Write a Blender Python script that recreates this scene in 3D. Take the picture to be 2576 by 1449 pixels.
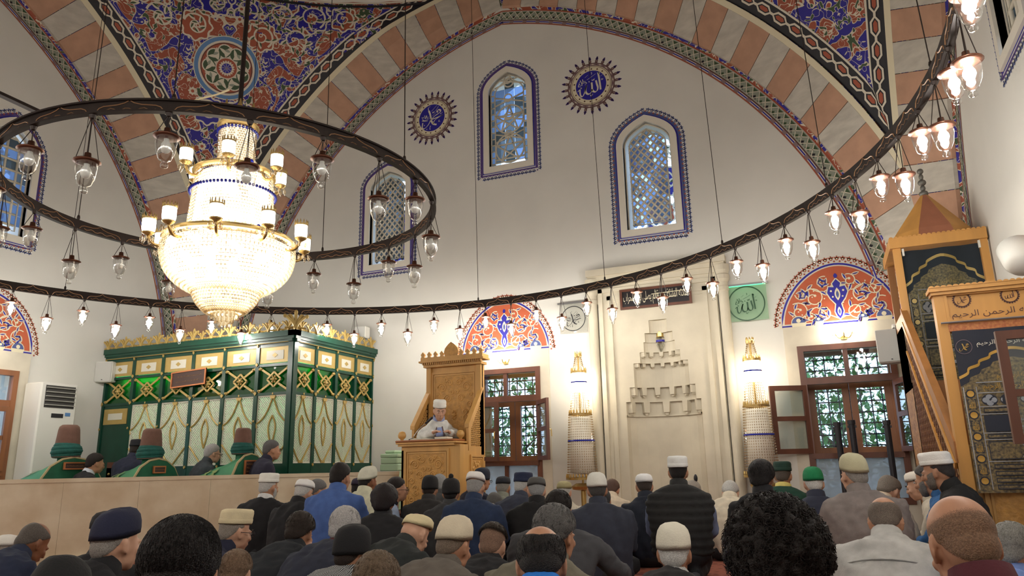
import bpy, math, random
import numpy as np
from mathutils import Vector, Matrix, noise
from mathutils.geometry import tessellate_polygon
SC = bpy.context.scene
for o in list(bpy.data.objects): bpy.data.objects.remove(o)
COL = SC.collection
PI = math.pi
# ---------------------------------------------------------------- camera
CAM = np.array([0.0, 0.0, 0.95]); FPX = 1848.0
_y, _p, _r = (math.radians(v) for v in (-22.5, 13.75, -1.19))
_f = np.array([math.sin(_y)*math.cos(_p), math.cos(_y)*math.cos(_p), math.sin(_p)])
_r0 = np.array([math.cos(_y), -math.sin(_y), 0.0]); _u0 = np.cross(_r0, _f)
_R = math.cos(_r)*_r0 + math.sin(_r)*_u0; _U = -math.sin(_r)*_r0 + math.cos(_r)*_u0
cd = bpy.data.cameras.new('camera'); cam = bpy.data.objects.new('camera', cd); COL.objects.link(cam)
cd.sensor_width = 36; cd.lens = FPX/2576*36; cd.clip_start = 0.05; cd.clip_end = 300
cam.matrix_world = Matrix(((_R[0], _U[0], -_f[0], CAM[0]), (_R[1], _U[1], -_f[1], CAM[1]), (_R[2], _U[2], -_f[2], CAM[2]), (0, 0, 0, 1)))
SC.camera = cam
# ---------------------------------------------------------------- sky, exposure
W = bpy.data.worlds.new('sky'); SC.world = W; W.use_nodes = True
_b = W.node_tree.nodes['Background']; _b.inputs[0].default_value = (0.55, 0.72, 1.0, 1); _b.inputs[1].default_value = 2.8
SC.view_settings.view_transform = 'Standard'; SC.view_settings.look = 'None'
SC.view_settings.exposure = 0.45; SC.view_settings.gamma = 1.0; SC.view_settings.use_curve_mapping = False
cy = SC.cycles; cy.max_bounces = 5; cy.diffuse_bounces = 3; cy.glossy_bounces = 2; cy.transmission_bounces = 2; cy.transparent_max_bounces = 8; cy.caustics_reflective = False; cy.caustics_refractive = False
BULB, CHAND = 185.0, 5.0       # radiance of the ring bulbs, of the chandelier's glowing drums
# ---------------------------------------------------------------- room measures and pixel rays
YQ, XC, YC, A = 10.5, -4.43, 4.26, 6.24
LX, LY = -4.30, 4.40            # axis the chandeliers hang on
XL, XR, YB = XC-A, XC+A, YC-A
def ray(x, y): return _f*FPX + _R*(x-1288) - _U*(y-724.5)
def onY(x, y, Y): d = ray(x, y); return CAM + d*((Y-CAM[1])/d[1])
def onX(x, y, X): d = ray(x, y); return CAM + d*((X-CAM[0])/d[0])
def onZ(x, y, Z): d = ray(x, y); return CAM + d*((Z-CAM[2])/d[2])
def atD(x, y, D): d = ray(x, y); return CAM + d*(D/FPX)
def proj(p):
    d = np.array(p, float)-CAM; k = d@_f
    return 1288+FPX*(d@_R)/k, 724.5-FPX*(d@_U)/k, k
def axz(x0, y0, ypx):
    lo, hi = -1.0, 14.0
    for _ in range(40):
        m = (lo+hi)/2
        if proj((x0, y0, m))[1] > ypx: lo = m
        else: hi = m
    return lo
# ---------------------------------------------------------------- materials
def lin(v):
    v /= 255.0
    return v/12.92 if v <= 0.04045 else ((v+0.055)/1.055)**2.4
def rgb(r, g, b): return (lin(r), lin(g), lin(b), 1.0)
MATS = {}
def mat(name, col, rough=0.6, metal=0.0, var=0.0, scale=8.0, bump=0.0, bscale=40.0, emit=0.0, spec=0.5, coords='Object', stretch=None, col2=None):
    if name in MATS: return MATS[name]
    m = bpy.data.materials.new(name); m.use_nodes = True; nt = m.node_tree; N = nt.nodes; L = nt.links
    b = N['Principled BSDF']; c = rgb(*col); b.inputs['Base Color'].default_value = c
    b.inputs['Roughness'].default_value = rough; b.inputs['Metallic'].default_value = metal
    b.inputs['Specular IOR Level'].default_value = spec
    if var or bump or col2:
        tc = N.new('ShaderNodeTexCoord'); src = tc.outputs[coords]
        if stretch:
            mp = N.new('ShaderNodeMapping'); mp.inputs['Scale'].default_value = stretch; L.new(src, mp.inputs[0]); src = mp.outputs[0]
    if var or col2:
        nz = N.new('ShaderNodeTexNoise'); nz.inputs['Scale'].default_value = scale; nz.inputs['Detail'].default_value = 5.0
        L.new(src, nz.inputs['Vector'])
        rp = N.new('ShaderNodeValToRGB'); e = rp.color_ramp.elements
        e[0].position = 0.32; e[1].position = 0.68
        if col2: e[0].color = rgb(*col2); e[1].color = c
        else:
            e[0].color = tuple(x*(1-var) for x in c[:3])+(1,); e[1].color = tuple(min(1, x*(1+var*0.6)) for x in c[:3])+(1,)
        L.new(nz.outputs['Fac'], rp.inputs[0]); L.new(rp.outputs[0], b.inputs['Base Color'])
    if bump:
        n2 = N.new('ShaderNodeTexNoise'); n2.inputs['Scale'].default_value = bscale; n2.inputs['Detail'].default_value = 4.0
        bp = N.new('ShaderNodeBump'); bp.inputs['Strength'].default_value = bump; bp.inputs['Distance'].default_value = 0.02
        L.new(src, n2.inputs['Vector']); L.new(n2.outputs['Fac'], bp.inputs['Height']); L.new(bp.outputs[0], b.inputs['Normal'])
    if emit:
        b.inputs['Emission Color'].default_value = c; b.inputs['Emission Strength'].default_value = emit
    MATS[name] = m; return m
def glassmat(name, tint=(235, 240, 245), gloss=0.12, rough=0.02, bump=0.0, bscale=60.0, opaque=0.0, ocol=(200, 210, 220)):
    if name in MATS: return MATS[name]
    m = bpy.data.materials.new(name); m.use_nodes = True; nt = m.node_tree; N = nt.nodes; L = nt.links
    out = N['Material Output']; N.remove(N['Principled BSDF'])
    t = N.new('ShaderNodeBsdfTransparent'); t.inputs[0].default_value = rgb(*tint)
    g = N.new('ShaderNodeBsdfGlossy'); g.inputs['Roughness'].default_value = rough
    lw = N.new('ShaderNodeLayerWeight'); lw.inputs[0].default_value = 0.35
    mx = N.new('ShaderNodeMixShader'); ad = N.new('ShaderNodeMath'); ad.operation = 'MULTIPLY_ADD'; ad.inputs[1].default_value = 0.55; ad.inputs[2].default_value = gloss; ad.use_clamp = True
    L.new(lw.outputs['Facing'], ad.inputs[0]); L.new(ad.outputs[0], mx.inputs[0]); L.new(t.outputs[0], mx.inputs[1]); L.new(g.outputs[0], mx.inputs[2])
    sh = mx.outputs[0]
    if bump:
        tc = N.new('ShaderNodeTexCoord'); n2 = N.new('ShaderNodeTexNoise'); n2.inputs['Scale'].default_value = bscale; L.new(tc.outputs['Object'], n2.inputs['Vector'])
        bp = N.new('ShaderNodeBump'); bp.inputs['Strength'].default_value = bump; L.new(n2.outputs['Fac'], bp.inputs['Height']); L.new(bp.outputs[0], g.inputs['Normal'])
    if opaque:
        d = N.new('ShaderNodeBsdfTranslucent'); d.inputs[0].default_value = rgb(*ocol)
        d2 = N.new('ShaderNodeBsdfDiffuse'); d2.inputs[0].default_value = rgb(*ocol)
        ma = N.new('ShaderNodeMixShader'); ma.inputs[0].default_value = 0.35; L.new(d.outputs[0], ma.inputs[1]); L.new(d2.outputs[0], ma.inputs[2])
        mb = N.new('ShaderNodeMixShader'); mb.inputs[0].default_value = opaque; L.new(sh, mb.inputs[1]); L.new(ma.outputs[0], mb.inputs[2]); sh = mb.outputs[0]
    L.new(sh, out.inputs[0]); MATS[name] = m; return m
# ---------------------------------------------------------------- objects
def tag(o, label=None, cat=None, group=None, kind=None):
    if label: o['label'] = label
    if cat: o['category'] = cat
    if group: o['group'] = group
    if kind: o['kind'] = kind
    return o
def thing(name, label, cat, loc=(0, 0, 0), rz=0.0, group=None, kind=None):
    o = bpy.data.objects.new(name, None); o.empty_display_size = 0.1; COL.objects.link(o)
    o.location = tuple(float(v) for v in loc); o.rotation_euler = (0, 0, rz)
    return tag(o, label, cat, group, kind)
def linkmesh(name, me, parent=None, kind=None):
    o = bpy.data.objects.new(name, me); COL.objects.link(o)
    if parent is not None: o.parent = parent
    if kind: o['kind'] = kind
    return o
def rootloc(p):
    while p.parent is not None: p = p.parent
    return np.array(p.location)
def copytree(o, parent=None):
    c = o.copy(); COL.objects.link(c); c.parent = parent
    for ch in o.children: copytree(ch, c)
    return c
class MB:
    def __init__(s): s.v = []; s.f = []; s.m = []
    def add(s, vs, fs, mi=0):
        n = len(s.v); s.v.extend(tuple(float(q) for q in p) for p in vs)
        s.f.extend(tuple(i+n for i in q) for q in fs); s.m.extend([mi]*len(fs)); return s
    def box(s, lo, hi, mi=0):
        (a, b, c), (d, e, f) = lo, hi
        return s.add([(a,b,c),(d,b,c),(d,e,c),(a,e,c),(a,b,f),(d,b,f),(d,e,f),(a,e,f)],
                     [(0,3,2,1),(4,5,6,7),(0,1,5,4),(1,2,6,5),(2,3,7,6),(3,0,4,7)], mi)
    def bevbox(s, lo, hi, b=0.01, mi=0):
        lo = np.array(lo, float); hi = np.array(hi, float); c = (lo+hi)/2; h = (hi-lo)/2; b = min(b, h.min()*0.9)
        vs = []; 
        for sx in (-1, 1):
            for sy in (-1, 1):
                for sz in (-1, 1):
                    S = np.array((sx, sy, sz))
                    for k in range(3):
                        q = h.copy(); q -= b; q[k] = h[k]; vs.append(c+S*q)
        id = lambda sx, sy, sz, k: (((sx+1)//2)*4+((sy+1)//2)*2+(sz+1)//2)*3+k
        fs = []
        for k in range(3):
            i, j = [(1,2),(2,0),(0,1)][k]
            for sg in (-1, 1):
                q = []
                for (u, w) in ((-1,-1),(1,-1),(1,1),(-1,1)):
                    S = [0,0,0]; S[k] = sg; S[i] = u; S[j] = w; q.append(id(*S, k))
                fs.append(tuple(q) if sg > 0 else tuple(q[::-1]))
        for k in range(3):
            i, j = [(1,2),(2,0),(0,1)][k]
            for u in (-1,1):
                for w in (-1,1):
                    def I(t, ax):
                        S = [0,0,0]; S[k] = t; S[i] = u; S[j] = w; return id(*S, ax)
                    q = (I(-1,i), I(1,i), I(1,j), I(-1,j)); fs.append(q if u*w < 0 else q[::-1])
        for sx in (-1,1):
            for sy in (-1,1):
                for sz in (-1,1):
                    q = tuple(id(sx,sy,sz,k) for k in range(3)); fs.append(q if sx*sy*sz > 0 else q[::-1])
        return s.add(vs, fs, mi)
    def tube(s, pts, r, n=6, mi=0, cap=True, close=False):
        P = [np.array(p, float) for p in pts]; m = len(P); R = r if hasattr(r, '__len__') else [r]*m
        vs = []; fs = []; prev = None
        for i in range(m):
            a = P[i-1] if (i or close) else P[i]; b = P[(i+1) % m] if (i < m-1 or close) else P[i]
            t = b-a; t = t/(np.linalg.norm(t)+1e-9)
            if prev is None:
                up = np.array((0,0,1.0)) if abs(t[2]) < 0.9 else np.array((1.0,0,0))
                x = np.cross(t, up)
            else: x = prev-t*(prev@t)
            x /= np.linalg.norm(x)+1e-9; y = np.cross(t, x); prev = x
            for k in range(n):
                q = 2*PI*k/n; vs.append(P[i]+R[i]*(math.cos(q)*x+math.sin(q)*y))
        for i in range(m if close else m-1):
            j = (i+1) % m
            for k in range(n): fs.append((i*n+k, i*n+(k+1) % n, j*n+(k+1) % n, j*n+k))
        if cap and not close: fs += [tuple(range(n))[::-1], tuple((m-1)*n+k for k in range(n))]
        return s.add(vs, fs, mi)
    def lathe(s, prof, c=(0,0,0), n=16, mi=0, sx=1.0, sy=1.0, a0=0.0, a1=2*PI):
        full = abs(a1-a0-2*PI) < 1e-6; m = n if full else n+1; vs = []; fs = []
        for (r, z) in prof:
            for k in range(m):
                q = a0+(a1-a0)*k/n; vs.append((c[0]+r*sx*math.cos(q), c[1]+r*sy*math.sin(q), c[2]+z))
        for i in range(len(prof)-1):
            for k in range(n):
                k2 = (k+1) % m; fs.append((i*m+k, i*m+k2, (i+1)*m+k2, (i+1)*m+k))
        return s.add(vs, fs, mi)
    def ell(s, c, r, n=12, m=8, mi=0, M=None):
        prof = [(math.sin(PI*i/m), -math.cos(PI*i/m)) for i in range(m+1)]
        vs = []; fs = []
        for (a, z) in prof:
            for k in range(n):
                q = 2*PI*k/n; p = Vector((r[0]*a*math.cos(q), r[1]*a*math.sin(q), r[2]*z))
                if M is not None: p = M @ p
                vs.append((c[0]+p.x, c[1]+p.y, c[2]+p.z))
        for i in range(m):
            for k in range(n): fs.append((i*n+k, i*n+(k+1) % n, (i+1)*n+(k+1) % n, (i+1)*n+k))
        return s.add(vs, fs, mi)
    def extr(s, loops, F, t0, t1, mi=0, mside=None):
        """2-D loops (outer + holes) mapped by F(u,v,t); a slab from t0 to t1"""
        tris = tessellate_polygon([[Vector((u, v, 0)) for u, v in lp] for lp in loops])
        flat = [p for lp in loops for p in lp]; n = len(flat)
        vs = [F(u, v, t0) for u, v in flat]+[F(u, v, t1) for u, v in flat]
        fs = [tuple(t) for t in tris]+[tuple(i+n for i in t[::-1]) for t in tris]
        s.add(vs, fs, mi); base = len(s.v)-2*n; k = 0; sf = []
        for lp in loops:
            m = len(lp)
            for i in range(m): a, b = k+i, k+(i+1) % m; sf.append((base+a, base+b, base+b+n, base+a+n))
            k += m
        s.f.extend(sf); s.m.extend([mi if mside is None else mside]*len(sf)); return s
    def build(s, name, mats, parent=None, smooth=False, world=True, kind=None, label=None, uv=None):
        me = bpy.data.meshes.new(name); V = np.array(s.v, float).reshape(-1, 3)
        if parent is not None and world: V = V-rootloc(parent)
        me.from_pydata(V.tolist(), [], s.f); 
        for m in (mats if isinstance(mats, (list, tuple)) else [mats]): me.materials.append(m)
        if any(s.m): me.polygons.foreach_set('material_index', s.m)
        if smooth: me.polygons.foreach_set('use_smooth', [True]*len(me.polygons))
        if uv is not None:
            ul = me.uv_layers.new(name='UVMap'); li = np.empty(len(me.loops), int); me.loops.foreach_get('vertex_index', li)
            ul.data.foreach_set('uv', np.array(uv, float)[li].ravel())
        me.validate(); me.update()
        o = linkmesh(name, me, parent, kind)
        if label: o['label'] = label
        return o
def cr(pts, n=6, close=False):
    """Catmull-Rom through points"""
    P = [np.array(p, float) for p in pts]; m = len(P); out = []
    for i in range(m if close else m-1):
        p0 = P[i-1] if (i or close) else P[0]; p1 = P[i]; p2 = P[(i+1) % m]; p3 = P[(i+2) % m] if (i+2 < m or close) else P[-1]
        for k in range(n):
            t = k/n; out.append(0.5*((2*p1)+(p2-p0)*t+(2*p0-5*p1+4*p2-p3)*t*t+(3*p1-p0-3*p2+p3)*t**3))
    if not close: out.append(P[-1])
    return out
class Paint:
    """flat painted ornament: coloured polygons in (u,v), laid on a surface by F(u,v,lift)"""
    def __init__(s): s.p = []
    def poly(s, pts, c, l=1): s.p.append(([(float(p[0]), float(p[1])) for p in pts], c, l)); return s
    def ribbon(s, pts, w, c, l=1, nib=None, close=False):
        P = [np.array(p[:2], float) for p in pts]; m = len(P)
        if m < 2: return s
        Ls = []; Rs = []
        for i in range(m):
            a = P[i-1] if (i or close) else P[i]; b = P[(i+1) % m] if (i < m-1 or close) else P[i]
            t = b-a; ln = np.linalg.norm(t)+1e-9; t = t/ln; nn = np.array((-t[1], t[0]))
            ww = w[i] if hasattr(w, '__len__') else w
            if nib is not None: ww = ww*(0.30+0.70*abs(t[0]*math.sin(nib)-t[1]*math.cos(nib)))
            Ls.append(P[i]+nn*ww/2); Rs.append(P[i]-nn*ww/2)
        for i in range(m if close else m-1):
            j = (i+1) % m; s.p.append(([tuple(Rs[i]), tuple(Rs[j]), tuple(Ls[j]), tuple(Ls[i])], c, l))
        return s
    def disc(s, c, r, col, l=1, n=16, ry=None): return s.poly([(c[0]+r*math.cos(2*PI*k/n), c[1]+(ry or r)*math.sin(2*PI*k/n)) for k in range(n)], col, l)
    def blob(s, c, pts, col, l=1, m=4):
        c = np.array(c, float); P = [np.array(p, float)-c for p in pts]; n = len(P)
        for j in range(m):
            a, b = j/m, (j+1)/m
            for k in range(n):
                q = (k+1) % n
                if j == 0: s.p.append(([tuple(c), tuple(c+P[k]*b), tuple(c+P[q]*b)], col, l))
                else: s.p.append(([tuple(c+P[k]*a), tuple(c+P[k]*b), tuple(c+P[q]*b), tuple(c+P[q]*a)], col, l))
        return s
    def bdisc(s, c, r, col, l=1, n=32, m=5): return s.blob(c, [(c[0]+r*math.cos(2*PI*k/n), c[1]+r*math.sin(2*PI*k/n)) for k in range(n)], col, l, m)
    def ring(s, c, r0, r1, col, l=1, n=32):
        for k in range(n):
            a, b = 2*PI*k/n, 2*PI*(k+1)/n
            s.p.append(([(c[0]+r*math.cos(q), c[1]+r*math.sin(q)) for r, q in ((r0,a),(r1,a),(r1,b),(r0,b))], col, l))
        return s
    def leaf(s, p, d, ln, wd, col, l=1, bend=0.0):
        d = np.array(d, float); d /= np.linalg.norm(d)+1e-9; q = np.array((-d[1], d[0])); p = np.array(p, float)
        up = []; dn = []
        for k in range(6):
            t = k/5; c = p+d*ln*t+q*bend*ln*t*t; h = wd*math.sin(PI*min(1, t*0.97+0.02))**0.8/2
            up.append(c+q*h); dn.append(c-q*h)
        return s.poly(up+dn[::-1], col, l)
    def build(s, name, mats, F, parent=None, kind=None, dz=0.0022):
        mb = MB(); cols = sorted({c for _, c, _ in s.p}); idx = {c: i for i, c in enumerate(cols)}
        for pts, c, l in s.p:
            vs = [F(u, v, dz*l) for u, v in pts]
            if len(pts) <= 4: mb.add(vs, [tuple(range(len(pts)))], idx[c])
            else:
                t = tessellate_polygon([[Vector((u, v, 0)) for u, v in pts]])
                if t: mb.add(vs, [tuple(x) for x in t], idx[c])
        return mb.build(name, [mats[c] for c in cols], parent, kind=kind)
# ---------------------------------------------------------------- calligraphy
def _n(pts, cx, cy, r): return [((x-cx)/r, (cy-y)/r) for x, y in pts]
ALLAH = [(_n(p, 740, 735, 365), w) for p, w in (
    ([(930,440),(945,560),(958,700),(968,810),(973,905)], .13), ([(935,440),(965,490)], .09),
    ([(870,640),(888,740),(908,830),(890,905),(840,935),(790,905),(768,850),(768,770),(762,672)], .13),
    ([(768,850),(742,925),(680,958),(628,930),(604,865),(612,790),(640,718)], .13),
    ([(640,718),(605,800),(575,905),(525,985),(480,962),(464,880),(460,800),(408,842)], .11),
    ([(770,600),(788,630),(806,602),(820,628),(832,580)], .05), ([(648,578),(760,525),(872,465)], .05), ([(600,512),(680,455)], .045),
    ([(985,560),(1036,528)], .045), ([(1025,620),(1003,640),(1045,645),(1000,665)], .045), ([(715,985),(738,1022),(780,975)], .055),
    ([(760,405),(775,425),(765,465)], .045), ([(690,630),(702,640),(700,655)], .06),
    ([(480,552),(515,640),(525,700)], .05), ([(540,540),(548,600),(530,660)], .05), ([(440,655),(432,715),(490,705),(540,650),(600,640),(640,660),(590,700)], .055),
    ([(470,590),(450,640),(480,680)], .04), ([(560,600),(620,610)], .04), ([(480,750),(510,770),(480,785)], .05))]
MUHAM = [(_n(p, 637, 745, 325), w) for p, w in (
    ([(800,640),(775,605),(815,580),(862,600),(858,645),(800,680),(720,715),(645,775)], .13),
    ([(640,790),(760,770),(930,735)], .11), ([(930,735),(820,770),(730,815),(685,870),(690,905)], .10),
    ([(560,555),(592,640),(612,730),(632,830),(680,910),(765,942)], .14),
    ([(618,770),(580,860),(510,945),(430,985),(388,945),(402,830)], .10),
    ([(630,582),(770,460)], .05), ([(735,597),(815,492)], .05), ([(655,710),(745,635)], .05), ([(655,605),(668,635),(684,610),(695,630),(705,590)], .045),
    ([(860,680),(880,695),(918,660)], .05), ([(815,850),(840,845),(815,875),(860,880)], .05), ([(590,945),(608,955),(590,985),(595,1040)], .05),
    ([(600,450),(550,475),(548,520),(560,555)], .05), ([(440,890),(450,912)], .05), ([(505,1000),(515,1025)], .05),
    ([(370,690),(410,710),(420,680)], .05), ([(390,740),(440,780),(520,770),(580,740)], .06), ([(450,650),(470,740),(500,660),(520,740),(560,700)], .05), ([(380,780),(470,800),(540,800)], .05))]
def script(P, strokes, c, s, col, l=3, w=1.0, sx=1.0):
    for pts, wd in strokes:
        q = cr(pts, 5) if len(pts) > 2 else pts
        P.ribbon([(c[0]+p[0]*s*sx, c[1]+p[1]*s) for p in q], wd*s*w, col, l, nib=math.radians(35))
_AR = {'ا':'\uFE8D\uFE8E','ب':'\uFE8F\uFE90\uFE91\uFE92','ت':'\uFE95\uFE96\uFE97\uFE98','ة':'\uFE93\uFE94','ح':'\uFEA1\uFEA2\uFEA3\uFEA4','د':'\uFEA9\uFEAA','ر':'\uFEAD\uFEAE','س':'\uFEB1\uFEB2\uFEB3\uFEB4','ص':'\uFEB9\uFEBA\uFEBB\uFEBC','ف':'\uFED1\uFED2\uFED3\uFED4','ق':'\uFED5\uFED6\uFED7\uFED8','ك':'\uFED9\uFEDA\uFEDB\uFEDC','ل':'\uFEDD\uFEDE\uFEDF\uFEE0','م':'\uFEE1\uFEE2\uFEE3\uFEE4','ن':'\uFEE5\uFEE6\uFEE7\uFEE8','ه':'\uFEE9\uFEEA\uFEEB\uFEEC','و':'\uFEED\uFEEE','ي':'\uFEF1\uFEF2\uFEF3\uFEF4','ى':'\uFEEF\uFEF0','ئ':'\uFE89\uFE8A\uFE8B\uFE8C'}
def shape_ar(t):
    out = []
    for wd in t.split(' '):
        s = ''
        for i, ch in enumerate(wd):
            f = _AR[ch]; pj = i > 0 and len(_AR[wd[i-1]]) == 4; nj = len(f) == 4 and i < len(wd)-1
            s += f[(2 if nj else 0)+(1 if pj else 0)] if len(f) == 4 else f[1 if pj else 0]
        out.append(s[::-1])
    return ' '.join(out[::-1])
def textmesh(body):
    c = bpy.data.curves.new('lettering', 'FONT'); c.body = body; c.size = 1.0; c.resolution_u = 2
    o = bpy.data.objects.new('lettering', c); COL.objects.link(o)
    dg = bpy.context.evaluated_depsgraph_get(); me = bpy.data.meshes.new_from_object(o.evaluated_get(dg))
    V = np.array([v.co[:2] for v in me.vertices]); Fs = [tuple(p.vertices) for p in me.polygons]
    bpy.data.objects.remove(o); bpy.data.meshes.remove(me); bpy.data.curves.remove(c)
    V -= V.min(0); return V/V.max(0), Fs
_TX = {}
def textfit(mb, body, F, u0, v0, u1, v1, t, mi=0):
    if body not in _TX: _TX[body] = textmesh(body)
    V, Fs = _TX[body]
    mb.add([F(u0+(u1-u0)*a, v0+(v1-v0)*b, t) for a, b in V], Fs, mi)
BISM = shape_ar('بسم الله الرحمن الرحيم'); AYA = shape_ar('فنادته الملئكة وهو قائم يصلى فى المحراب')
# planes: facing the room
FQ = lambda u, v, t: (u, YQ-t, v)          # qibla wall
FL = lambda u, v, t: (XL+t, u, v)          # left wall
FR = lambda u, v, t: (XR-t, u, v)          # right wall
# ================================================================ STRUCTURE
m_wall = mat('white_plaster', (222, 219, 211), 0.85, var=0.05, scale=1.2, bump=0.05, bscale=6)
m_wall2 = mat('cream_stone', (214, 205, 186), 0.8, var=0.12, scale=2.5, bump=0.15, bscale=12)
m_stone = mat('mihrab_limestone', (210, 200, 178), 0.75, var=0.12, scale=2.2, bump=0.04, bscale=30)
m_white = mat('white_paint', (228, 222, 208), 0.6)
m_pnk = mat('rose_brown_stone', (190, 148, 122), 0.7, var=0.12, scale=5, bump=0.08, bscale=20)
m_gry = mat('grey_veined_stone', (196, 190, 178), 0.65, var=0.16, scale=4, bump=0.05, bscale=20, stretch=(1, 1, 3))
m_cream = mat('cream_plaster', (222, 208, 188), 0.75)
PM = {'w': mat('paint_offwhite', (222, 214, 196), 0.6), 'b': mat('paint_ultramarine', (36, 30, 150), 0.5), 'k': mat('paint_black', (24, 22, 30), 0.5),
      'r': mat('paint_brick_red', (166, 84, 58), 0.6), 'g': mat('paint_dark_green', (62, 84, 56), 0.6), 'p': mat('paint_mauve', (140, 118, 122), 0.6),
      'o': mat('paint_orange_red', (190, 92, 56), 0.6), 's': mat('paint_sky_blue', (88, 132, 184), 0.5), 'n': mat('paint_slate_blue', (76, 88, 142), 0.6),
      'c': mat('paint_cream', (226, 216, 186), 0.6), 'd': mat('paint_brown', (92, 58, 50), 0.6), 'y': mat('paint_gold', (196, 156, 70), 0.45), 'q': mat('paint_grey_green', (150, 156, 140), 0.6),
      'v': mat('paint_violet', (84, 62, 128), 0.6), 't': mat('paint_silver', (176, 176, 178), 0.4)}
def outline(cx, zb, w, zs, za, n=10, ky=0.62, kx=0.0):
    L = []
    for k in range(n+1):
        t = k/n; x = (1-t)**2*(-w/2)+2*t*(1-t)*(-w/2*(1-kx)); z = (1-t)**2*zs+2*t*(1-t)*(zs+(za-zs)*ky)+t*t*za
        L.append((cx+x, z))
    R = [(2*cx-x, z) for x, z in L[::-1][1:]]
    return [(cx-w/2, zb)]+L+R+[(cx+w/2, zb)]
def offs(lp, d):
    P = [np.array(p, float) for p in lp]; m = len(P); out = []
    ar = sum(P[i][0]*P[(i+1) % m][1]-P[(i+1) % m][0]*P[i][1] for i in range(m)); sg = 1 if ar > 0 else -1
    for i in range(m):
        a = P[i]-P[i-1]; b = P[(i+1) % m]-P[i]
        a /= np.linalg.norm(a)+1e-9; b /= np.linalg.norm(b)+1e-9
        na = np.array((a[1], -a[0]))*sg; nb = np.array((b[1], -b[0]))*sg; q = na+nb; q /= max(0.35, (q@q)/2); out.append(tuple(P[i]+q*d))
    return out
def resamp(lp, step, close=True):
    P = [np.array(p, float) for p in lp]; P = P+[P[0]] if close else P
    seg = [np.linalg.norm(P[i+1]-P[i]) for i in range(len(P)-1)]; T = sum(seg); n = max(3, round(T/step)); out = []; i = 0; acc = 0
    for k in range(n if close else n+1):
        s = T*k/n
        while i < len(seg)-1 and acc+seg[i] < s: acc += seg[i]; i += 1
        t = (s-acc)/(seg[i]+1e-9); p = P[i]+(P[i+1]-P[i])*t; d = (P[i+1]-P[i])/(seg[i]+1e-9); out.append((p, d))
    return out
# --- upper windows: centre along the wall, sill, width, spring, apex of the blue line that frames them
_z = lambda x, y: float(onY(x, y, YQ)[2])
UPW = [('Q', -6.69, _z(975, 676), 0.93, _z(920, 481), _z(975, 416)-0.02), ('Q', -4.36, _z(1280, 427), 0.90, _z(1217, 240), _z(1275, 168)),
       ('Q', -2.06, _z(1640, 588), 0.94, _z(1556, 372), _z(1622, 290)), ('L', 6.45, 4.31, 0.92, 5.62, 6.20), ('R', 6.68, 4.28, 0.92, 5.6, 6.2)]
FM = {'Q': FQ, 'L': FL, 'R': FR}
LOW = [('Q', -4.49), ('Q', 0.35), ('L', 6.45), ('R', 6.25)]
LH, LTOP, LBOT = 0.53, 2.40, 0.42
holes = {'Q': [], 'L': [], 'R': []}
for s, c, zb, w, zs, za in UPW: holes[s].append(offs(outline(c, zb, w, zs, za), -0.10))
for s, c in LOW: holes[s].append([(c-LH, LBOT), (c-LH, LTOP), (c+LH, LTOP), (c+LH, LBOT)])
MX = -2.06
holes['Q'].append([(MX-0.72, 0.02), (MX-0.72, 3.05), (MX+0.72, 3.05), (MX+0.72, 0.02)])
TOP = 9.75; THK = 0.5
def wall(name, loops, F):
    o = MB().extr(loops, lambda u, v, t: F(u, v, t), 0.0, -THK).build(name, m_wall); return tag(o, kind='structure')
wall('wall_back', [[(XL-THK, 0), (XR+THK, 0), (XR+THK, TOP), (XL-THK, TOP)]]+holes['Q'], FQ)
wall('wall_left', [[(YB-THK, 0), (YQ, 0), (YQ, TOP), (YB-THK, TOP)]]+holes['L'], FL)
wall('wall_right', [[(YB-THK, 0), (YQ, 0), (YQ, TOP), (YB-THK, TOP)]]+holes['R'], FR)
wall('wall_front', [[(XL, 0), (XR, 0), (XR, TOP), (XL, TOP)]], lambda u, v, t: (u, YB+t, v))
# --- floor: red carpet
def carpetmat():
    m = bpy.data.materials.new('red_carpet'); m.use_nodes = True; N = m.node_tree.nodes; L = m.node_tree.links; b = N['Principled BSDF']; b.inputs['Roughness'].default_value = 0.95
    tc = N.new('ShaderNodeTexCoord'); br = N.new('ShaderNodeTexBrick'); br.offset = 0.0; br.inputs['Scale'].default_value = 1.0
    br.inputs['Color1'].default_value = rgb(150, 84, 66); br.inputs['Color2'].default_value = rgb(158, 92, 70); br.inputs['Mortar'].default_value = rgb(96, 40, 44)
    br.inputs['Brick Width'].default_value = 0.62; br.inputs['Row Height'].default_value = 1.15; br.inputs['Mortar Size'].default_value = 0.05; br.inputs['Mortar Smooth'].default_value = 0.3
    L.new(tc.outputs['Object'], br.inputs['Vector'])
    vo = N.new('ShaderNodeTexVoronoi'); vo.inputs['Scale'].default_value = 14; L.new(tc.outputs['Object'], vo.inputs['Vector'])
    rp = N.new('ShaderNodeValToRGB'); rp.color_ramp.elements[0].position = 0.2; rp.color_ramp.elements[0].color = rgb(120, 52, 48); rp.color_ramp.elements[1].position = 0.5; rp.color_ramp.elements[1].color = (1, 1, 1, 1)
    L.new(vo.outputs['Distance'], rp.inputs[0]); mx = N.new('ShaderNodeMix'); mx.data_type = 'RGBA'; mx.blend_type = 'MULTIPLY'; mx.inputs[0].default_value = 0.7
    L.new(br.outputs['Color'], mx.inputs[6]); L.new(rp.outputs[0], mx.inputs[7]); L.new(mx.outputs[2], b.inputs['Base Color'])
    nz = N.new('ShaderNodeTexNoise'); nz.inputs['Scale'].default_value = 300; bp = N.new('ShaderNodeBump'); bp.inputs['Strength'].default_value = 0.4
    L.new(tc.outputs['Object'], nz.inputs['Vector']); L.new(nz.outputs['Fac'], bp.inputs['Height']); L.new(bp.outputs[0], b.inputs['Normal']); return m
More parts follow.
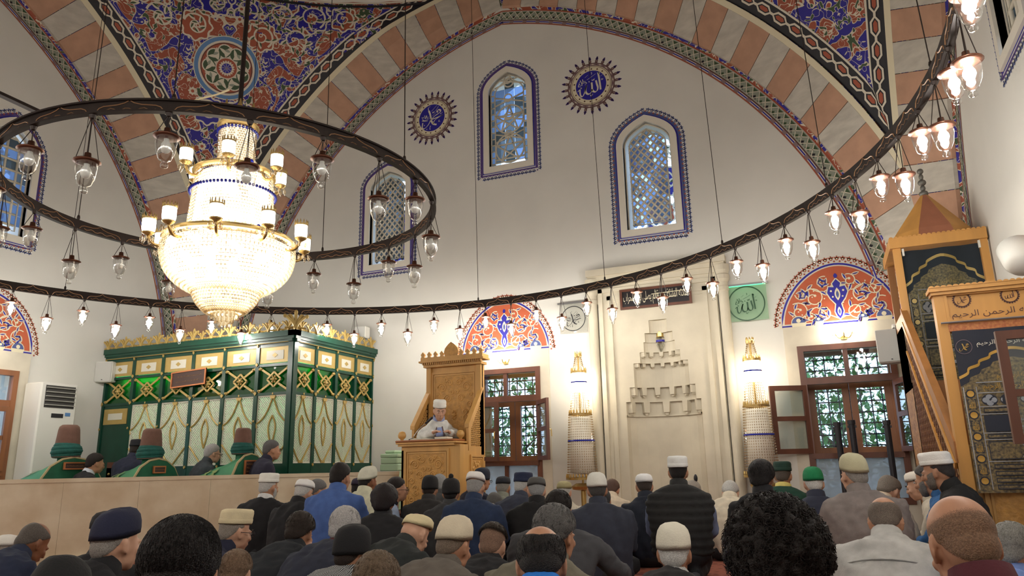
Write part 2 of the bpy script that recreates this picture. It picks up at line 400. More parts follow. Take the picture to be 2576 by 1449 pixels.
tag(MB().box((XL-THK, YB-THK, -0.2), (XR+THK, YQ+THK, 0)).build('floor', carpetmat()), kind='structure')
# --- arch profile and the curved corner surfaces
AC, AZ, AR = -1.303, 1.944, 6.939
TH1 = math.acos(-AC/AR)
def xa(z):
    return AC+math.sqrt(max(AR*AR-(z-AZ)**2, 0)) if z < AZ+AR*math.sin(TH1) else 0.0
def rad(z): return math.sqrt(max(xa(max(z, AZ)), 0.0)**2+A*A)
def srf(p):
    k = rad(p[2])/math.hypot(p[0], p[1]); return np.array((p[0]*k, p[1]*k, p[2]))
def snorm(p):
    rh = math.hypot(p[0], p[1]); dr = (rad(p[2]+0.01)-rad(p[2]-0.01))/0.02
    n = np.array((-p[0]/rh, -p[1]/rh, dr)); return n/np.linalg.norm(n)
NT, WS = 56, [0.04*k for k in range(35)]
def bandgrid():
    G = np.zeros((NT+1, len(WS), 3)); Nn = np.zeros_like(G)
    for i in range(NT+1):
        th = TH1*(1-i/NT); p = np.array((AC+AR*math.cos(th), A, AZ+AR*math.sin(th)))
        T = np.array((-math.sin(th), 0, math.cos(th))); stop = False
        for j in range(len(WS)):
            G[i, j] = p; Nn[i, j] = snorm(p)
            if not stop:
                b = np.cross(Nn[i, j], T); b /= np.linalg.norm(b)
                if b@np.array((math.cos(th), 0, math.sin(th))) < 0: b = -b
                q = srf(p+b*0.04)
                if q[0] >= q[1]:
                    d = (q[0]+q[1])/2; q = srf(np.array((d, d, q[2]))); stop = True
                p = q
    return G, Nn
GB, GN = bandgrid()
ROT = {'Q': 0, 'R': 3, 'B': 2, 'L': 1}            # quarter turns about the room's axis
def bandF(side):
    k = ROT[side]; c, s = [(1, 0), (0, 1), (-1, 0), (0, -1)][k]; LN = AR*TH1
    def F(u, w, t):
        i = min(abs(u)/LN*NT, NT-1e-6); j = min(max(w, 0)/0.04, len(WS)-1.001); a, b = int(i), int(j); fi, fj = i-a, j-b
        f = lambda Q: (1-fi)*((1-fj)*Q[a, b]+fj*Q[a, b+1])+fi*((1-fj)*Q[a+1, b]+fj*Q[a+1, b+1])
        p = f(GB)+f(GN)*t; x = p[0] if u >= 0 else -p[0]
        return (XC+c*x-s*p[1], YC+s*x+c*p[1], p[2])
    return F
ALN = AR*TH1
# ornamental painted ground of the pendentives
def arabesque():
    m = bpy.data.materials.new('painted_arabesque'); m.use_nodes = True; N = m.node_tree.nodes; L = m.node_tree.links; b = N['Principled BSDF']; b.inputs['Roughness'].default_value = 0.6
    uv = N.new('ShaderNodeUVMap'); sx = N.new('ShaderNodeSeparateXYZ'); ab = N.new('ShaderNodeMath'); ab.operation = 'ABSOLUTE'; cx = N.new('ShaderNodeCombineXYZ')
    L.new(uv.outputs[0], sx.inputs[0]); L.new(sx.outputs[0], ab.inputs[0]); L.new(ab.outputs[0], cx.inputs[0]); L.new(sx.outputs[1], cx.inputs[1])
    def nz(sc, dist, det=1.0, off=0.0):
        n = N.new('ShaderNodeTexNoise'); n.inputs['Scale'].default_value = sc; n.inputs['Detail'].default_value = det; n.inputs['Distortion'].default_value = dist
        mp = N.new('ShaderNodeMapping'); mp.inputs['Location'].default_value = (off, off, off); L.new(cx.outputs[0], mp.inputs[0]); L.new(mp.outputs[0], n.inputs['Vector']); return n.outputs['Fac']
    def ramp(src, st, const=True):
        r = N.new('ShaderNodeValToRGB'); r.color_ramp.interpolation = 'CONSTANT' if const else 'LINEAR'; e = r.color_ramp.elements
        while len(e) < len(st): e.new(0.5)
        for k, (p, c) in enumerate(st): e[k].position = p; e[k].color = c
        L.new(src, r.inputs[0]); return r.outputs[0]
    wh = rgb(216, 206, 186)
    base = ramp(nz(1.9, 1.3, 1.0), [(0, rgb(158, 80, 56)), (0.43, wh), (0.447, rgb(38, 30, 142)), (0.60, wh), (0.617, rgb(158, 80, 56))])
    B, Wt = (0, 0, 0, 1), (1, 1, 1, 1)
    vine = ramp(nz(4.2, 2.2, 0.0, 3.1), [(0, B), (0.475, Wt), (0.515, B)])
    leaf = ramp(nz(7.0, 1.5, 0.0, 12.3), [(0, B), (0.64, Wt), (0.685, B)]); grn = ramp(nz(7.0, 1.5, 0.0, 12.3), [(0, B), (0.685, Wt)])
    def mix(a, c, f):
        x = N.new('ShaderNodeMix'); x.data_type = 'RGBA'; L.new(f, x.inputs[0]); L.new(a, x.inputs[6])
        if hasattr(c, 'links'): L.new(c, x.inputs[7])
        else: x.inputs[7].default_value = c
        return x.outputs[2]
    o = mix(base, wh, vine); o = mix(o, wh, leaf); o = mix(o, rgb(60, 82, 54), grn)
    L.new(o, b.inputs['Base Color']); return m
m_arab = arabesque()
ZP = [AZ+0.6+(9.34-AZ-0.6)*k/44 for k in range(45)]
MER = [0.0]
for k in range(1, 45): MER.append(MER[-1]+math.hypot(ZP[k]-ZP[k-1], rad(ZP[k])-rad(ZP[k-1])))
_zm = 7.95; VM = float(np.interp(_zm, ZP, MER))
def pendF(q):
    """(u,v) on the corner surface: u sideways from the diagonal, v up the middle, from the roundel's centre"""
    ph0 = PI/4+q*PI/2
    def F(u, v, t):
        z = float(np.interp(v+VM, MER, ZP)); r = rad(z); ph = ph0+u/r; p = np.array((r*math.cos(ph), r*math.sin(ph), z)); p = p+snorm(p)*t
        return (XC+p[0], YC+p[1], p[2])
    return F
def pend(q):
    mb = MB(); uv = []; nU = 24
    for k, z in enumerate(ZP):
        hw = math.atan2(A, max(xa(z), 1e-6))-PI/4
        for j in range(nU+1):
            a = hw*(2*j/nU-1); ph = PI/4+q*PI/2+a; r = rad(z); mb.v.append((XC+r*math.cos(ph), YC+r*math.sin(ph), z)); uv.append((a*r, MER[k]-VM))
    for k in range(44):
        for j in range(nU): a = k*(nU+1)+j; mb.f.append((a, a+nU+1, a+nU+2, a+1)); mb.m.append(0)
    return mb.build('trim_1', m_arab, smooth=True, uv=uv)
rnd = random.Random(5)
def scrolls(P, F, corners):
    def ok(u, v, mg):
        if not (MER[0]-VM < v < MER[-1]-VM-0.12-mg): return False
        p = np.array(F(u, v, 0)); return all(np.min(np.linalg.norm(c-p, axis=1)) > 1.16+mg for c in corners)
    def vine(u, v, r, h, col, fill):
        pts = []; 
        for k in range(34):
            t = k/33; rr = r*(1-0.86*t); a = h*(1.2+t*9.5)-1.0; pts.append((u+rr*math.cos(a), v+rr*math.sin(a)))
        if fill: 
            lob = [(u+r*1.22*(1+0.10*math.cos(8*q))*math.cos(q), v+r*1.22*(1+0.10*math.cos(8*q))*math.sin(q)) for q in [2*PI*k/40 for k in range(40)]]
            P.blob((u, v), lob, fill, 1, 3); P.ribbon(lob, 0.028, 'w', 2, close=True)
        P.ribbon(pts, [0.036*(1-0.5*k/33) for k in range(34)], 'w', 3)
        for k in (2, 6, 10, 14, 18, 22):
            a = np.array(pts[k+1])-np.array(pts[k]); d = a/np.linalg.norm(a); nn = np.array((-d[1], d[0]))*(1 if k % 4 else -1)
            P.leaf(pts[k], d+nn*0.9, r*0.62, r*0.30, 'w', 4, 0.25); P.leaf(np.array(pts[k])+d*0.02, d+nn*0.9, r*0.44, r*0.15, col, 5, 0.25)
        P.disc(pts[-1], r*0.17, 'w', 4, 10); P.disc(pts[-1], r*0.09, 'r', 5, 8)
    row = 0; v = -3.6
    while v < 1.25:
        for sgn in (-1, 1):
            for k in range(8):
                u = (0.26+0.56*k+(0.28 if row % 2 else 0)); rr = 0.20+0.05*((k*7+row*3) % 3)/2
                if math.hypot(u, v) < 0.62+rr: continue
                if not ok(sgn*u, v, rr*0.75): continue
                f = ('b', None, 'b', 'r', None)[(k+2*row) % 5]
                vine(sgn*u, v, rr, sgn, 'g' if f != 'g' else 'b', f)
        v += 0.47; row += 1
    for sgn in (-1, 1):          # flowers and tendrils between
        for k in range(90):
            u, v2 = rnd.uniform(0.05, 3.2), rnd.uniform(-3.2, 1.2)
            if math.hypot(u, v2) < 0.66 or not ok(sgn*u, v2, 0.05): continue
            a = rnd.uniform(0, 6.28)
            if k % 3: P.leaf((sgn*u, v2), (sgn*math.cos(a), math.sin(a)), 0.15, 0.075, 'w', 6, 0.3); P.leaf((sgn*u, v2), (sgn*math.cos(a), math.sin(a)), 0.10, 0.035, 'g' if k % 2 else 'r', 7, 0.3)
            else:
                for q in range(8): P.leaf((sgn*u, v2), (math.cos(q*PI/4), math.sin(q*PI/4)), 0.075, 0.05, 'w', 6)
                P.disc((sgn*u, v2), 0.028, 'r', 7, 10)
def roundel(P):
    c = (0, 0)
    P.bdisc(c, 0.55, 'w', 8, 40, 7); P.ring(c, 0.47, 0.535, 's', 9, 40); P.bdisc(c, 0.435, 'r', 9, 36, 6); P.ring(c, 0.415, 0.43, 'd', 10, 40)
    for k in range(9):
        a = 2*PI*k/9; p = np.array((math.cos(a), math.sin(a))); t = np.array((-p[1], p[0]))
        P.bdisc(tuple(p*0.285), 0.125, 'w', 10, 16, 2); P.bdisc(tuple(p*0.285), 0.105, 'g', 11, 14, 2)
        P.leaf(p*0.19, p+t*0.4, 0.2, 0.09, 'w', 12, 0.3); P.leaf(p*0.22+t*0.02, p-t*0.3, 0.15, 0.06, 'w', 12, -0.4); P.leaf(p*0.30, t, 0.09, 0.05, 'q', 13, 0.3)
    P.bdisc(c, 0.185, 'w', 14, 28, 3); P.bdisc(c, 0.17, 'r', 15, 28, 3)
    for k in range(18): a = 2*PI*k/18; P.leaf((0.07*math.cos(a), 0.07*math.sin(a)), (math.cos(a), math.sin(a)), 0.065, 0.034, 'w', 16)
    P.disc(c, 0.085, 'b', 17, 18); P.disc(c, 0.018, 'p', 18, 8)
    for k in range(9): a = 2*PI*k/9; P.ribbon([(0.02*math.cos(a), 0.02*math.sin(a)), (0.08*math.cos(a), 0.08*math.sin(a))], 0.005, 'w', 18)
def curve3(side):
    F = bandF(side); return np.array([F(s, 0, 0) for s in np.linspace(-ALN, ALN, 160)])
CQ, CL_, CR_ = curve3('Q'), curve3('L'), curve3('R')
for q, cs in ((0, (CQ, CR_)), (1, (CQ, CL_)), (2, None), (3, None)):
    o = pend(q); tag(o, kind='structure')
    if cs:
        P = Paint(); F = pendF(q); scrolls(P, F, cs); roundel(P)
        P.build('painted_scroll', PM, F, o, kind='stuff', dz=0.0018)
# --- voussoir arches, their edging and chain borders
def chain(P, u0, u1, w0, w1, ulist=None):
    P.ribbon([(u, w0+0.02) for u in np.linspace(u0, u1, 60)], 0.045, 'k', 1); P.ribbon([(u, (w0+w1)/2) for u in np.linspace(u0, u1, 60)], w1-w0-0.04, 'k', 1)
    n = max(4, round(abs(u1-u0)/0.27)); st = (u1-u0)/n; mid = (w0+w1)/2+0.012; h = 0.058
    for k in range(n):
        a = u0+st*k; pts = [(a, mid), (a+st*0.22, mid+h), (a+st*0.62, mid+h), (a+st*0.84, mid), (a+st*0.62, mid-h), (a+st*0.22, mid-h)]
        P.ribbon(pts, 0.030, 'w', 3, close=True); P.poly([(a+st*0.15, mid), (a+st*0.27, mid+h*0.5), (a+st*0.57, mid+h*0.5), (a+st*0.69, mid), (a+st*0.57, mid-h*0.5), (a+st*0.27, mid-h*0.5)], 'r', 2)
        P.ribbon([(a+st*0.84, mid), (a+st*1.02, mid)], 0.035, 'w', 3)
    P.ribbon([(u, w1-0.012) for u in np.linspace(u0, u1, 60)], 0.028, 'w', 2)
def arch(side, rng, name):
    F = bandF(side); root = thing(name, 'splayed arch of alternating rose and grey stones over the %s wall' % {'Q': 'mihrab', 'L': 'left', 'R': 'right'}[side], 'arch', F(0, 0, 0), kind='structure')
    n = 27; st = ALN/n
    for k in range(rng[0], rng[1]):
        u0, u1 = st*k+0.004, st*(k+1)-0.004; mb = MB(); ws = (0.045, 0.075, 0.25, 0.5, 0.735); lf = (0.002, 0.03, 0.03, 0.03, 0.03); idx = {}
        for j, w in enumerate(ws):
            for i, u in enumerate((u0, u1)):
                idx[(i, j, 1)] = len(mb.v); mb.v.append(F(u, w, lf[j])); idx[(i, j, 0)] = len(mb.v); mb.v.append(F(u, w, -0.03))
        fs = []
        for j in range(4):
            fs.append((idx[0,j,1], idx[1,j,1], idx[1,j+1,1], idx[0,j+1,1]))
            for i in (0, 1): fs.append((idx[i,j,0], idx[i,j,1], idx[i,j+1,1], idx[i,j+1,0]))
        fs += [(idx[0,4,0], idx[0,4,1], idx[1,4,1], idx[1,4,0]), (idx[0,0,0], idx[1,0,0], idx[1,0,1], idx[0,0,1])]
        mb.f = fs; mb.m = [0]*len(fs); mb.build('voussoir', m_pnk if k % 2 == 0 else m_gry, root)
    u0, u1 = st*rng[0], st*rng[1]
    us = np.linspace(u0, u1, 110)
    P = Paint(); P.ribbon([(u, 0.78) for u in us], 0.09, 'c', 6); P.build('edging', PM, F, root, dz=0.005)
    P = Paint()
    for a, b in ((u0, 0), (0, u1)):
        if b-a > 0.1: chain(P, a, b, 0.82, 1.10)
    P.build('chain_border', PM, F, root, kind='stuff', dz=0.0035)
    # border painted on the wall inside the arch
    P = Paint(); G = FM[side]; c = {'Q': XC, 'L': YC, 'R': YC}[side]; fl = 1 if side != 'R' else 1
    def wp(u, w):
        th = TH1-abs(u)/AR; r = AR-w; x = AC+r*math.cos(th); return (c+(x if u*fl >= 0 else -x), AZ+r*math.sin(th))
    sgn = {'Q': 1, 'L': 1, 'R': -1}[side]
    ul = AR*(TH1-math.asin((3.38-AZ)/AR))
    for a, b in ((max(u0, -ul), 0), (0, min(u1, ul))):
        if b-a < 0.1: continue
        us = [sgn*u for u in np.linspace(a, b, 90)]
        for w, wd, cl, l in ((0.012, 0.024, 'r', 2), (0.105, 0.15, 'q', 1), (0.195, 0.018, 'd', 2), (0.228, 0.05, 'p', 1), (0.262, 0.018, 'r', 2)):
            P.ribbon([wp(u, w) for u in us], wd, cl, l)
        n = round((b-a)/0.13)
        for k in range(n):
            q0 = a+(b-a)*k/n; d = (b-a)/n; e = lambda t, w: wp(sgn*(q0+d*t), w)
            P.poly([e(.12, .045), e(.88, .045), e(.5, .10)], 'g', 3); P.poly([e(-.38, .165), e(.38, .165), e(0, .11)], 'g' if k % 2 else 'k', 3)
            P.ribbon([e(0, .035), e(.5, .11), e(1, .175)], 0.012, 'w', 4); P.ribbon([e(0, .175), e(.5, .10), e(1, .035)], 0.012, 'w', 4)
            if k % 2 == 0: P.ribbon([e(.1, .228), e(1.5, .228)], 0.018, 'b', 3); P.ribbon([e(.1, .228), e(1.5, .228)], 0.04, 'w', 2)
    P.build('painted_border', PM, G, root, kind='stuff')
    return root
arch('Q', (-27, 27), 'trim_5'); arch('L', (-5, 27), 'trim_6'); arch('R', (-27, 5), 'trim_7')
# --- drum and dome
mb = MB(); mb.lathe([(A*0.999, 9.30), (A*0.985, 9.42), (A*0.97, 9.44)]+[(A*0.97*math.cos(a), 9.44+A*0.82*math.sin(a)) for a in np.linspace(0.05, PI/2, 12)], (XC, YC, 0), 56)
tag(mb.build('ceiling', m_wall, smooth=True), kind='structure')
P = Paint()
def FD(u, v, t): r = A*0.999-t; return (XC+r*math.cos(u/A), YC+r*math.sin(u/A), 9.20+v)
for w, wd, cl, l in ((0.02, 0.05, 'k', 2), (0.085, 0.03, 'w', 2), (0.13, 0.05, 'r', 2), (0.19, 0.06, 'k', 2)): P.ribbon([(u, w) for u in np.linspace(0, 2*PI*A, 140)], wd, cl, l)
o = P.build('trim_8', PM, FD, dz=0.006); tag(o, kind='structure')
# ================================================================ WINDOWS
m_stucco = mat('stucco_grille', (214, 206, 188), 0.75)
m_wood = mat('dark_window_wood', (96, 56, 40), 0.45, var=0.25, scale=6, stretch=(1, 1, 0.15))
m_wood2 = mat('brown_window_wood', (140, 86, 48), 0.45, var=0.25, scale=6, stretch=(1, 1, 0.15))
m_iron = mat('black_iron', (40, 44, 48), 0.5, 0.6)
g_pane = [glassmat('old_pane_%d' % i, t, 0.10, 0.08, 0.3, 25, op, oc) for i, (t, op, oc) in enumerate((((150, 162, 170), .35, (150, 160, 165)), ((170, 190, 215), .30, (170, 190, 215)), ((120, 132, 136), .45, (120, 128, 126)), ((215, 228, 245), .15, (210, 225, 240))))]
g_clear = glassmat('clear_window_glass', (240, 245, 245), 0.05, 0.01)
g_frost = glassmat('patterned_frosted_glass', (190, 195, 195), 0.16, 0.12, 1.0, 38, 0.7, (214, 218, 218))
def inside(p, lp):
    x, y = p; c = False; m = len(lp)
    for i in range(m):
        (x0, y0), (x1, y1) = lp[i], lp[i-1]
        if (y0 > y) != (y1 > y) and x < (x1-x0)*(y-y0)/(y1-y0)+x0: c = not c
    return c
def crest(P, lp, step, cols, sz=0.05, skip=None):
    for k, (p, d) in enumerate(resamp(lp, step)):
        if skip and skip(p): continue
        n = np.array((-d[1], d[0])); c = p+n*sz*0.55
        P.disc(tuple(c), sz*0.42, cols[0], 2, 8)
        for a in (-1, 0, 1): e = n*math.cos(a*0.9)+d*math.sin(a*0.9); P.leaf(c, e, sz*0.85, sz*0.42, cols[0], 2)
        P.disc(tuple(c), sz*0.2, cols[1], 3, 6); P.disc(tuple(p-n*sz*0.1+d*step/2), sz*0.26, cols[2], 3, 6)
def seg_clip(a, b, lp, n=40):
    """longest run of the segment inside the loop"""
    T = [inside((a[0]+(b[0]-a[0])*t/n, a[1]+(b[1]-a[1])*t/n), lp) for t in range(n+1)]; best = None; i = 0
    while i <= n:
        if T[i]:
            j = i
            while j < n and T[j+1]: j += 1
            if best is None or j-i > best[1]-best[0]: best = (i, j)
            i = j+1
        else: i += 1
    if not best or best[0] == best[1]: return None
    f = lambda t: (a[0]+(b[0]-a[0])*t/n, a[1]+(b[1]-a[1])*t/n); return f(best[0]), f(best[1])
UL = ['stucco_grille window left of the ring chandelier, above the green tomb enclosure', 'tallest', '']
def upper_window(i, side, c, zb, w, zs, za, style):
    F = FM[side]; lp0 = outline(c, zb, w, zs, za); lpi = offs(lp0, -0.10)
    root = thing('window_%d' % (i+1), ('pointed lattice window low left of the mihrab wall', 'highest pointed window of the mihrab wall, with star tracery', 'pointed lattice window above the mihrab, bluest panes', 'pointed window of square panes on the left wall', 'pointed window of slanting panes on the right wall')[i], 'window', F(c, zb, 0), kind='structure')
    mb = MB(); mb.extr([offs(lp0, 0.0), lpi], F, 0.03, -0.06); mb.build('window_frame', m_white, root)
    gl = offs(lpi, -0.002); W = 0.5*(w-0.2); H = za-zb
    mb = MB(); rib = 0.016
    def bar(pts, r=rib, d=0.0): mb.tube([F(u, v, -0.07-d) for u, v in pts], r, 5)
    for off in (0.012, 0.085): bar(offs(lpi, -off)+[offs(lpi, -off)[0]], rib*0.8)
    inn = offs(lpi, -0.085); panes = []
    if style == 'lattice':
        s = 0.088
        for k in range(-30, 40):
            for sg in (1, -1):
                a = (c-1.5, zb+s*k*1.35); b = (c+1.5, zb+s*k*1.35+sg*3.0*1.15)
                if sg < 0: a, b = (c-1.5, zb+s*k*1.35+3.0*1.15*1), (c+1.5, zb+s*k*1.35)
                q = seg_clip(a, b, inn, 120)
                if q: bar(q)
        # cells between the two families of bars
        st = s*1.35
        for m in range(-60, 60):
            for n in range(-60, 60):
                u = (m-n)*st/2/1.15; v = (m+n)*st/2
                p = (c+u, zb+v+0.02)
                if inside(p, offs(inn, 0.0)): panes.append((p, st*0.46/1.15, st*0.46))
    elif style == 'squares':
        for k in range(1, 4): 
            q = seg_clip((c-0.5*W*2+k*2*W/4, zb), (c-W+k*2*W/4, za), inn, 80)
            if q: bar(q, 0.02)
        for k in range(1, 12):
            q = seg_clip((c-1, zb+0.1+k*0.165), (c+1, zb+0.1+k*0.165), inn, 80)
            if q: bar(q, 0.02)
        for k in range(12):
            for j in range(4):
                p = (c-W+(j+0.5)*2*W/4, zb+0.1+(k+0.5)*0.165)
                if inside(p, inn): panes.append((p, W/4*0.95, 0.08))
    else:
        x0, x1 = c-W+0.085, c+W-0.085
        for k in range(16):                       # beads of the outer border
            z = zb+0.17+k*0.115
            for xx in (c-W+0.05, c+W-0.05):
                if inside((xx, z), gl): bar([(xx-0.035, z), (xx+0.035, z)], rib*0.8); panes.append(((xx, z-0.055), 0.033, 0.05))
        cy = [zb+0.10+0.085+0.31*k for k in range(5)]
        def circ(x, z, r, n=18): return [(x+r*math.cos(2*PI*k/n), z+r*math.sin(2*PI*k/n)) for k in range(n+1)]
        R = (x1-x0)/2
        for k, z in enumerate((zb+0.42, zb+0.42+2*R)):
            bar(circ(c, z, R*0.97, 24))
            for a in range(5):
                q0 = PI/2+2*PI*a/5; q1 = q0+4*PI/5
                bar([(c+R*0.95*math.cos(q0), z+R*0.95*math.sin(q0)), (c+R*0.95*math.cos(q1), z+R*0.95*math.sin(q1))])
        for k in range(4): z = zb+0.55+k*0.34; bar(circ(c-0.02, z+0.12, 0.07, 12), rib*0.8); bar([(x0, z), (x1, z+0.16)]); bar([(x0, z+0.16), (x1, z)])
        bar([(x0, zb+0.24), (x1, zb+0.24)]); bar(circ(c, zs+0.18, 0.085, 14))
        for r in range(9):
            for q in range(3):
                p = (x0+(q+0.5)*(x1-x0)/3, zb+0.2+(r+0.5)*0.19)
                if inside(p, inn): panes.append((p, (x1-x0)/6*0.98, 0.094))
    mb.build('grille', m_stucco, root, smooth=True)
    base = {}
    for k, (p, a, b) in enumerate(panes):
        key = (round(a, 4), round(b, 4))
        if key not in base:
            m2 = MB(); sh = [(a, 0), (a*.55, b*.55), (0, b), (-a*.55, b*.55), (-a, 0), (-a*.55, -b*.55), (0, -b), (a*.55, -b*.55)] if style == 'lattice' else [(a, b), (-a, b), (-a, -b), (a, -b)]
            m2.extr([[(u, v) for u, v in sh]], lambda u, v, t: tuple(np.array(F(u, v, t))-np.array(F(0, 0, 0))), -0.002, 0.002)
            o = m2.build('pane', g_pane[0], root, world=False); base[key] = o.data; bpy.data.objects.remove(o)
            o = None
        o = linkmesh('pane', base[key], root); o.location = tuple(np.array(F(p[0], p[1], -0.088))-np.array(root.location))
        o.data = base[key]; rr = random.Random(k*13+i).random(); gx = (p[0]-c)/w
        pick = {0: (0, 2, 2, 0), 1: (0, 0, 1, 2), 2: (1, 3, 1, 1), 3: (1, 0, 1, 2), 4: (2, 0, 2, 0)}[i][int(rr*4)]
        o.material_slots[0].link = 'OBJECT'; o.material_slots[0].material = g_pane[pick]
    # painted crest round it
    P = Paint(); P.ribbon(offs(lp0, 0.012), 0.022, 'b', 2, close=True); P.ribbon(offs(lp0, 0.045), 0.045, 'v' if i != 2 else 'n', 1, close=True)
    crest(P, offs(lp0, 0.062), 0.068, ('n', 'w', 'r' if i in (2, 3) else 'v'), 0.052)
    P.build('painted_crest', PM, F, root, kind='stuff')
for i, (a, st) in enumerate(zip(UPW, ('lattice', 'star', 'lattice', 'squares', 'squares'))): upper_window(i, *a, st)
# --- lower windows: dark frame, transom light, casements swung into the room, second window and iron grid behind
def frame(mb, F, u0, u1, v0, v1, s, t0, t1, mi=0):
    for a, b, c, d in ((u0, u0+s, v0, v1), (u1-s, u1, v0, v1), (u0+s, u1-s, v0, v0+s), (u0+s, u1-s, v1-s, v1)):
        mb.extr([[(a, c), (b, c), (b, d), (a, d)]], F, t0, t1, mi)
def pane(F, u0, u1, v0, v1, t, root, m=None, name='pane'):
    return MB().extr([[(u0, v0), (u1, v0), (u1, v1), (u0, v1)]], F, t-0.002, t+0.002).build(name, m or g_clear, root)
def leafF(F, hu, ang, sg, t0):
    """casement hinged at (hu, t0), swung by ang into the room; local u runs away from the hinge"""
    return lambda u, v, t: F(hu+sg*(u*math.cos(ang)-t*math.sin(ang)), v, t0+u*math.sin(ang)+t*math.cos(ang))
ZTR, ZSL = 1.98, 1.02
def lower_window(k, side, c, angs, glaz=True):
    F = FM[side]; u0, u1 = c-LH, c+LH
    root = thing('window_%d' % (6+k), ('wooden window with one casement open behind the wooden preaching chair', 'wooden window with both casements open beside the minbar', 'brown wooden window at the far left behind the tombs', 'wooden window low on the right wall beside the minbar')[k], 'window', F(c, LBOT, 0), kind='structure')
    mb = MB(); frame(mb, F, u0-0.05, u1+0.05, LBOT, LTOP+0.05, 0.075, 0.035, -0.06)
    mb.extr([[(u0, ZTR-0.045), (u1, ZTR-0.045), (u1, ZTR+0.045), (u0, ZTR+0.045)]], F, 0.03, -0.05)
    mb.extr([[(u0, ZSL-0.04), (u1, ZSL-0.04), (u1, ZSL+0.03), (u0, ZSL+0.03)]], F, 0.05, -0.05)
    mb.extr([[(c-0.03, ZTR), (c+0.03, ZTR), (c+0.03, LTOP), (c-0.03, LTOP)]], F, 0.02, -0.04)
    if k != 1: mb.extr([[(c-0.03, LBOT), (c+0.03, LBOT), (c+0.03, ZSL), (c-0.03, ZSL)]], F, 0.02, -0.04)
    mb.build('window_frame', m_wood if k != 2 else m_wood2, root)
    for a, b in ((u0, c-0.03), (c+0.03, u1)):
        pane(F, a, b, ZTR+0.04, LTOP, -0.01, root); pane(F, a, b, LBOT+0.05, ZSL-0.04, -0.01, root, g_frost, 'frosted_pane')
    hw = LH-0.03
    for sg, ang in ((1, angs[0]), (-1, angs[1])):
        G = leafF(F, u0+0.025 if sg > 0 else u1-0.025, ang, sg, 0.03); m2 = MB()
        frame(m2, G, 0, hw, ZSL+0.03, ZTR-0.05, 0.065, 0.0, 0.04); zm = (ZSL+ZTR)/2
        m2.extr([[(0.06, zm-0.03), (hw-0.06, zm-0.03), (hw-0.06, zm+0.03), (0.06, zm+0.03)]], G, 0.0, 0.04)
        lf = m2.build('casement', m_wood if k != 2 else m_wood2, root)
        pane(G, 0.06, hw-0.06, ZSL+0.08, zm-0.03, 0.02, lf); pane(G, 0.06, hw-0.06, zm+0.03, ZTR-0.1, 0.02, lf)
        m3 = MB(); m3.tube([G(hw-0.03, zm-0.02, 0.045), G(hw-0.03, zm-0.02, 0.075), G(hw-0.03, zm-0.12, 0.08)], 0.008, 6); m3.build('handle', mat('brass', (206, 176, 112), 0.32, 0.85), lf)
    if side == 'Q':          # second window deep in the wall
        for sg in (-1, 1):
            a, b = (u0+0.02, c-0.005) if sg < 0 else (c+0.005, u1-0.02); m2 = MB(); frame(m2, F, a, b, ZSL+0.02, ZTR, 0.085, -0.36, -0.42); q = m2.build('inner_casement', m_wood2, root)
            pane(F, a+0.08, b-0.08, ZSL+0.1, ZTR-0.08, -0.39, q)
        m2 = MB(); frame(m2, F, u0-0.02, u1+0.02, LBOT, LTOP, 0.05, -0.34, -0.44); m2.build('inner_frame', m_wood2, root)
    m2 = MB(); st = 0.145
    for j in range(1, 8):
        u = u0+j*2*LH/8; m2.tube([F(u, LBOT, -0.47), F(u, LTOP, -0.47)], 0.009, 5)
    for j in range(1, 14): m2.tube([F(u0, LBOT+j*0.145, -0.47), F(u1, LBOT+j*0.145, -0.47)], 0.009, 5)
    for j in range(1, 8):
        for q in range(1, 14): p = F(u0+j*2*LH/8, LBOT+q*0.145, -0.47); m2.ell(p, (0.017,)*3, 6, 4)
    m2.build('iron_grid', m_iron, root)
    # plastered stone surround up to the lunette
    mb = MB(); mb.extr([[(c-0.73, 0.0), (c+0.73, 0.0), (c+0.73, 2.72), (c-0.73, 2.72)], [(u0-0.05, LBOT), (u0-0.05, LTOP+0.05), (u1+0.05, LTOP+0.05), (u1+0.05, LBOT)]], F, 0.012, -0.02); mb.build('stone_surround', m_wall2, root)
R_ = math.radians
lower_window(0, *LOW[0], (R_(20), R_(128))); lower_window(1, *LOW[1], (R_(158), R_(100))); lower_window(2, *LOW[2], (0, 0)); lower_window(3, *LOW[3], (R_(3), R_(3)))
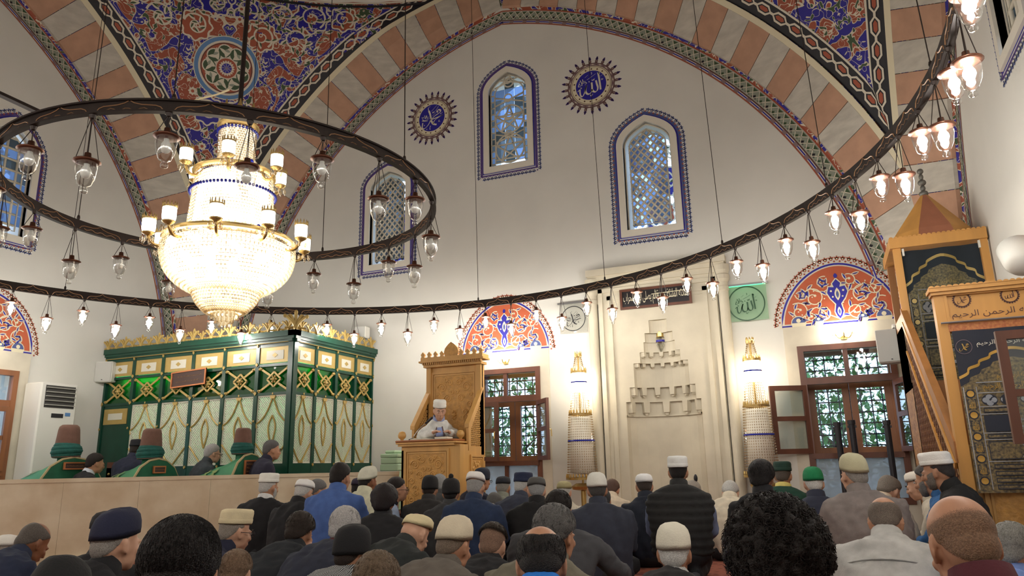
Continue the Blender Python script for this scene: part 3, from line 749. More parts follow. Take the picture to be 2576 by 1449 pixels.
# ================================================================ PAINTED PANELS
def lunette(side, c, label, hw=0.70, zb=2.76, ht=0.74):
    F = FM[side]; P = Paint(); n = 18
    up = [(c-hw, zb)]; 
    for k in range(1, 2*n):
        t = k/n-1; a = abs(t); x = c+hw*t; z = zb+ht*(1-a**2.25)**0.62*(1-0.05*a)+0.02*(1-a)**2
        up.append((c+hw*math.copysign(1-(1-a)**1.35, t), zb+ht*(1-(1-(1-a)**1.35)**1.9)**0.60))
    up.append((c+hw, zb)); lp = up[::-1]
    P.poly(offs(lp, 0.06), 'w', 1); P.ribbon(offs(lp, 0.03), 0.026, 'b', 2, close=True); P.poly(lp, 'o', 2)
    crest(P, offs(up, 0.07), 0.07, ('r', 'c', 'r'), 0.055, skip=lambda p: p[1] < zb-0.02)
    def two(f):
        for s in (-1, 1): f(s)
    def sp(s, x, z, r, h, turn=1.35, a0=0.0):
        pts = [(c+s*(x+r*(1-0.75*t)*math.cos(a0+h*t*turn*2*PI)), zb+z+r*(1-0.75*t)*math.sin(a0+h*t*turn*2*PI)) for t in np.linspace(0, 1, 26)]
        P.ribbon(pts, 0.014, 'c', 4)
        for k in (3, 7, 11, 15, 19):
            d = np.array(pts[k+1])-np.array(pts[k]); nn = np.array((-d[1], d[0]))*(1 if k % 2 else -1); e = d/np.linalg.norm(d)+nn/np.linalg.norm(nn)*0.8
            P.leaf(pts[k], e, 0.105, 0.045, 'c', 5, 0.2*s); P.leaf(np.array(pts[k])+e*0.01, e, 0.08, 0.022, 'b' if k % 3 else 'v', 6, 0.2*s)
        P.disc(pts[-1], 0.018, 'c', 5, 8); P.disc(pts[12], 0.016, 'c', 5, 8)
    two(lambda s: (sp(s, .30, .33, .15, s*0+1), sp(s, .20, .12, .12, -1), sp(s, .50, .16, .13, 1, 1.2, 1), sp(s, .16, .53, .09, -1, 1.1, 2), sp(s, .44, .40, .09, -1, 1.1), sp(s, .36, .07, .07, 1)))
    two(lambda s: (P.ribbon(cr([(c, zb+.02), (c+s*.15, zb+.10), (c+s*.28, zb+.20), (c+s*.42, zb+.10), (c+s*.60, zb+.03)], 6), 0.014, 'c', 3), P.ribbon(cr([(c+s*.04, zb+.5), (c+s*.18, zb+.40), (c+s*.35, zb+.48)], 6), 0.013, 'c', 3)))
    for s in (-1, 1):
        for x, r in ((.52, .085), (.27, .055)): P.disc((c+s*x, zb+.01), r+0.012, 'c', 5, 14); P.poly([(c+s*x+r*math.cos(q), max(zb+0.005, zb+.01+r*math.sin(q))) for q in np.linspace(0, PI, 10)], 'n', 6); P.disc((c+s*x, zb+.04), r*0.35, 'c', 7, 8)
    body = [(0, .56), (.05, .50), (.035, .45), (.10, .46), (.125, .38), (.09, .30), (.03, .22), (.05, .12), (.03, .06), (0, .02)]
    full = [(c+x, zb+z) for x, z in body]+[(c-x, zb+z) for x, z in body[::-1][1:-1]]
    P.poly(offs(full, 0.014), 'c', 7); P.poly(full, 'b', 8); P.leaf((c, zb+.57), (0, 1), .07, .05, 'b', 8)
    P.leaf((c, zb+.27), (0, 1), .17, .07, 'c', 9); P.leaf((c, zb+.30), (0, 1), .10, .035, 'n', 10); P.leaf((c, zb+.06), (0, 1), .12, .05, 'c', 9); P.leaf((c, zb+.08), (0, 1), .07, .025, 'n', 10)
    for s in (-1, 1): P.disc((c+s*.075, zb+.40), .014, 'c', 9, 8); P.disc((c+s*.06, zb+.32), .012, 'c', 9, 8)
    for k in range(40):
        r2 = random.Random(k); x, z = r2.uniform(-.6, .6), r2.uniform(.04, .6)
        if inside((c+x, zb+z), offs(lp, -0.05)): P.disc((c+x, zb+z), 0.010, 'c', 4, 6)
    o = P.build('lunette_panel', PM, F, dz=0.0016); tag(o, label, 'wall painting', 'painted lunettes over the lower windows')
lunette('Q', -4.49, 'orange and blue painted half-round panel over the window behind the preaching chair')
lunette('Q', 0.35, 'orange and blue painted half-round panel beside the minbar')
lunette('L', 6.45, 'orange and blue painted half-round panel cut by the left picture edge')
lunette('R', 6.25, 'painted half-round panel on the right wall, only its crest showing')
def medallion(px, py, strokes, label, rot=0.0):
    p = onY(px, py, YQ); c = (float(p[0]), float(p[2])); P = Paint(); R0 = 0.388
    pts = []
    for k in range(24):
        for q, r in ((-.5, 1.0), (-.28, 1.02), (-.13, 1.10), (-.09, 1.2), (.09, 1.2), (.13, 1.10), (.28, 1.02)):
            a = 2*PI*(k+q)/24; pts.append((c[0]+R0*r*math.cos(a), c[1]+R0*r*math.sin(a)))
    P.poly(pts, 'p', 1)
    for k in range(24):
        a = 2*PI*k/24; e = (math.cos(a), math.sin(a)); P.disc((c[0]+R0*1.2*e[0], c[1]+R0*1.2*e[1]), 0.024, 'v', 2, 8); P.leaf((c[0]+R0*1.19*e[0], c[1]+R0*1.19*e[1]), e, 0.05, 0.03, 'v', 2)
        P.leaf((c[0]+R0*1.02*e[0], c[1]+R0*1.02*e[1]), e, 0.065, 0.05, 'd', 2); P.leaf((c[0]+R0*1.05*e[0], c[1]+R0*1.05*e[1]), e, 0.045, 0.026, 'p', 3)
    P.disc(c, R0*1.02, 'd', 3, 40); P.ring(c, R0*.90, R0*.99, 'p', 4, 40)
    for k in range(36):
        a = 2*PI*k/36; P.ribbon([(c[0]+R0*.945*math.cos(a+x), c[1]+R0*.945*math.sin(a+x)) for x in (0, .05, .1)], 0.012, 'd' if k % 2 else 'c', 5)
    P.ring(c, R0*.85, R0*.88, 'c', 5, 40); P.disc(c, R0*.83, 'c', 5, 40)
    for k in range(18): a = 2*PI*k/18+0.1; P.disc((c[0]+R0*.74*math.cos(a), c[1]+R0*.74*math.sin(a)), 0.0145, 'd', 6, 8)
    P.disc(c, R0*.66, 'b', 6, 36); script(P, strokes, c, R0*.64, 'w', 8)
    o = P.build('calligraphy_roundel', PM, FQ, dz=0.0018); tag(o, label, 'wall painting', 'calligraphy roundels on the mihrab wall')
medallion(1487, 215, ALLAH, 'blue calligraphy roundel right of the highest window')
medallion(1087, 297, MUHAM, 'blue calligraphy roundel left of the highest window')
# ================================================================ MIHRAB
mroot = thing('mihrab', 'pale limestone prayer niche with stepped hood and corner columns', 'mihrab', (MX, YQ, 0))
zt = 3.82; xl, xr = MX-1.0, MX+1.0
zs_ = [float(onY(1660, y, YQ-0.1)[2]) for y in (1042, 1007, 970, 909, 882, 857, 834, 802)]
hws = [.53, .465, .39, .29, .225, .20, .13]
st = [(MX-hws[0], 0.0)]
for k in range(7): st += [(MX-hws[k], zs_[k+1])]+([(MX-hws[k+1], zs_[k+1])] if k < 6 else [])
st += [(2*MX-x, z) for x, z in st[::-1]]
mb = MB(); mb.extr([[(xl+0.22, -0.0), (xr-0.22, -0.0), (xr-0.22, 3.3), (xl+0.22, 3.3)], [(x, z+0.001) for x, z in st]], FQ, 0.06, -0.02); mb.build('niche_panel', m_stone, mroot)
prof = [(hws[0], 0.0)]
for k in range(7): prof += [(hws[k], zs_[k+1])]+([(hws[k+1], zs_[k+1])] if k < 6 else [(0.001, zs_[7])])
mb = MB(); mb.lathe(prof, (MX, YQ-0.06, 0), 10, sy=0.55, a0=0, a1=PI); mb.build('niche', m_stone, mroot)
mb = MB(); mb.lathe([(hws[0]+0.012, zs_[0]-0.012), (hws[0]-0.02, zs_[0]-0.012), (hws[0]-0.02, zs_[0]+0.008), (hws[0]+0.012, zs_[0]+0.008)], (MX, YQ-0.07, 0), 14, sy=0.54, a0=0, a1=PI); mb.build('niche_string_course', m_stone, mroot)
for tier, n, w, h in ((0, 5, .05, .15), (1, 6, .04, .11), (2, 7, .028, .05), (3, 5, .03, .06)):      # hanging consoles of the hood
    for k in range(n):
        a = PI*(k+0.5)/n; r = hws[tier]*0.97; x, y = MX+r*math.cos(a), YQ-0.06+r*0.55*math.sin(a)*0.97; z = zs_[tier+1]
        m2 = MB(); rz = Matrix.Rotation(a-PI/2, 3, 'Z')
        def bx(u, v, t): q = rz @ Vector((u, -t, 0)); return (x+q.x, y+q.y, v)
        m2.extr([[(-w, z), (-w*0.8, z-h), (w*0.8, z-h), (w, z)]], bx, -0.02, 0.055); m2.extr([[(-w*.6, z-h), (-w*.35, z-h*1.25), (w*.35, z-h*1.25), (w*.6, z-h)]], bx, -0.02, 0.035); m2.build('muqarnas_console', m_stone, mroot)
mb = MB()
for a, d in ((0.0, 0.10), (0.065, 0.07), (0.13, 0.09)):                                    # stepped frame
    for lo, hi in ((xl+0.14+a, xl+0.205+a), (xr-0.205-a, xr-0.14-a)): mb.box((lo, YQ-d, 0), (hi, YQ, 3.52-a*0.9))
    mb.box((xl+0.14+a, YQ-d, 3.46-a*0.9), (xr-0.14-a, YQ, 3.52-a*0.9))
mb.build('frame_moulding', m_stone, mroot)
mb = MB(); mb.box((xl+0.12, YQ-0.05, 0), (xr-0.12, YQ, 3.3)) if False else None
mb.box((xl+0.12, YQ-0.075, 3.30), (xr-0.12, YQ, 3.60)); mb.box((xl+0.13, YQ-0.06, 0), (xl+0.24, YQ, 3.35)); mb.box((xr-0.24, YQ-0.06, 0), (xr-0.13, YQ, 3.35)); mb.build('backing_panel', m_stone, mroot)
mb = MB(); mb.box((xl+0.02, YQ-0.10, 3.58), (xr-0.02, YQ, 3.66)); mb.box((xl, YQ-0.13, 3.66), (xr, YQ, 3.72)); mb.box((xl-0.02, YQ-0.16, 3.72), (xr+0.02, YQ, zt)); mb.build('cornice', m_stone, mroot)
for x in (xl+0.045, xr-0.045):
    mb = MB(); mb.lathe([(.085, 0), (.085, .12), (.07, .16), (.07, 3.30), (.08, 3.31), (.08, 3.36), (.07, 3.38), (.075, 3.43), (.10, 3.47), (.10, 3.53), (.085, 3.55), (.105, 3.60), (.105, 3.68), (0, 3.68)], (x, YQ-0.07, 0), 20); mb.build('column', m_stone, mroot, smooth=False)
# inscription board and hanging lamp
iroot = thing('inscription_board', 'dark inscription board with gold Arabic script above the prayer niche', 'sign', (MX+0.02, YQ-0.08, 3.18))
u0, u1, v0, v1 = MX-0.50, MX+0.50, 3.19, 3.45
FI = lambda u, v, t: (u, YQ-0.095-t, v)
MB().extr([[(u0, v0), (u1, v0), (u1, v1), (u0, v1)]], FI, 0.0, 0.02).build('board', mat('black_lacquer', (34, 30, 32), 0.35), iroot)
mb = MB(); frame(mb, FI, u0-0.02, u1+0.02, v0-0.02, v1+0.02, 0.035, 0.0, 0.035); mb.build('frame', m_wood, iroot)
mb = MB(); textfit(mb, AYA, FI, u0+0.03, v0+0.03, u1-0.03, v1-0.03, 0.022); mb.tube([FI(u0+.45, 3.36, .024), FI(u1-.05, 3.375, .024)], 0.006, 4); mb.build('lettering', PM['c'], iroot)
lroot = thing('niche_lamp', 'small gilt and crystal lamp hanging in the prayer niche', 'lamp', (MX, YQ-0.02, 2.2)); L0 = np.array((MX, YQ+0.06))
zz = lambda y: float(onY(1660, y, YQ+0.06)[2])
m_brass = mat('brass', (206, 176, 112), 0.32, 0.85); m_gilt = mat('gilt_paint', (178, 150, 82), 0.4, 0.4)
mb = MB(); mb.lathe([(.03, zz(806)), (.03, zz(810)), (.012, zz(818)), (.006, zz(820))], (*L0, 0), 10); mb.tube([(*L0, zz(820)), (*L0, zz(832))], 0.006, 5); mb.build('hook', m_brass, lroot)
mb = MB(); mb.lathe([(.045, zz(833)), (.055, zz(836)), (.055, zz(847)), (.065, zz(850))], (*L0, 0), 12); mb.build('gallery', m_brass, lroot)
mb = MB(); mb.lathe([(.062, zz(850)), (.064, zz(856)), (.05, zz(866)), (.062, zz(868)), (.035, zz(878)), (.004, zz(888))], (*L0, 0), 12); mb.build('crystal_bowl', glassmat('crystal', (235, 235, 230), 0.3, 0.05), lroot)
mb = MB(); mb.lathe([(.066, zz(856)), (.066, zz(861))], (*L0, 0), 12); mb.build('blue_band', PM['b'], lroot)
# ================================================================ GARDEN outside
m_leaf = mat('garden_leaf', (74, 128, 62), 0.6, var=0.35, scale=3); m_leaf2 = mat('garden_leaf_dark', (46, 88, 48), 0.6, var=0.3, scale=3); m_bark = mat('bark', (84, 68, 54), 0.9, bump=0.3)
def tree(x, y, z0, h, r, n, label, m, seed):
    rr = random.Random(seed); root = thing('garden_tree', label, 'tree', (x, y, z0), group='trees in the garden outside')
    mb = MB(); mb.tube([(x, y, z0), (x+.05, y, z0+h*.3), (x-.05, y, z0+h*.6)], [.12, .1, .05], 8)
    for k in range(5): a = k*1.3; mb.tube([(x, y, z0+h*(.3+.06*k)), (x+r*.6*math.cos(a), y+r*.6*math.sin(a), z0+h*(.5+.06*k))], [.05, .015], 5)
    mb.build('trunk', m_bark, root); mb = MB()
    for k in range(n):
        while True:
            p = np.array([rr.uniform(-1, 1) for _ in range(3)])
            if p@p < 1: break
        c = np.array((x, y, z0+h*0.58))+p*np.array((r, r, h*0.46)); a = np.array([rr.gauss(0, 1) for _ in range(3)]); a /= np.linalg.norm(a); b = np.cross(a, (0, 0, 1)); b /= np.linalg.norm(b)+1e-6; q = np.cross(a, b)*0.015
        s = rr.uniform(.05, .11); mb.add([c-a*s, c+b*s*.5+q, c+a*s, c-b*s*.5+q], [(0, 1, 2, 3)])
    mb.build('foliage', m, root, kind='stuff')
tree(0.2, 14.4, -0.5, 3.4, 1.5, 2600, 'bright green leafy tree outside the window beside the minbar', m_leaf, 1); tree(2.6, 12.6, -0.5, 3.2, 0.8, 1500, 'dark green tree outside, right of the minbar window', m_leaf2, 2)
tree(-6.9, 15.6, -0.5, 4.2, 1.6, 2400, 'leafy tree outside the window behind the preaching chair', m_leaf, 3); tree(-10.4, 14.6, 0, 6.4, 2.0, 1800, 'tall dark tree shading the lattice window above the tombs', m_leaf2, 4)
tag(MB().box((-30, YQ+THK, -0.7), (25, 45, -0.5)).build('ground', mat('garden_gravel', (150, 150, 130), 0.9, var=0.2)), kind='structure')
# ================================================================ LAMPS
m_ring = mat('dark_bronze_iron', (44, 34, 30), 0.45, 0.5, var=0.2); m_gold = mat('antique_gold_line', (158, 118, 84), 0.5, 0.3)
m_copper = mat('copper_cap', (110, 72, 56), 0.35, 0.8); g_lamp = glassmat('lamp_glass', (246, 246, 244), 0.10, 0.03)
def emis(name, col, s):
    m = bpy.data.materials.new(name); m.use_nodes = True; N = m.node_tree.nodes; N.remove(N['Principled BSDF']); e = N.new('ShaderNodeEmission'); e.inputs[0].default_value = (*col, 1); e.inputs[1].default_value = s
    m.node_tree.links.new(e.outputs[0], N['Material Output'].inputs[0]); return m
def glowrows(name, col, s):
    """lit crystal tier: bright rows of drops with dimmer brass wires between"""
    m = emis(name, col, s); N = m.node_tree.nodes; L = m.node_tree.links; e = N['Emission']; tc = N.new('ShaderNodeTexCoord'); sx = N.new('ShaderNodeSeparateXYZ'); L.new(tc.outputs['Object'], sx.inputs[0])
    def wave(src, k):
        a = N.new('ShaderNodeMath'); a.operation = 'MULTIPLY'; a.inputs[1].default_value = k; L.new(src, a.inputs[0]); f = N.new('ShaderNodeMath'); f.operation = 'FRACT'; L.new(a.outputs[0], f.inputs[0])
        g = N.new('ShaderNodeMath'); g.operation = 'LESS_THAN'; g.inputs[1].default_value = 0.16; L.new(f.outputs[0], g.inputs[0]); return g.outputs[0]
    at = N.new('ShaderNodeMath'); at.operation = 'ARCTAN2'; L.new(sx.outputs[1], at.inputs[0]); L.new(sx.outputs[0], at.inputs[1])
    mx = N.new('ShaderNodeMath'); mx.operation = 'MAXIMUM'; L.new(wave(sx.outputs[2], 38.0), mx.inputs[0]); L.new(wave(at.outputs[0], 14.0), mx.inputs[1])
    nz = N.new('ShaderNodeTexNoise'); nz.inputs['Scale'].default_value = 9.0; L.new(tc.outputs['Object'], nz.inputs['Vector']); r = N.new('ShaderNodeMath'); r.operation = 'GREATER_THAN'; r.inputs[1].default_value = 0.47; L.new(nz.outputs['Fac'], r.inputs[0])
    m2 = N.new('ShaderNodeMath'); m2.operation = 'MULTIPLY'; L.new(mx.outputs[0], m2.inputs[0]); L.new(r.outputs[0], m2.inputs[1])
    ml = N.new('ShaderNodeMix'); ml.data_type = 'RGBA'; ml.inputs[6].default_value = (*col, 1); ml.inputs[7].default_value = (.17, .13, .085, 1); L.new(m2.outputs[0], ml.inputs[0]); L.new(ml.outputs[2], e.inputs[0]); return m
m_bulb = emis('lit_bulb', (1.0, 0.965, 0.91), BULB); m_bulboff = mat('frosted_bulb', (236, 236, 232), 0.4)
m_glow = glowrows('glowing_drum', (1.0, 0.94, 0.84), CHAND); m_glow3 = emis('glowing_core_soft', (1.0, 0.86, 0.66), 0.9); m_glow2 = glowrows('glowing_drum_dim', (1.0, 0.88, 0.68), CHAND*0.4); m_candle = emis('glowing_candle_shade', (1.0, 0.93, 0.82), CHAND*1.3)
g_crys = glassmat('crystal_bead', (250, 240, 220), 0.22, 0.06); m_blue = mat('blue_crystal', (34, 42, 150), 0.15)
def make_lamp(s, lit, lng):
    """cap disc, glass bell, bulb, three chains; hung from its origin"""
    root = thing('hanging_lamp', '', 'lamp'); d = 0.30 if lng else 0.15
    mb = MB(); mb.lathe([(0, -d+.055), (.018, -d+.05), (.022, -d+.015), (.028, -d+.01), (.075, -d), (.078, -d-.008), (.055, -d-.014), (0, -d-.014)], n=18); cap = mb.build('cap', m_copper, root, smooth=True)
    mb = MB()
    for k in range(3): a = 2*PI*k/3+.4; mb.tube([(.006*math.cos(a), .006*math.sin(a), -.02), (.068*math.cos(a), .068*math.sin(a), -d)], .0028, 4)
    mb.tube([(0, 0, -.02), (0, 0, -d+.05)], .0035, 4); mb.build('chain', m_ring, root); MB().lathe([(0, 0), (.022, 0), (.014, -.022), (0, -.03)], n=8).build('hook', m_ring, root)
    mb = MB(); mb.lathe([(.058, -d-.012), (.062, -d-.05), (.054, -d-.11), (.036, -d-.155), (.014, -d-.17), (.022, -d-.185), (.022, -d-.2), (.012, -d-.208), (0, -d-.208)], n=16); mb.build('glass_bell', g_lamp, root, smooth=True)
    mb = MB(); mb.lathe([(0, -d-.014), (.016, -d-.02), (.016, -d-.035), (.030, -d-.06), (.032, -d-.08), (.022, -d-.105), (0, -d-.115)], n=7); mb.build('bulb', m_bulb if lit else m_bulboff, root, smooth=True)
    return root
def ringlamp(name, label, R, zr, h, nl, off, lit, cables, lbl, grp, nsc, zflip=False):
    root = thing(name, label, 'chandelier', (LX, LY, zr)); n = 120
    mb = MB(); mb.lathe([(R-.012, 0), (R-.012, h), (R+.03, h), (R+.03, h-.012), (R+.012, h-.012), (R+.012, .012), (R+.03, .012), (R+.03, 0), (R-.012, 0)], (LX, LY, zr), n); mb.build('hoop', m_ring, root)
    mb = MB()
    for k in range(nl):                    # gilt scallops on both faces
        for rr in (R-.014, R+.014):
            pts = []
            for t, z in ((.06, .12), (.10, .40), (.16, .52), (.34, .58), (.44, .72), (.5, .92), (.56, .72), (.66, .58), (.84, .52), (.90, .40), (.94, .12)):
                a = 2*PI*(k+t)/nl+off; pts.append((LX+rr*math.cos(a), LY+rr*math.sin(a), zr+h*z))
            mb.tube(pts, .0042 if R > 3 else .0032, 4)
            pts = [(LX+rr*math.cos(2*PI*(k+t)/nl+off), LY+rr*math.sin(2*PI*(k+t)/nl+off), zr+h*(.24+.1*math.sin(t*30))) for t in np.linspace(.16, .84, 15)]; mb.tube(pts, .0028, 3)
    mb.build('gilt_scallop', m_gold, root, kind='stuff')
    for a in cables:
        p = np.array((LX+R*math.cos(a), LY+R*math.sin(a))); q = np.array((LX, LY)); q = p*0.96+q*0.04
        mb = MB(); mb.tube([(*p, zr+h), (*q, 9.4 if R > 3 else 9.6)], .004, 5); mb.ell((*p, zr+h+.02), (.014, .014, .03), 6, 4); mb.build('suspension_cable', m_ring, root)
    protos = {}; seen = []
    for k in range(nl):
        a = 2*PI*k/nl+off; p = (LX+R*math.cos(a), LY+R*math.sin(a), zr)
        lng = k % 2
        if lng not in protos: r = protos[lng] = make_lamp(1, lit, lng)
        else: r = copytree(protos[lng])
        r.location = p; tag(r, lbl[lng], 'lamp', grp[lng]); cnt = (np.array(p)-CAM)@_f; px = proj((p[0], p[1], zr-(.35 if lng else .2))) if cnt > .5 else (-1, -1, 0)
        if 0 < px[0] < 2576 and -25 < px[1] < 1449: seen.append((k, lng, r, px, cnt))
    ordn = lambda i: ('first', 'second', 'third', 'fourth', 'fifth', 'sixth', 'seventh', 'eighth', 'ninth', 'tenth')[i] if i < 10 else '%dth' % (i+1) if (i+1) % 10 not in (1, 2, 3) or 10 < i+1 < 14 else '%d%s' % (i+1, {1: 'st', 2: 'nd', 3: 'rd'}[(i+1) % 10])
    dc = float((np.array((LX, LY, zr))-CAM)@_f)
    for lng in (0, 1):
        w = ('short', 'long')[lng]
        if lit:
            for i, q in enumerate(sorted([s for s in seen if s[1] == lng], key=lambda s: -s[0] if s[0] < nl*.75 else -(s[0]-nl))): q[2]['label'] = 'lit lamp, %s %s-chained one along the outer hoop from the left' % (ordn(i), w)
        else:
            for near in (True, False):
                for i, q in enumerate(sorted([s for s in seen if s[1] == lng and (s[4] < dc) == near], key=lambda s: s[3][0])): q[2]['label'] = 'unlit lamp, %s %s-chained from the left on the %s side of inner hoop' % (ordn(i), w, 'near' if near else 'far')
    return root
def angs(R, zr, pts): return [math.atan2(*(onZ(x, y, zr)[:2]-np.array((LX, LY)))[::-1]) for x, y in pts]
ZO, ZI = 3.26, 3.09
ringlamp('outer_ring_chandelier', 'huge dark iron hoop with lit glass lamps hung round the whole hall', 5.20, ZO, .105, 80, 0.02, True,
         angs(5.2, ZO, [(165, 745), (1193, 768), (1517, 722), (1812, 635), (2120, 500), (600, 785)])+[0.1, -.5, -1.2, -2, 3.0],
         ('lit glass lamp on a short chain under the outer iron hoop', 'lit glass lamp on a long chain under the outer iron hoop'), ('short-chained lit lamps of the outer hoop', 'long-chained lit lamps of the outer hoop'), 80)
inner = ringlamp('inner_ring_chandelier', 'smaller dark iron hoop with unlit glass lamps around the crystal chandelier', 1.64, ZI, .085, 22, 0.1, False,
         angs(1.64, ZI, [(1022, 432), (430, 280), (790, 640), (200, 575)]),
         ('unlit clear glass lamp on a short chain under the inner iron hoop', 'unlit clear glass lamp on a long chain under the inner iron hoop'), ('short-chained unlit lamps of the inner hoop', 'long-chained unlit lamps of the inner hoop'), 22)
p0, p1 = onZ(0, 237, ZI+.3), onZ(118, 292, ZI+.09); MB().tube([p0+(p0-p1)*1.5, p1], .022, 6).build('brace_bar', m_ring, inner)
MB().tube(cr([onZ(437, 271, ZI+.10), onZ(500, 250, ZI+.16), onZ(545, 238, ZI+.20), onZ(577, 226, ZI+.24)], 5), .006, 6).build('loose_cable', mat('cream_cable', (226, 208, 164), .5), inner)
# --- great crystal chandelier
ch = thing('crystal_chandelier', 'tall glowing crystal chandelier with tiered bowl and candle arms', 'chandelier', (LX, LY, 2.06)); c0 = (LX, LY, 0); DC = 5.9
Z = lambda y: axz(LX, LY, y)
k_ = DC/FPX
def drum(r0, z0, r1, z1, bulge, rows, n, name, mg, bead=0.017, core=0.90, glow=True):
    prof = []
    for i in range(rows+1):
        t = i/rows; prof.append((r0+(r1-r0)*t+bulge*math.sin(PI*t), z0+(z1-z0)*t))
    if glow: mb = MB(); mb.lathe([(0.01, z0)]+[(r*core, z) for r, z in prof]+[(0.01, z1)], c0, 40); mb.build(name+'_light', mg, ch, smooth=True)
    mb = MB()
    for i, (r, z) in enumerate(prof):
        for k in range(n):
            a = 2*PI*(k+.5*(i % 2))/n; e = np.array((math.cos(a), math.sin(a), 0)); t = np.array((-e[1], e[0], 0)); c = np.array((LX, LY, z))+e*r; hz = abs(z1-z0)/rows*0.46
            mb.add([c+t*bead, c+e*bead*.8, c-t*bead, c-e*bead*.8, c+(0, 0, hz), c-(0, 0, hz)], [(0, 1, 4), (1, 2, 4), (2, 3, 4), (3, 0, 4), (1, 0, 5), (2, 1, 5), (3, 2, 5), (0, 3, 5)])
    mb.build(name+'_crystal', g_crys, ch, kind='stuff')
    return prof
drum(.145, Z(420), .15, Z(330), 0, 16, 44, 'top_tier', m_glow3, .0105)
drum(.335, Z(596), .30, Z(450), 0, 18, 84, 'middle_tier', m_glow, .013)
R1 = .505
bowl = [(R1, Z(624)), (R1+.005, Z(640)), (R1-.005, Z(662)), (R1-.03, Z(684)), (R1-.085, Z(706)), (R1-.16, Z(724)), (R1-.25, Z(738))]
mb = MB(); mb.lathe([(.01, Z(622))]+[(r*.94, z) for r, z in bowl]+[(.01, Z(738))], c0, 48); mb.build('bowl_light', m_glow, ch, smooth=True)
def beadrows(prof, n, name, bead=.014, per=3):
    P = cr([(r, 0, z) for r, z in prof], per); mb = MB()
    for i, q in enumerate(P):
        for k in range(n):
            a = 2*PI*(k+.5*(i % 2))/n; e = np.array((math.cos(a), math.sin(a), 0)); t = np.array((-e[1], e[0], 0)); c = np.array((LX, LY, q[2]))+e*q[0]
            mb.add([c+t*bead, c+e*bead, c-t*bead, c-e*bead*.5, c+(0, 0, bead*1.3), c-(0, 0, bead*1.3)], [(0, 1, 4), (1, 2, 4), (2, 3, 4), (3, 0, 4), (1, 0, 5), (2, 1, 5), (3, 2, 5), (0, 3, 5)])
    mb.build(name, g_crys, ch, kind='stuff')
beadrows(bowl, 100, 'bowl_crystal', .014)
b2 = [(.262, Z(706)), (.268, Z(722)), (.255, Z(742)), (.225, Z(762)), (.175, Z(780)), (.14, Z(788))]
mb = MB(); mb.lathe([(.01, Z(706))]+[(r*.92, z) for r, z in b2]+[(.01, Z(788))], c0, 36); mb.build('lower_bowl_light', m_glow2, ch, smooth=True); beadrows(b2, 60, 'lower_bowl_crystal', .012)
for j, (r, y0, y1) in enumerate(((.135, 772, 792), (.10, 786, 804), (.065, 798, 815), (.035, 808, 825))):           # pendant prisms at the tip
    n = max(8, int(r*190))
    for k in range(n):
        a = 2*PI*k/n; x, y = LX+r*math.cos(a), LY+r*math.sin(a); MB().lathe([(0, Z(y0)), (.011, Z(y0)), (.012, Z(y1-4)), (0, Z(y1))], (x, y, 0), 5).build('prism', g_crys, ch)
mb = MB(); mb.lathe([(.01, Z(778)), (.12, Z(778)), (.09, Z(790)), (.05, Z(806)), (.02, Z(818))], c0, 20); mb.build('tip_light', emis('glowing_tip', (1, .8, .5), .75), ch, smooth=True)
for r0, y, h, nm in ((.50, 616, .035, 'main_gallery'), (.315, 446, .03, 'upper_gallery'), (.155, 324, .025, 'crown_gallery'), (.27, 712, .014, 'bowl_rim'), (.142, 774, .012, 'tip_rim')):
    mb = MB(); mb.lathe([(r0-.03, Z(y)), (r0+.012, Z(y)), (r0+.016, Z(y)+h*.5), (r0+.006, Z(y)+h), (r0-.03, Z(y)+h), (r0-.03, Z(y))], c0, 48); mb.build(nm, m_brass, ch, smooth=False)
for r0, y, n in ((.345, 600, 36), (.165, 424, 18)):
    for k in range(n):
        a = 2*PI*k/n; MB().ell((LX+r0*math.cos(a), LY+r0*math.sin(a), Z(y)+.03), (.02, .02, .026), 8, 5).build('crystal_drop', m_blue if k % 5 == 0 else g_crys, ch, smooth=True)
for y, r, n in ((492, .335, 70), (336, .157, 34)):
    mb = MB()
    for k in range(n): a = 2*PI*k/n; mb.ell((LX+r*math.cos(a), LY+r*math.sin(a), Z(y)), (.013, .013, .015), 6, 4)
    mb.build('blue_bead_row', m_blue, ch, kind='stuff')
for k in range(8):
    a = 2*PI*k/8; x, y = LX+.15*math.cos(a), LY+.15*math.sin(a); MB().lathe([(.006, Z(300)), (.01, Z(296)), (.02, Z(288)), (.004, Z(268)), (0, Z(267))], (x, y, 0), 6).build('crown_finial', m_brass, ch)
mb = MB(); mb.lathe([(.15, Z(300)), (.17, Z(296)), (.06, Z(292)), (.03, Z(270)), (.02, Z(262))], c0, 16); mb.build('crown', m_brass, ch)
MB().tube([(LX, LY, Z(264)), (LX, LY, 14.0)], .02, 6).build('suspension_chain', m_ring, ch)
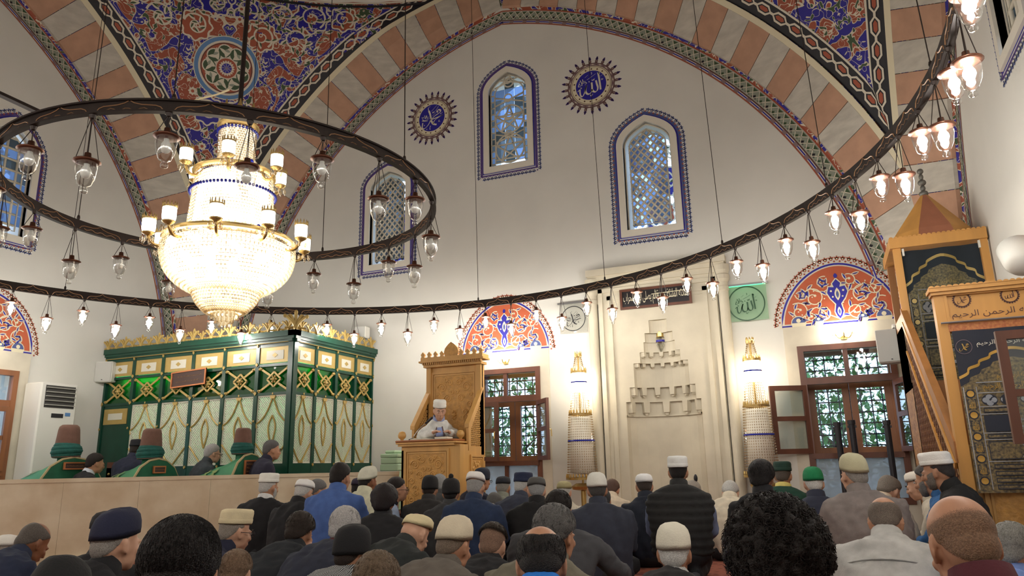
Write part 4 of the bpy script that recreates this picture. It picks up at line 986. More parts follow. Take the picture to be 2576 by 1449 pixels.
def arm(r0, r1, z0, a):
    e = np.array((math.cos(a), math.sin(a))); g = lambda r, z: (LX+r*e[0], LY+r*e[1], z)
    mb = MB(); mb.tube(cr([g(r0, z0), g(r0+(r1-r0)*.3, z0-.06), g(r0+(r1-r0)*.75, z0-.06), g(r1, z0+.0)], 5), .012, 6); mb.lathe([(.012, z0), (.045, z0+.02), (.05, z0+.03), (.012, z0+.03)], (g(r1, 0)[0], g(r1, 0)[1], 0), 10); o = mb.build('arm', m_brass, ch, smooth=True)
    c = (g(r1, 0)[0], g(r1, 0)[1], 0); MB().lathe([(.045, z0+.035), (.05, z0+.06), (.05, z0+.13), (.046, z0+.14), (.01, z0+.14)], c, 14).build('candle_shade', m_candle, o, smooth=True)
    mb = MB()
    for q in range(12): b = 2*PI*q/12; mb.lathe([(.006, z0+.135), (.007, z0+.16), (0, z0+.185)], (c[0]+.05*math.cos(b), c[1]+.05*math.sin(b), 0), 4)
    mb.lathe([(.052, z0+.132), (.053, z0+.145)], c, 14); mb.build('crown_rim', m_brass, o)
    for q in range(6): b = 2*PI*q/6; MB().ell((c[0]+.045*math.cos(b), c[1]+.045*math.sin(b), z0-.03), (.012, .012, .028), 6, 5).build('crystal_drop', g_crys, o, smooth=True)
for k in range(10): arm(.42, .60, Z(618), 2*PI*k/10+.28)
for k in range(6): arm(.26, .40, Z(446), 2*PI*k/6+.1)
# --- standing crystal columns on both sides of the niche
def floorlamp(x, y, label):
    root = thing('crystal_floor_lamp', label, 'floor lamp', (x, y, 0), group='crystal columns beside the niche'); zz = lambda py: axz(x, y, py); c = (x, y, 0)
    mb = MB(); mb.lathe([(.19, 0), (.19, .03), (.14, .06), (.16, .14), (.15, .17), (.05, .24), (.035, .30), (.035, .62), (.15, .64), (.17, .68), (.10, .72)], c, 24); mb.build('foot', m_brass, root, smooth=False)
    mb = MB(); mb.tube([(x, y, .6), (x, y, 2.5)], .014, 8); mb.build('stem', m_brass, root)
    tiers = ((.21, .84, .165, 1.66, 24, 40), (.135, 1.72, .105, 2.22, 15, 30), (.075, 2.32, .04, 2.50, 7, 18))
    for ti, (r0, z0, r1, z1, rows, n) in enumerate(tiers):
        mb = MB()
        for i in range(rows+1):
            t = i/rows; r = r0+(r1-r0)*t; z = z0+(z1-z0)*t
            for k in range(n):
                a = 2*PI*k/n; e = np.array((math.cos(a), math.sin(a), 0)); tt = np.array((-e[1], e[0], 0)); p = np.array((x, y, z))+e*r; b = .0085
                mb.add([p+tt*b, p+e*b, p-tt*b, p-e*b, p+(0, 0, b*1.5), p-(0, 0, b*1.5)], [(0, 1, 4), (1, 2, 4), (2, 3, 4), (3, 0, 4), (1, 0, 5), (2, 1, 5), (3, 2, 5), (0, 3, 5)])
        mb.build('crystal_strand', g_crys, root, kind='stuff')
    mb = MB(); mb.lathe([(.01, .84), (.17, .86), (.135, 1.62), (.01, 1.64)], c, 20); mb.build('lower_diffuser', mat('pearl_diffuser', (240, 234, 220), 0.5), root, smooth=True)
    mb = MB(); mb.lathe([(.01, 1.98), (.10, 2.0), (.09, 2.24), (.01, 2.26)], c, 18); mb.build('lit_drum', emis('floor_lamp_glow', (1, .9, .74), CHAND*4.5), root, smooth=True)
    for r, z, n in ((.225, .80, 30), (.155, 1.68, 20), (.105, 2.28, 14), (.045, 2.52, 8)):
        mb = MB(); mb.lathe([(r-.02, z-.03), (r+.01, z-.03), (r+.012, z), (r-.02, z)], c, 28)
        for k in range(n): a = 2*PI*k/n; mb.lathe([(.009, z-.01), (.011, z+.02), (.004, z+.05), (0, z+.052)], (x+r*math.cos(a), y+r*math.sin(a), 0), 5)
        mb.build('brass_gallery', m_brass, root)
    for r, z in ((.19, 1.30), (.112, 2.12)): MB().lathe([(r+.004, z-.011), (r+.006, z), (r+.002, z+.011)], c, 30).build('blue_band', m_blue, root)
for px, py, lb in ((1458, 1236, 'tall tiered crystal lamp standing left of the prayer niche'), (1900, 1218, 'tall tiered crystal lamp standing right of the prayer niche')):
    q = onY(px, 1000, 10.12); floorlamp(float(q[0]), 10.12, lb)
def sconce(side, c, z, label):
    F = FM[side]; root = thing('wall_sconce', label, 'wall lamp', F(c, z, 0.05), group='crystal sconces over the windows')
    mb = MB(); mb.extr([[(c-.04, z-.10), (c+.04, z-.10), (c+.05, z), (c, z+.08), (c-.05, z)]], F, .01, .03); mb.build('back_plate', m_brass, root)
    for k in (-1, 0, 1):
        t = .12+(.06 if k == 0 else 0); u = c+k*.11; mb = MB(); mb.tube(cr([F(c, z-.05, .02), F(c+k*.06, z-.09, t*.7), F(u, z-.02, t)], 5), .008, 5); o = mb.build('arm', m_brass, root)
        p = F(u, z, t); MB().lathe([(.018, -.02), (.034, 0), (.036, .06), (.01, .065)], p, 10).build('candle_shade', emis('sconce_glow', (1, .92, .78), CHAND*12) if 'sconce_glow' not in bpy.data.materials else bpy.data.materials['sconce_glow'], o, smooth=True)
        for q in range(5): b = 2*PI*q/5; MB().ell((p[0]+.03*math.cos(b), p[1]+.03*math.sin(b), p[2]-.045), (.008, .008, .022), 6, 4).build('crystal_drop', g_crys, o, smooth=True)
sconce('Q', -4.47, 2.62, 'crystal wall sconce over the window behind the preaching chair'); sconce('Q', 0.36, 2.60, 'crystal wall sconce over the window beside the minbar'); sconce('L', 6.3, 2.60, 'crystal wall sconce at the left picture edge over the brown window')
# ================================================================ TOMB PLATFORM AND PARAPET
ZPF = 0.38; PB = np.array((-5.33, 8.78)); PDIR = np.array((-1.0, -1.0))/math.sqrt(2); PLEN = 7.2; PT = 0.935
PN = np.array((-1.0, 1.0))/math.sqrt(2)         # away from the hall
m_marble = mat('beige_marble', (222, 206, 178), 0.35, col2=(200, 178, 146), scale=3.2, bump=0.04, bscale=14)
def pp(s, d, z): p = PB+PDIR*s+PN*d; return (p[0], p[1], z)
e1 = PB+PDIR*PLEN
mb = MB(); mb.extr([[tuple(PB+PN*.1), tuple(e1+PN*.1), (XL, e1[1]), (XL, YQ), (PB[0]-.07, YQ)]], lambda u, v, t: (u, v, t), 0.0, ZPF); o = mb.build('floor_platform', carpetmat() if False else mat('dark_carpet', (92, 50, 46), 0.95)); tag(o, kind='structure')
par = thing('parapet', 'low beige marble parapet wall in front of the tombs', 'low wall', pp(2.5, 0, 0))
w = 0.78; n = int(PLEN/w)+1
for k in range(n):
    a, b = k*w+0.001, min(PLEN+0.1, (k+1)*w)-0.001; mb = MB(); lo = [(pp(a, 0, .0)), pp(b, 0, .0), pp(b, .10, .0), pp(a, .10, .0)]; hi = [(x, y, PT-.045) for x, y, _ in lo]
    mb.add(lo+hi, [(3, 2, 1, 0), (4, 5, 6, 7), (0, 1, 5, 4), (1, 2, 6, 5), (2, 3, 7, 6), (3, 0, 4, 7)]); mb.build('marble_panel', m_marble, par)
mb = MB(); lo = [pp(-.0, -.012, PT-.045), pp(PLEN, -.012, PT-.045), pp(PLEN, .13, PT-.045), pp(-.0, .13, PT-.045)]; mb.add(lo+[(x, y, PT) for x, y, _ in lo], [(3, 2, 1, 0), (4, 5, 6, 7), (0, 1, 5, 4), (1, 2, 6, 5), (2, 3, 7, 6), (3, 0, 4, 7)]); mb.build('coping', m_marble, par)
mb = MB(); lo = [pp(0, -.03, 0), pp(PLEN, -.03, 0), pp(PLEN, .0, 0), pp(0, .0, 0)]; mb.add(lo+[(x, y, .09) for x, y, _ in lo], [(3, 2, 1, 0), (4, 5, 6, 7), (0, 1, 5, 4), (1, 2, 6, 5), (2, 3, 7, 6), (3, 0, 4, 7)]); mb.build('plinth', m_marble, par)
# --- sarcophagi under green cloth, each with a felt cap and wound turban
m_gcloth = mat('green_cloth', (52, 132, 88), 0.6, var=0.15, scale=5, bump=0.15, bscale=14); m_gcloth2 = mat('dark_green_cloth', (24, 96, 66), 0.7, var=0.15, scale=6)
m_felt = mat('brown_felt', (112, 82, 70), 0.95, var=0.1, scale=20, bump=0.2, bscale=120); m_turb = mat('teal_turban_cloth', (22, 84, 76), 0.85, var=0.2, scale=12, bump=0.3, bscale=40)
m_fringe = mat('tan_fringe', (176, 158, 118), 0.9); m_plq = mat('brown_plaque', (72, 50, 44), 0.5); m_cop = mat('copper_frame', (196, 122, 76), 0.4, 0.3)
def sarcophagus(px, py, Y, ln, hw, zh, sc, rows, label):
    q = onY(px, py, Y); x0 = float(q[0]); root = thing('sarcophagus', label, 'tomb', (x0, Y, ZPF), group='tombs behind the parapet')
    sec = [(-hw, 0), (-hw, .52), (-hw*.93, .68), (-hw*.70, .86), (-hw*.35, .97), (0, 1.0), (hw*.35, .97), (hw*.70, .86), (hw*.93, .68), (hw, .52), (hw, 0)]
    mb = MB(); nx = 12; H = zh-ZPF
    for i in range(nx+1):
        t = i/nx; h = H*(1-.42*t); wv = 1-.12*t
        for (y, z) in sec: mb.v.append((x0+.12-ln*t, Y+y*wv, ZPF+z*h+.008*math.sin(i*1.7+y*9)))
    m = len(sec)
    for i in range(nx):
        for k in range(m-1): a = i*m+k; mb.f.append((a, a+1, a+m+1, a+m))
    mb.m = [0]*len(mb.f); mb.f.append(tuple(nx*m+k for k in range(m))); mb.m.append(0); mb.build('cloth_cover', m_gcloth, root, smooth=True)
    mb = MB(); F = lambda u, v, t: (x0+.13+t, Y+u, v); mb.extr([[(y, ZPF+z*H*.995) for y, z in sec]], F, 0, .02); mb.build('end_cloth', m_gcloth2, root)
    mb = MB(); pts = [F(y*1.01, ZPF+z*H*1.01, .0) for y, z in sec]; mb.tube(pts, .016, 5)
    for k, p in enumerate(cr(pts, 4)): mb.tube([p, (p[0]+.01, p[1]+(.012 if k % 2 else -.012), p[2]-.055)], [.009, .004], 4)
    mb.build('fringe', m_fringe, root)
    P = Paint()
    for k in range(7):
        r2 = random.Random(k+int(px)); u, v = -.25-.16*k, (-.20 if k % 2 else -.24)
        for a in range(5): P.leaf((u, v), (math.cos(a*1.2), math.sin(a*1.2)), .07, .03, 'a', 1, .3)
    def FC(u, v, t):
        tt = (.12-u)/ln; h = H*(1-.42*tt); yy = np.interp(-v, [0, hw], [0, hw]); z = np.interp(yy, [abs(s[0]) for s in sec[5:]], [s[1] for s in sec[5:]]); return (x0+u, Y-yy, ZPF+z*h+.012+t)
    P.build('gold_motif', {'a': mat('worn_gold_thread', (126, 150, 84), .6)}, FC, root, kind='stuff')
    # cap
    c = (x0-.02, Y, 0); zb = ZPF+H-.085*sc; s = sc*1.06
    mb = MB(); mb.lathe([(.0, zb), (.10*s, zb), (.10*s, zb+.10*s)], c, 14); mb.build('neck_post', m_gcloth2, root)
    mb = MB(); mb.lathe([(.165*s, zb+.09*s), (.17*s, zb+.10*s), (.165*s, zb+.115*s), (.13*s, zb+.115*s)], c, 20); mb.build('collar', m_felt, root)
    mb = MB()
    for j in range(4):
        zz = zb+(.13+.035*j)*s; r = (.165, .18, .17, .145)[j]*s; mb.tube([(c[0]+r*.82*math.cos(a), c[1]+r*.82*math.sin(a), zz+.012*s*math.sin(a+j)) for a in np.linspace(0, 2*PI, 28, endpoint=False)], .042*s, 7, close=True)
    mb.build('turban', m_turb, root, smooth=True)
    mb = MB(); mb.lathe([(.145*s, zb+.2*s), (.145*s, zb+.28*s), (.128*s, zb+.45*s), (.118*s, zb+.49*s), (.09*s, zb+.515*s), (0, zb+.52*s)], c, 22); mb.build('felt_cap', m_felt, root, smooth=True)
    pw, ph = rows[0], rows[1]; zc = rows[2]; mb = MB(); mb.extr([[(-pw, zc-ph), (pw, zc-ph), (pw, zc+ph), (-pw, zc+ph)]], F, .03, .045); pl = mb.build('name_plaque', m_plq, root)
    mb = MB(); frame(mb, F, -pw-.012, pw+.012, zc-ph-.012, zc+ph+.012, .016, .028, .052); mb.build('plaque_frame', m_cop, pl)
    mb = MB()
    for j in range(rows[3]):
        zz = zc+ph*(.55-1.1*j/max(1, rows[3]-1)) if rows[3] > 1 else zc
        for k in range(14): 
            r2 = random.Random(k*7+j); u = -pw*.8+pw*1.6*k/13; mb.tube([F(u-.006, zz-.008*r2.random(), .047), F(u+.004, zz+.012*r2.random(), .047), F(u+.008, zz-.01, .047)], .002, 3)
    mb.build('worn_lettering', mat('worn_gold_lettering', (150, 112, 74), .5), pl)
sarcophagus(170, 1140, 6.90, 1.1, .44, 1.19, .94, (.145, .035, 1.09, 1), 'green draped tomb nearest the air conditioner, with the largest felt cap')
sarcophagus(380, 1150, 7.36, 1.05, .38, 1.15, .88, (.085, .035, 1.02, 1), 'green draped tomb in the middle of the three, low turbaned cap')
sarcophagus(612, 1140, 7.86, 1.05, .33, 1.19, .76, (.135, .085, 1.02, 3), 'green draped tomb nearest the preaching chair, square plaque on its end')
# ================================================================ GREEN ENCLOSURE
XE, YE = -6.93, 8.46
ez = lambda y: float(onY(741, y, YE)[2])
m_gw = mat('green_painted_wood', (18, 66, 50), 0.25, var=0.15, scale=4); m_gp = mat('gilt_panel_paint', (186, 158, 92), 0.4, 0.15, var=0.08, scale=10); m_lat = mat('white_lattice', (216, 212, 196), 0.5)
enc = thing('tomb_enclosure', 'dark green wooden tomb enclosure with gilt crest and white lattice panels', 'enclosure', (XE, YE, ZPF))
FE1 = lambda u, v, t: (u, YE-t, v); FE2 = lambda u, v, t: (XE+t, u, v)
zc0, zc1 = ez(832), ez(858); zp0, zp1 = ez(910), ez(868); zx0, zx1 = ez(983), ez(917); zl0, zl1 = ez(1165), ez(990)
def bar(mb, F, a, b, w, t0, t1):
    a = np.array(a, float); b = np.array(b, float); d = b-a; d /= np.linalg.norm(d)+1e-9; q = np.array((-d[1], d[0]))*w/2
    mb.extr([[tuple(a-q), tuple(b-q), tuple(b+q), tuple(a+q)]], F, t0, t1)
g_green = glassmat('green_glass', (14, 70, 40), 0.02, 0.03, 0, 60, .5, (16, 130, 66)); studs = MB()
def diamond(F, u, v, s, t): studs.extr([[(u-s, v), (u, v-s*1.25), (u+s, v), (u, v+s*1.25)]], F, t, t+.012)
def bay(F, a, b, door=False):
    c = (a+b)/2; w = (b-a)/2-.03
    MB().extr([[(c-w, zp0+.01), (c+w, zp0+.01), (c+w, zp1), (c-w, zp1)]], F, 0, .012).build('frieze_panel', m_gp, enc)
    p = MB().extr([[(c-w*.55, zp0+.055), (c+w*.55, zp0+.055), (c+w*.55, zp1-.055), (c-w*.55, zp1-.055)]], F, .012, .017).build('frieze_inset', m_lat, enc)
    h = (zp1-zp0)*.14; MB().extr([[(c-h*1.5, (zp0+zp1)/2), (c, (zp0+zp1)/2-h), (c+h*1.5, (zp0+zp1)/2), (c, (zp0+zp1)/2+h)]], F, .017, .022).build('frieze_lozenge', m_gp, enc)
    MB().extr([[(c-w, zx0), (c+w, zx0), (c+w, zx1), (c-w, zx1)]], F, -.03, -.025).build('green_pane', g_green, enc)
    mb = MB(); zm = (zx0+zx1)/2; hh = (zx1-zx0)/2-.01; s = hh*.48
    for sx in (-1, 1):
        for sz in (-1, 1): bar(mb, F, (c+sx*w*.98, zm+sz*hh), (c+sx*s*.7, zm+sz*s*.6), .03, -.005, .012)
    for r in (s*1.25, ):
        q = [(c-r*1.15, zm), (c, zm-r), (c+r*1.15, zm), (c, zm+r)]
        for k in range(4): bar(mb, F, q[k], q[(k+1) % 4], .026, 0, .018)
    mb.ell(F(c, zm, .012), (.035, .035, .035), 8, 5)
    for k in range(6): an = k*PI/3; mb.ell(F(c+.045*math.cos(an), zm+.045*math.sin(an), .012), (.018,)*3, 6, 4)
    for sx in (-1, 1):
        for sz in (-1, 1):
            for k in (-.5, .5): mb.ell(F(c+sx*(w-.03)+k*.03, zm+sz*(hh-.02), .008), (.022,)*3, 6, 4)
    mb.build('gilt_cross_tracery', m_gp, enc)
    if door:
        MB().extr([[(c-w, ZPF+.1), (c+w, ZPF+.1), (c+w, zl1), (c-w, zl1)]], F, -.02, .005).build('door', m_gw, enc); z2 = zl1-.05
        MB().extr([[(c-w*.9, z2-.24), (c+w*.9, z2-.24), (c+w*.9, z2), (c-w*.9, z2)]], F, .005, .017).build('frieze_panel', m_gp, enc); MB().extr([[(c-w*.55, z2-.17), (c+w*.55, z2-.17), (c+w*.55, z2-.07), (c-w*.55, z2-.07)]], F, .017, .022).build('frieze_inset', m_lat, enc)
        MB().extr([[(c-.06, ZPF+.3), (c+.2, ZPF+.3), (c+.2, ZPF+.78), (c-.06, ZPF+.78)]], F, .005, .02).build('lock_plate', m_wood, enc); MB().ell(F(c+.02, ZPF+.6, .04), (.02,)*3, 8, 6).build('door_knob', m_brass, enc); return
    mb = MB(); st = .036; lo, hi, L_, R2 = zl0, zl1, c-w, c+w; H = hi-lo; k = -int(H/st)-2
    while k*st < (R2-L_)+2:
        for sg in (1, -1):
            x0 = L_+k*st; A0 = max(0.0, L_-x0); A1 = min(H, R2-x0)
            if A1 > A0+.01:
                z = (lambda q: lo+q) if sg > 0 else (lambda q: hi-q); bar(mb, F, (x0+A0, z(A0)), (x0+A1, z(A1)), .0135, (-.012 if sg > 0 else -.008), (-.008 if sg > 0 else -.003))
        k += 1
    mb.build('lattice', m_lat, enc); mb = MB(); frame(mb, F, L_-.005, R2+.005, lo, hi, .02, -.012, .006); mb.build('lattice_frame', m_lat, enc)
    mb = MB(); g = lambda pts: mb.tube([F(c+x*w, lo+z*H, .004) for x, z in pts], .0125, 5)
    for s in (-1, 1):
        g(cr([(0, .99), (s*.12, .90), (s*.38, .74), (s*.72, .63), (s*1.0, .585)], 5)); g(cr([(s*1.0, .585), (s*.97, .52)], 4)); g(cr([(0, .70), (s*.17, .60), (s*.22, .50), (s*.14, .38), (0, .26)], 5)); g([(s*.98, .30), (s*.55, .16), (s*.1, .015)])
    mb.extr([[(c-.035, hi-.05), (c+.035, hi-.05), (c+.05, hi-.005), (c-.05, hi-.005)]], F, 0, .02); mb.extr([[(c-.05, lo+.005), (c+.05, lo+.005), (c+.03, lo+.04), (c-.03, lo+.04)]], F, 0, .02); mb.build('gilt_tracery', m_gp, enc)
    diamond(F, c, zl1+.02, .016, .012)
X0 = XL+.01; nb = [(X0+(XE-X0)*k/6, X0+(XE-X0)*(k+1)/6) for k in range(6)]; nb2 = [(YE+(YQ-YE)*k/4, YE+(YQ-YE)*(k+1)/4) for k in range(4)]
for k, (a, b) in enumerate(nb): bay(FE1, a, b, k == 0)
for a, b in nb2: bay(FE2, a, b)
for F, bs in ((FE1, nb), (FE2, nb2)):
    for u in [x[0] for x in bs]+[bs[-1][1]]:
        big = (F is FE1 and abs(u-XE) < .01) or (F is FE2 and abs(u-YE) < .01)
        mb = MB(); hw = .05 if big else .032; mb.extr([[(u-hw, ZPF), (u+hw, ZPF), (u+hw, zc0), (u-hw, zc0)]], F, -.05, .035 if big else .025); mb.build('post', m_gw, enc)
        for zz, s in ((zp0-.005, .024), (zx0-.005, .026), (zl0-.02, .02), ((zl0+zl1)/2+.12, .016), (zp1+.03, .02)): diamond(F, u, zz, s, .036 if big else .026)
        studs.extr([[(u-.008, zp1+.02), (u+.008, zp1+.02), (u+.008, zp1+.10), (u-.008, zp1+.10)]], F, .03, .045)
    a, b = bs[0][0], bs[-1][1]
    for z0, z1, t in ((zp1, zc1+.0, .02), (zx1, zp0, .02), (zl1, zx0, .02), (ZPF, zl0, .02)):
        MB().extr([[(a, z0), (b, z0), (b, z1), (a, z1)]], F, -.04, t).build('rail', m_gw, enc)
    MB().tube([F(a, zp1+.055, .045), F(b, zp1+.055, .045)], .008, 6).build('gilt_rod', m_gp, enc)
studs.build('gilt_stud', m_gp, enc, kind='stuff')
for F, a, b in ((FE1, X0, XE+.10), (FE2, YE-.10, YQ)):
    for z0, z1, t in ((zc1-.01, zc1+.03, .05), (zc1+.03, zc1+.07, .075), (zc1+.07, zc0+.0, .10)): MB().extr([[(a, z0), (b, z0), (b, z1), (a, z1)]], F, -.03, t).build('cornice', m_gw, enc)
cm = {}
def crestpiece(kind):
    if kind in cm: return cm[kind]
    mb = MB(); G = lambda u, v, t: (u, -t, v); s = (1.0, .72, 1.5)[kind]
    for k in range(-2, 3):
        a = k*.55; pts = cr([(0, 0), (.045*s*math.sin(a)*.6, .06*s), (.075*s*math.sin(a)*1.2, .10*s+.035*s*math.cos(a)), (.10*s*math.sin(a)*1.15, (.125 if k else .17)*s)], 4); mb.tube([G(x, z, .01*abs(k)) for x, z in pts], [.016*s]*(len(pts)-1)+[.006], 5)
        mb.ell(G(*pts[-1][:2], .01*abs(k)), (.017*s, .01, .02*s), 6, 5)
    mb.tube([G(-.10*s, .015, 0), G(0, .03, 0), G(.10*s, .015, 0)], .014, 5)
    o = mb.build('crest_leaf', m_gp); me = o.data; bpy.data.objects.remove(o); cm[kind] = me; return me
for F, a, b, n, rz in ((FE1, X0, XE+.06, 21, 0), (FE2, YE-.06, YQ-.1, 11, PI/2)):
    for k in range(n):
        u = a+(b-a)*(k+.5)/n; big = abs(u-(XE if F is FE1 else YE)) < .12
        o = linkmesh('crest_leaf', crestpiece(k % 2), enc); o.location = tuple(np.array(F(u, zc0, .08))-np.array(enc.location)); o.rotation_euler = (0, 0, rz)
o = linkmesh('crest_leaf', crestpiece(2), enc); o.location = (.09, -.09, zc0-ZPF); o.rotation_euler = (0, 0, PI/4)
# dark interior with a green strip lamp
MB().box((XL+.05, YE+.9, ZPF), (XE-.9, YQ-.02, 1.1)).build('tomb_chest', m_gcloth2, enc)
MB().tube([(-10.3, YE+.10, zx1-.05), (-9.3, YE+.10, zx1-.03)], .012, 8).build('green_strip_light', emis('green_strip', (.03, 1, .25), 160.0), enc)
MB().tube([(XE-.2, YE+.3, zx1), (XE-.2, YE+.75, zx1)], .02, 8).build('green_strip_light', bpy.data.materials['green_strip'], enc)
MB().box((XL, YE, zc0-.03), (XE, YQ, zc0-.01)).build('roof_board', m_gw, enc)
pl = thing('hung_plaque', 'dark plaque in a copper frame hung on the green enclosure', 'sign', onY(475, 975, YE-.05)); q0, q1 = onY(431, 978, YE-.06), onY(521, 930, YE-.06)
FPl = lambda u, v, t: (u, YE-.06-t, v+(u-float(q0[0]))*.045)
mb = MB().extr([[(float(q0[0]), float(q0[2])), (float(q1[0]), float(q0[2])), (float(q1[0]), float(q1[2])), (float(q0[0]), float(q1[2]))]], FPl, 0, .015); mb.build('board', m_plq, pl); mb = MB(); frame(mb, FPl, float(q0[0]), float(q1[0]), float(q0[2]), float(q1[2]), .02, .0, .028); mb.build('frame', m_cop, pl)
mb = MB()
for j in range(3):
    for k in range(16-4*(j == 2)):
        r2 = random.Random(j*40+k); u = float(q0[0])+.1+.03*k+.06*(j == 2)+.03*(j == 0); v = float(q1[2])-.09-.075*j; mb.tube([FPl(u, v, .017), FPl(u+.008, v+.02*r2.random(), .017), FPl(u+.018, v-.005, .017)], .0026, 3)
mb.build('worn_lettering', bpy.data.materials['worn_gold_lettering'], pl)
# ================================================================ SPEAKERS, AIR CONDITIONER, BOX
m_sp = mat('white_plastic', (222, 220, 212), 0.5); m_spg = mat('speaker_cloth', (196, 194, 188), 0.8, bump=0.3, bscale=400)
def speaker(p, w, h, d, rz, label, tilt=0.0):
    root = thing('wall_speaker', label, 'speaker', p, rz); mb = MB(); mb.bevbox((-w/2, 0, -h/2), (w/2, d, h/2), .012); mb.build('cabinet', m_sp, root, world=False)
    mb = MB(); n = 8; mb.extr([[(-w/2+.008, -h/2+.012), (w/2-.008, -h/2+.012), (w/2-.008, h/2-.012), (-w/2+.008, h/2-.012)]], lambda u, v, t: (u, -t-.02*math.cos(u/w*2.6), v), -.01, .004); mb.build('grille', m_spg, root, world=False)
    MB().box((-.03, d, -.04), (.03, d+.06, .04)).build('bracket', m_iron, root, world=False); MB().box((-.008, -.03, -h/2+.03), (.008, -.022, -h/2+.04)).build('badge', PM['k'], root, world=False)
speaker(onY(260, 935, YE-.16), .27, .33, .2, R_(22), 'white wall speaker at the left end of the green enclosure'); speaker(onY(905, 835, 10.15), .20, .2, .18, R_(8), 'small white speaker behind the gilt crest of the enclosure'); speaker(onY(2240, 869, 9.75), .30, .40, .24, R_(-8), 'white wall speaker beside the minbar stair')
ac = thing('air_conditioner', 'tall white standing air conditioner behind the nearest tomb', 'air conditioner', (-10.46, 7.4, ZPF)); ax0, ax1, ay0, ay1, azt = XL+.02, -10.29, 7.14, 7.72, 2.29
MB().bevbox((ax0, ay0, ZPF), (ax1, ay1, azt), .02).build('cabinet', m_sp, ac); FA = lambda u, v, t: (ax1+t, u, v)
MB().extr([[(ay0+.07, azt-.36), (ay1-.05, azt-.36), (ay1-.05, azt-.04), (ay0+.07, azt-.04)]], FA, 0, .006).build('outlet_recess', mat('dark_grey_plastic', (60, 58, 56), .6), ac)
for k in range(5): z = azt-.075-.062*k; mb = MB(); mb.box((ax1+.0, ay0+.075, z-.006), (ax1+.035, ay1-.055, z+.008)); mb.build('louvre', mat('grey_plastic', (150, 148, 140), .5), ac)
MB().extr([[(ay0+.2, azt-.50), (ay0+.38, azt-.50), (ay0+.38, azt-.44), (ay0+.2, azt-.44)]], FA, 0, .006).build('display', PM['k'], ac); MB().extr([[(ay0+.41, azt-.47), (ay0+.49, azt-.47), (ay0+.49, azt-.42), (ay0+.41, azt-.42)]], FA, 0, .005).build('blue_sticker', PM['s'], ac)
for k in range(9): z = ZPF+.1+.055*k; MB().box((ax1, ay0+.09, z), (ax1+.004, ay1-.08, z+.012)).build('intake_slot', mat('grey_plastic', (150, 148, 140), .5), ac)
MB().box((ax1, ay0, ZPF+.62), (ax1+.002, ay1, ZPF+.626)).build('seam', mat('grey_plastic', (150, 148, 140), .5), ac)
bx = thing('storage_box', 'pale mint green box standing left of the preaching chair', 'box', onY(985, 1190, 9.7)*np.array((1, 1, 0))+np.array((0, 0, ZPF))); bl, br_ = float(onY(966, 1165, 9.7)[0]), float(onY(1008, 1165, 9.7)[0]); m_mint = mat('mint_plastic', (178, 206, 172), .5)
for j, (z0, z1) in enumerate(((ZPF, .93), (.94, 1.04), (1.045, 1.13), (1.135, 1.19))): MB().bevbox((bl-.01*(j % 2), 9.6, z0), (br_+.01*(j % 2), 9.95, z1), .012).build(('case', 'tray', 'tray', 'lid')[j], m_mint, bx)
MB().bevbox((bl+.04, 9.64, 1.19), (br_-.06, 9.9, 1.24), .02).build('handle_top', m_mint, bx)
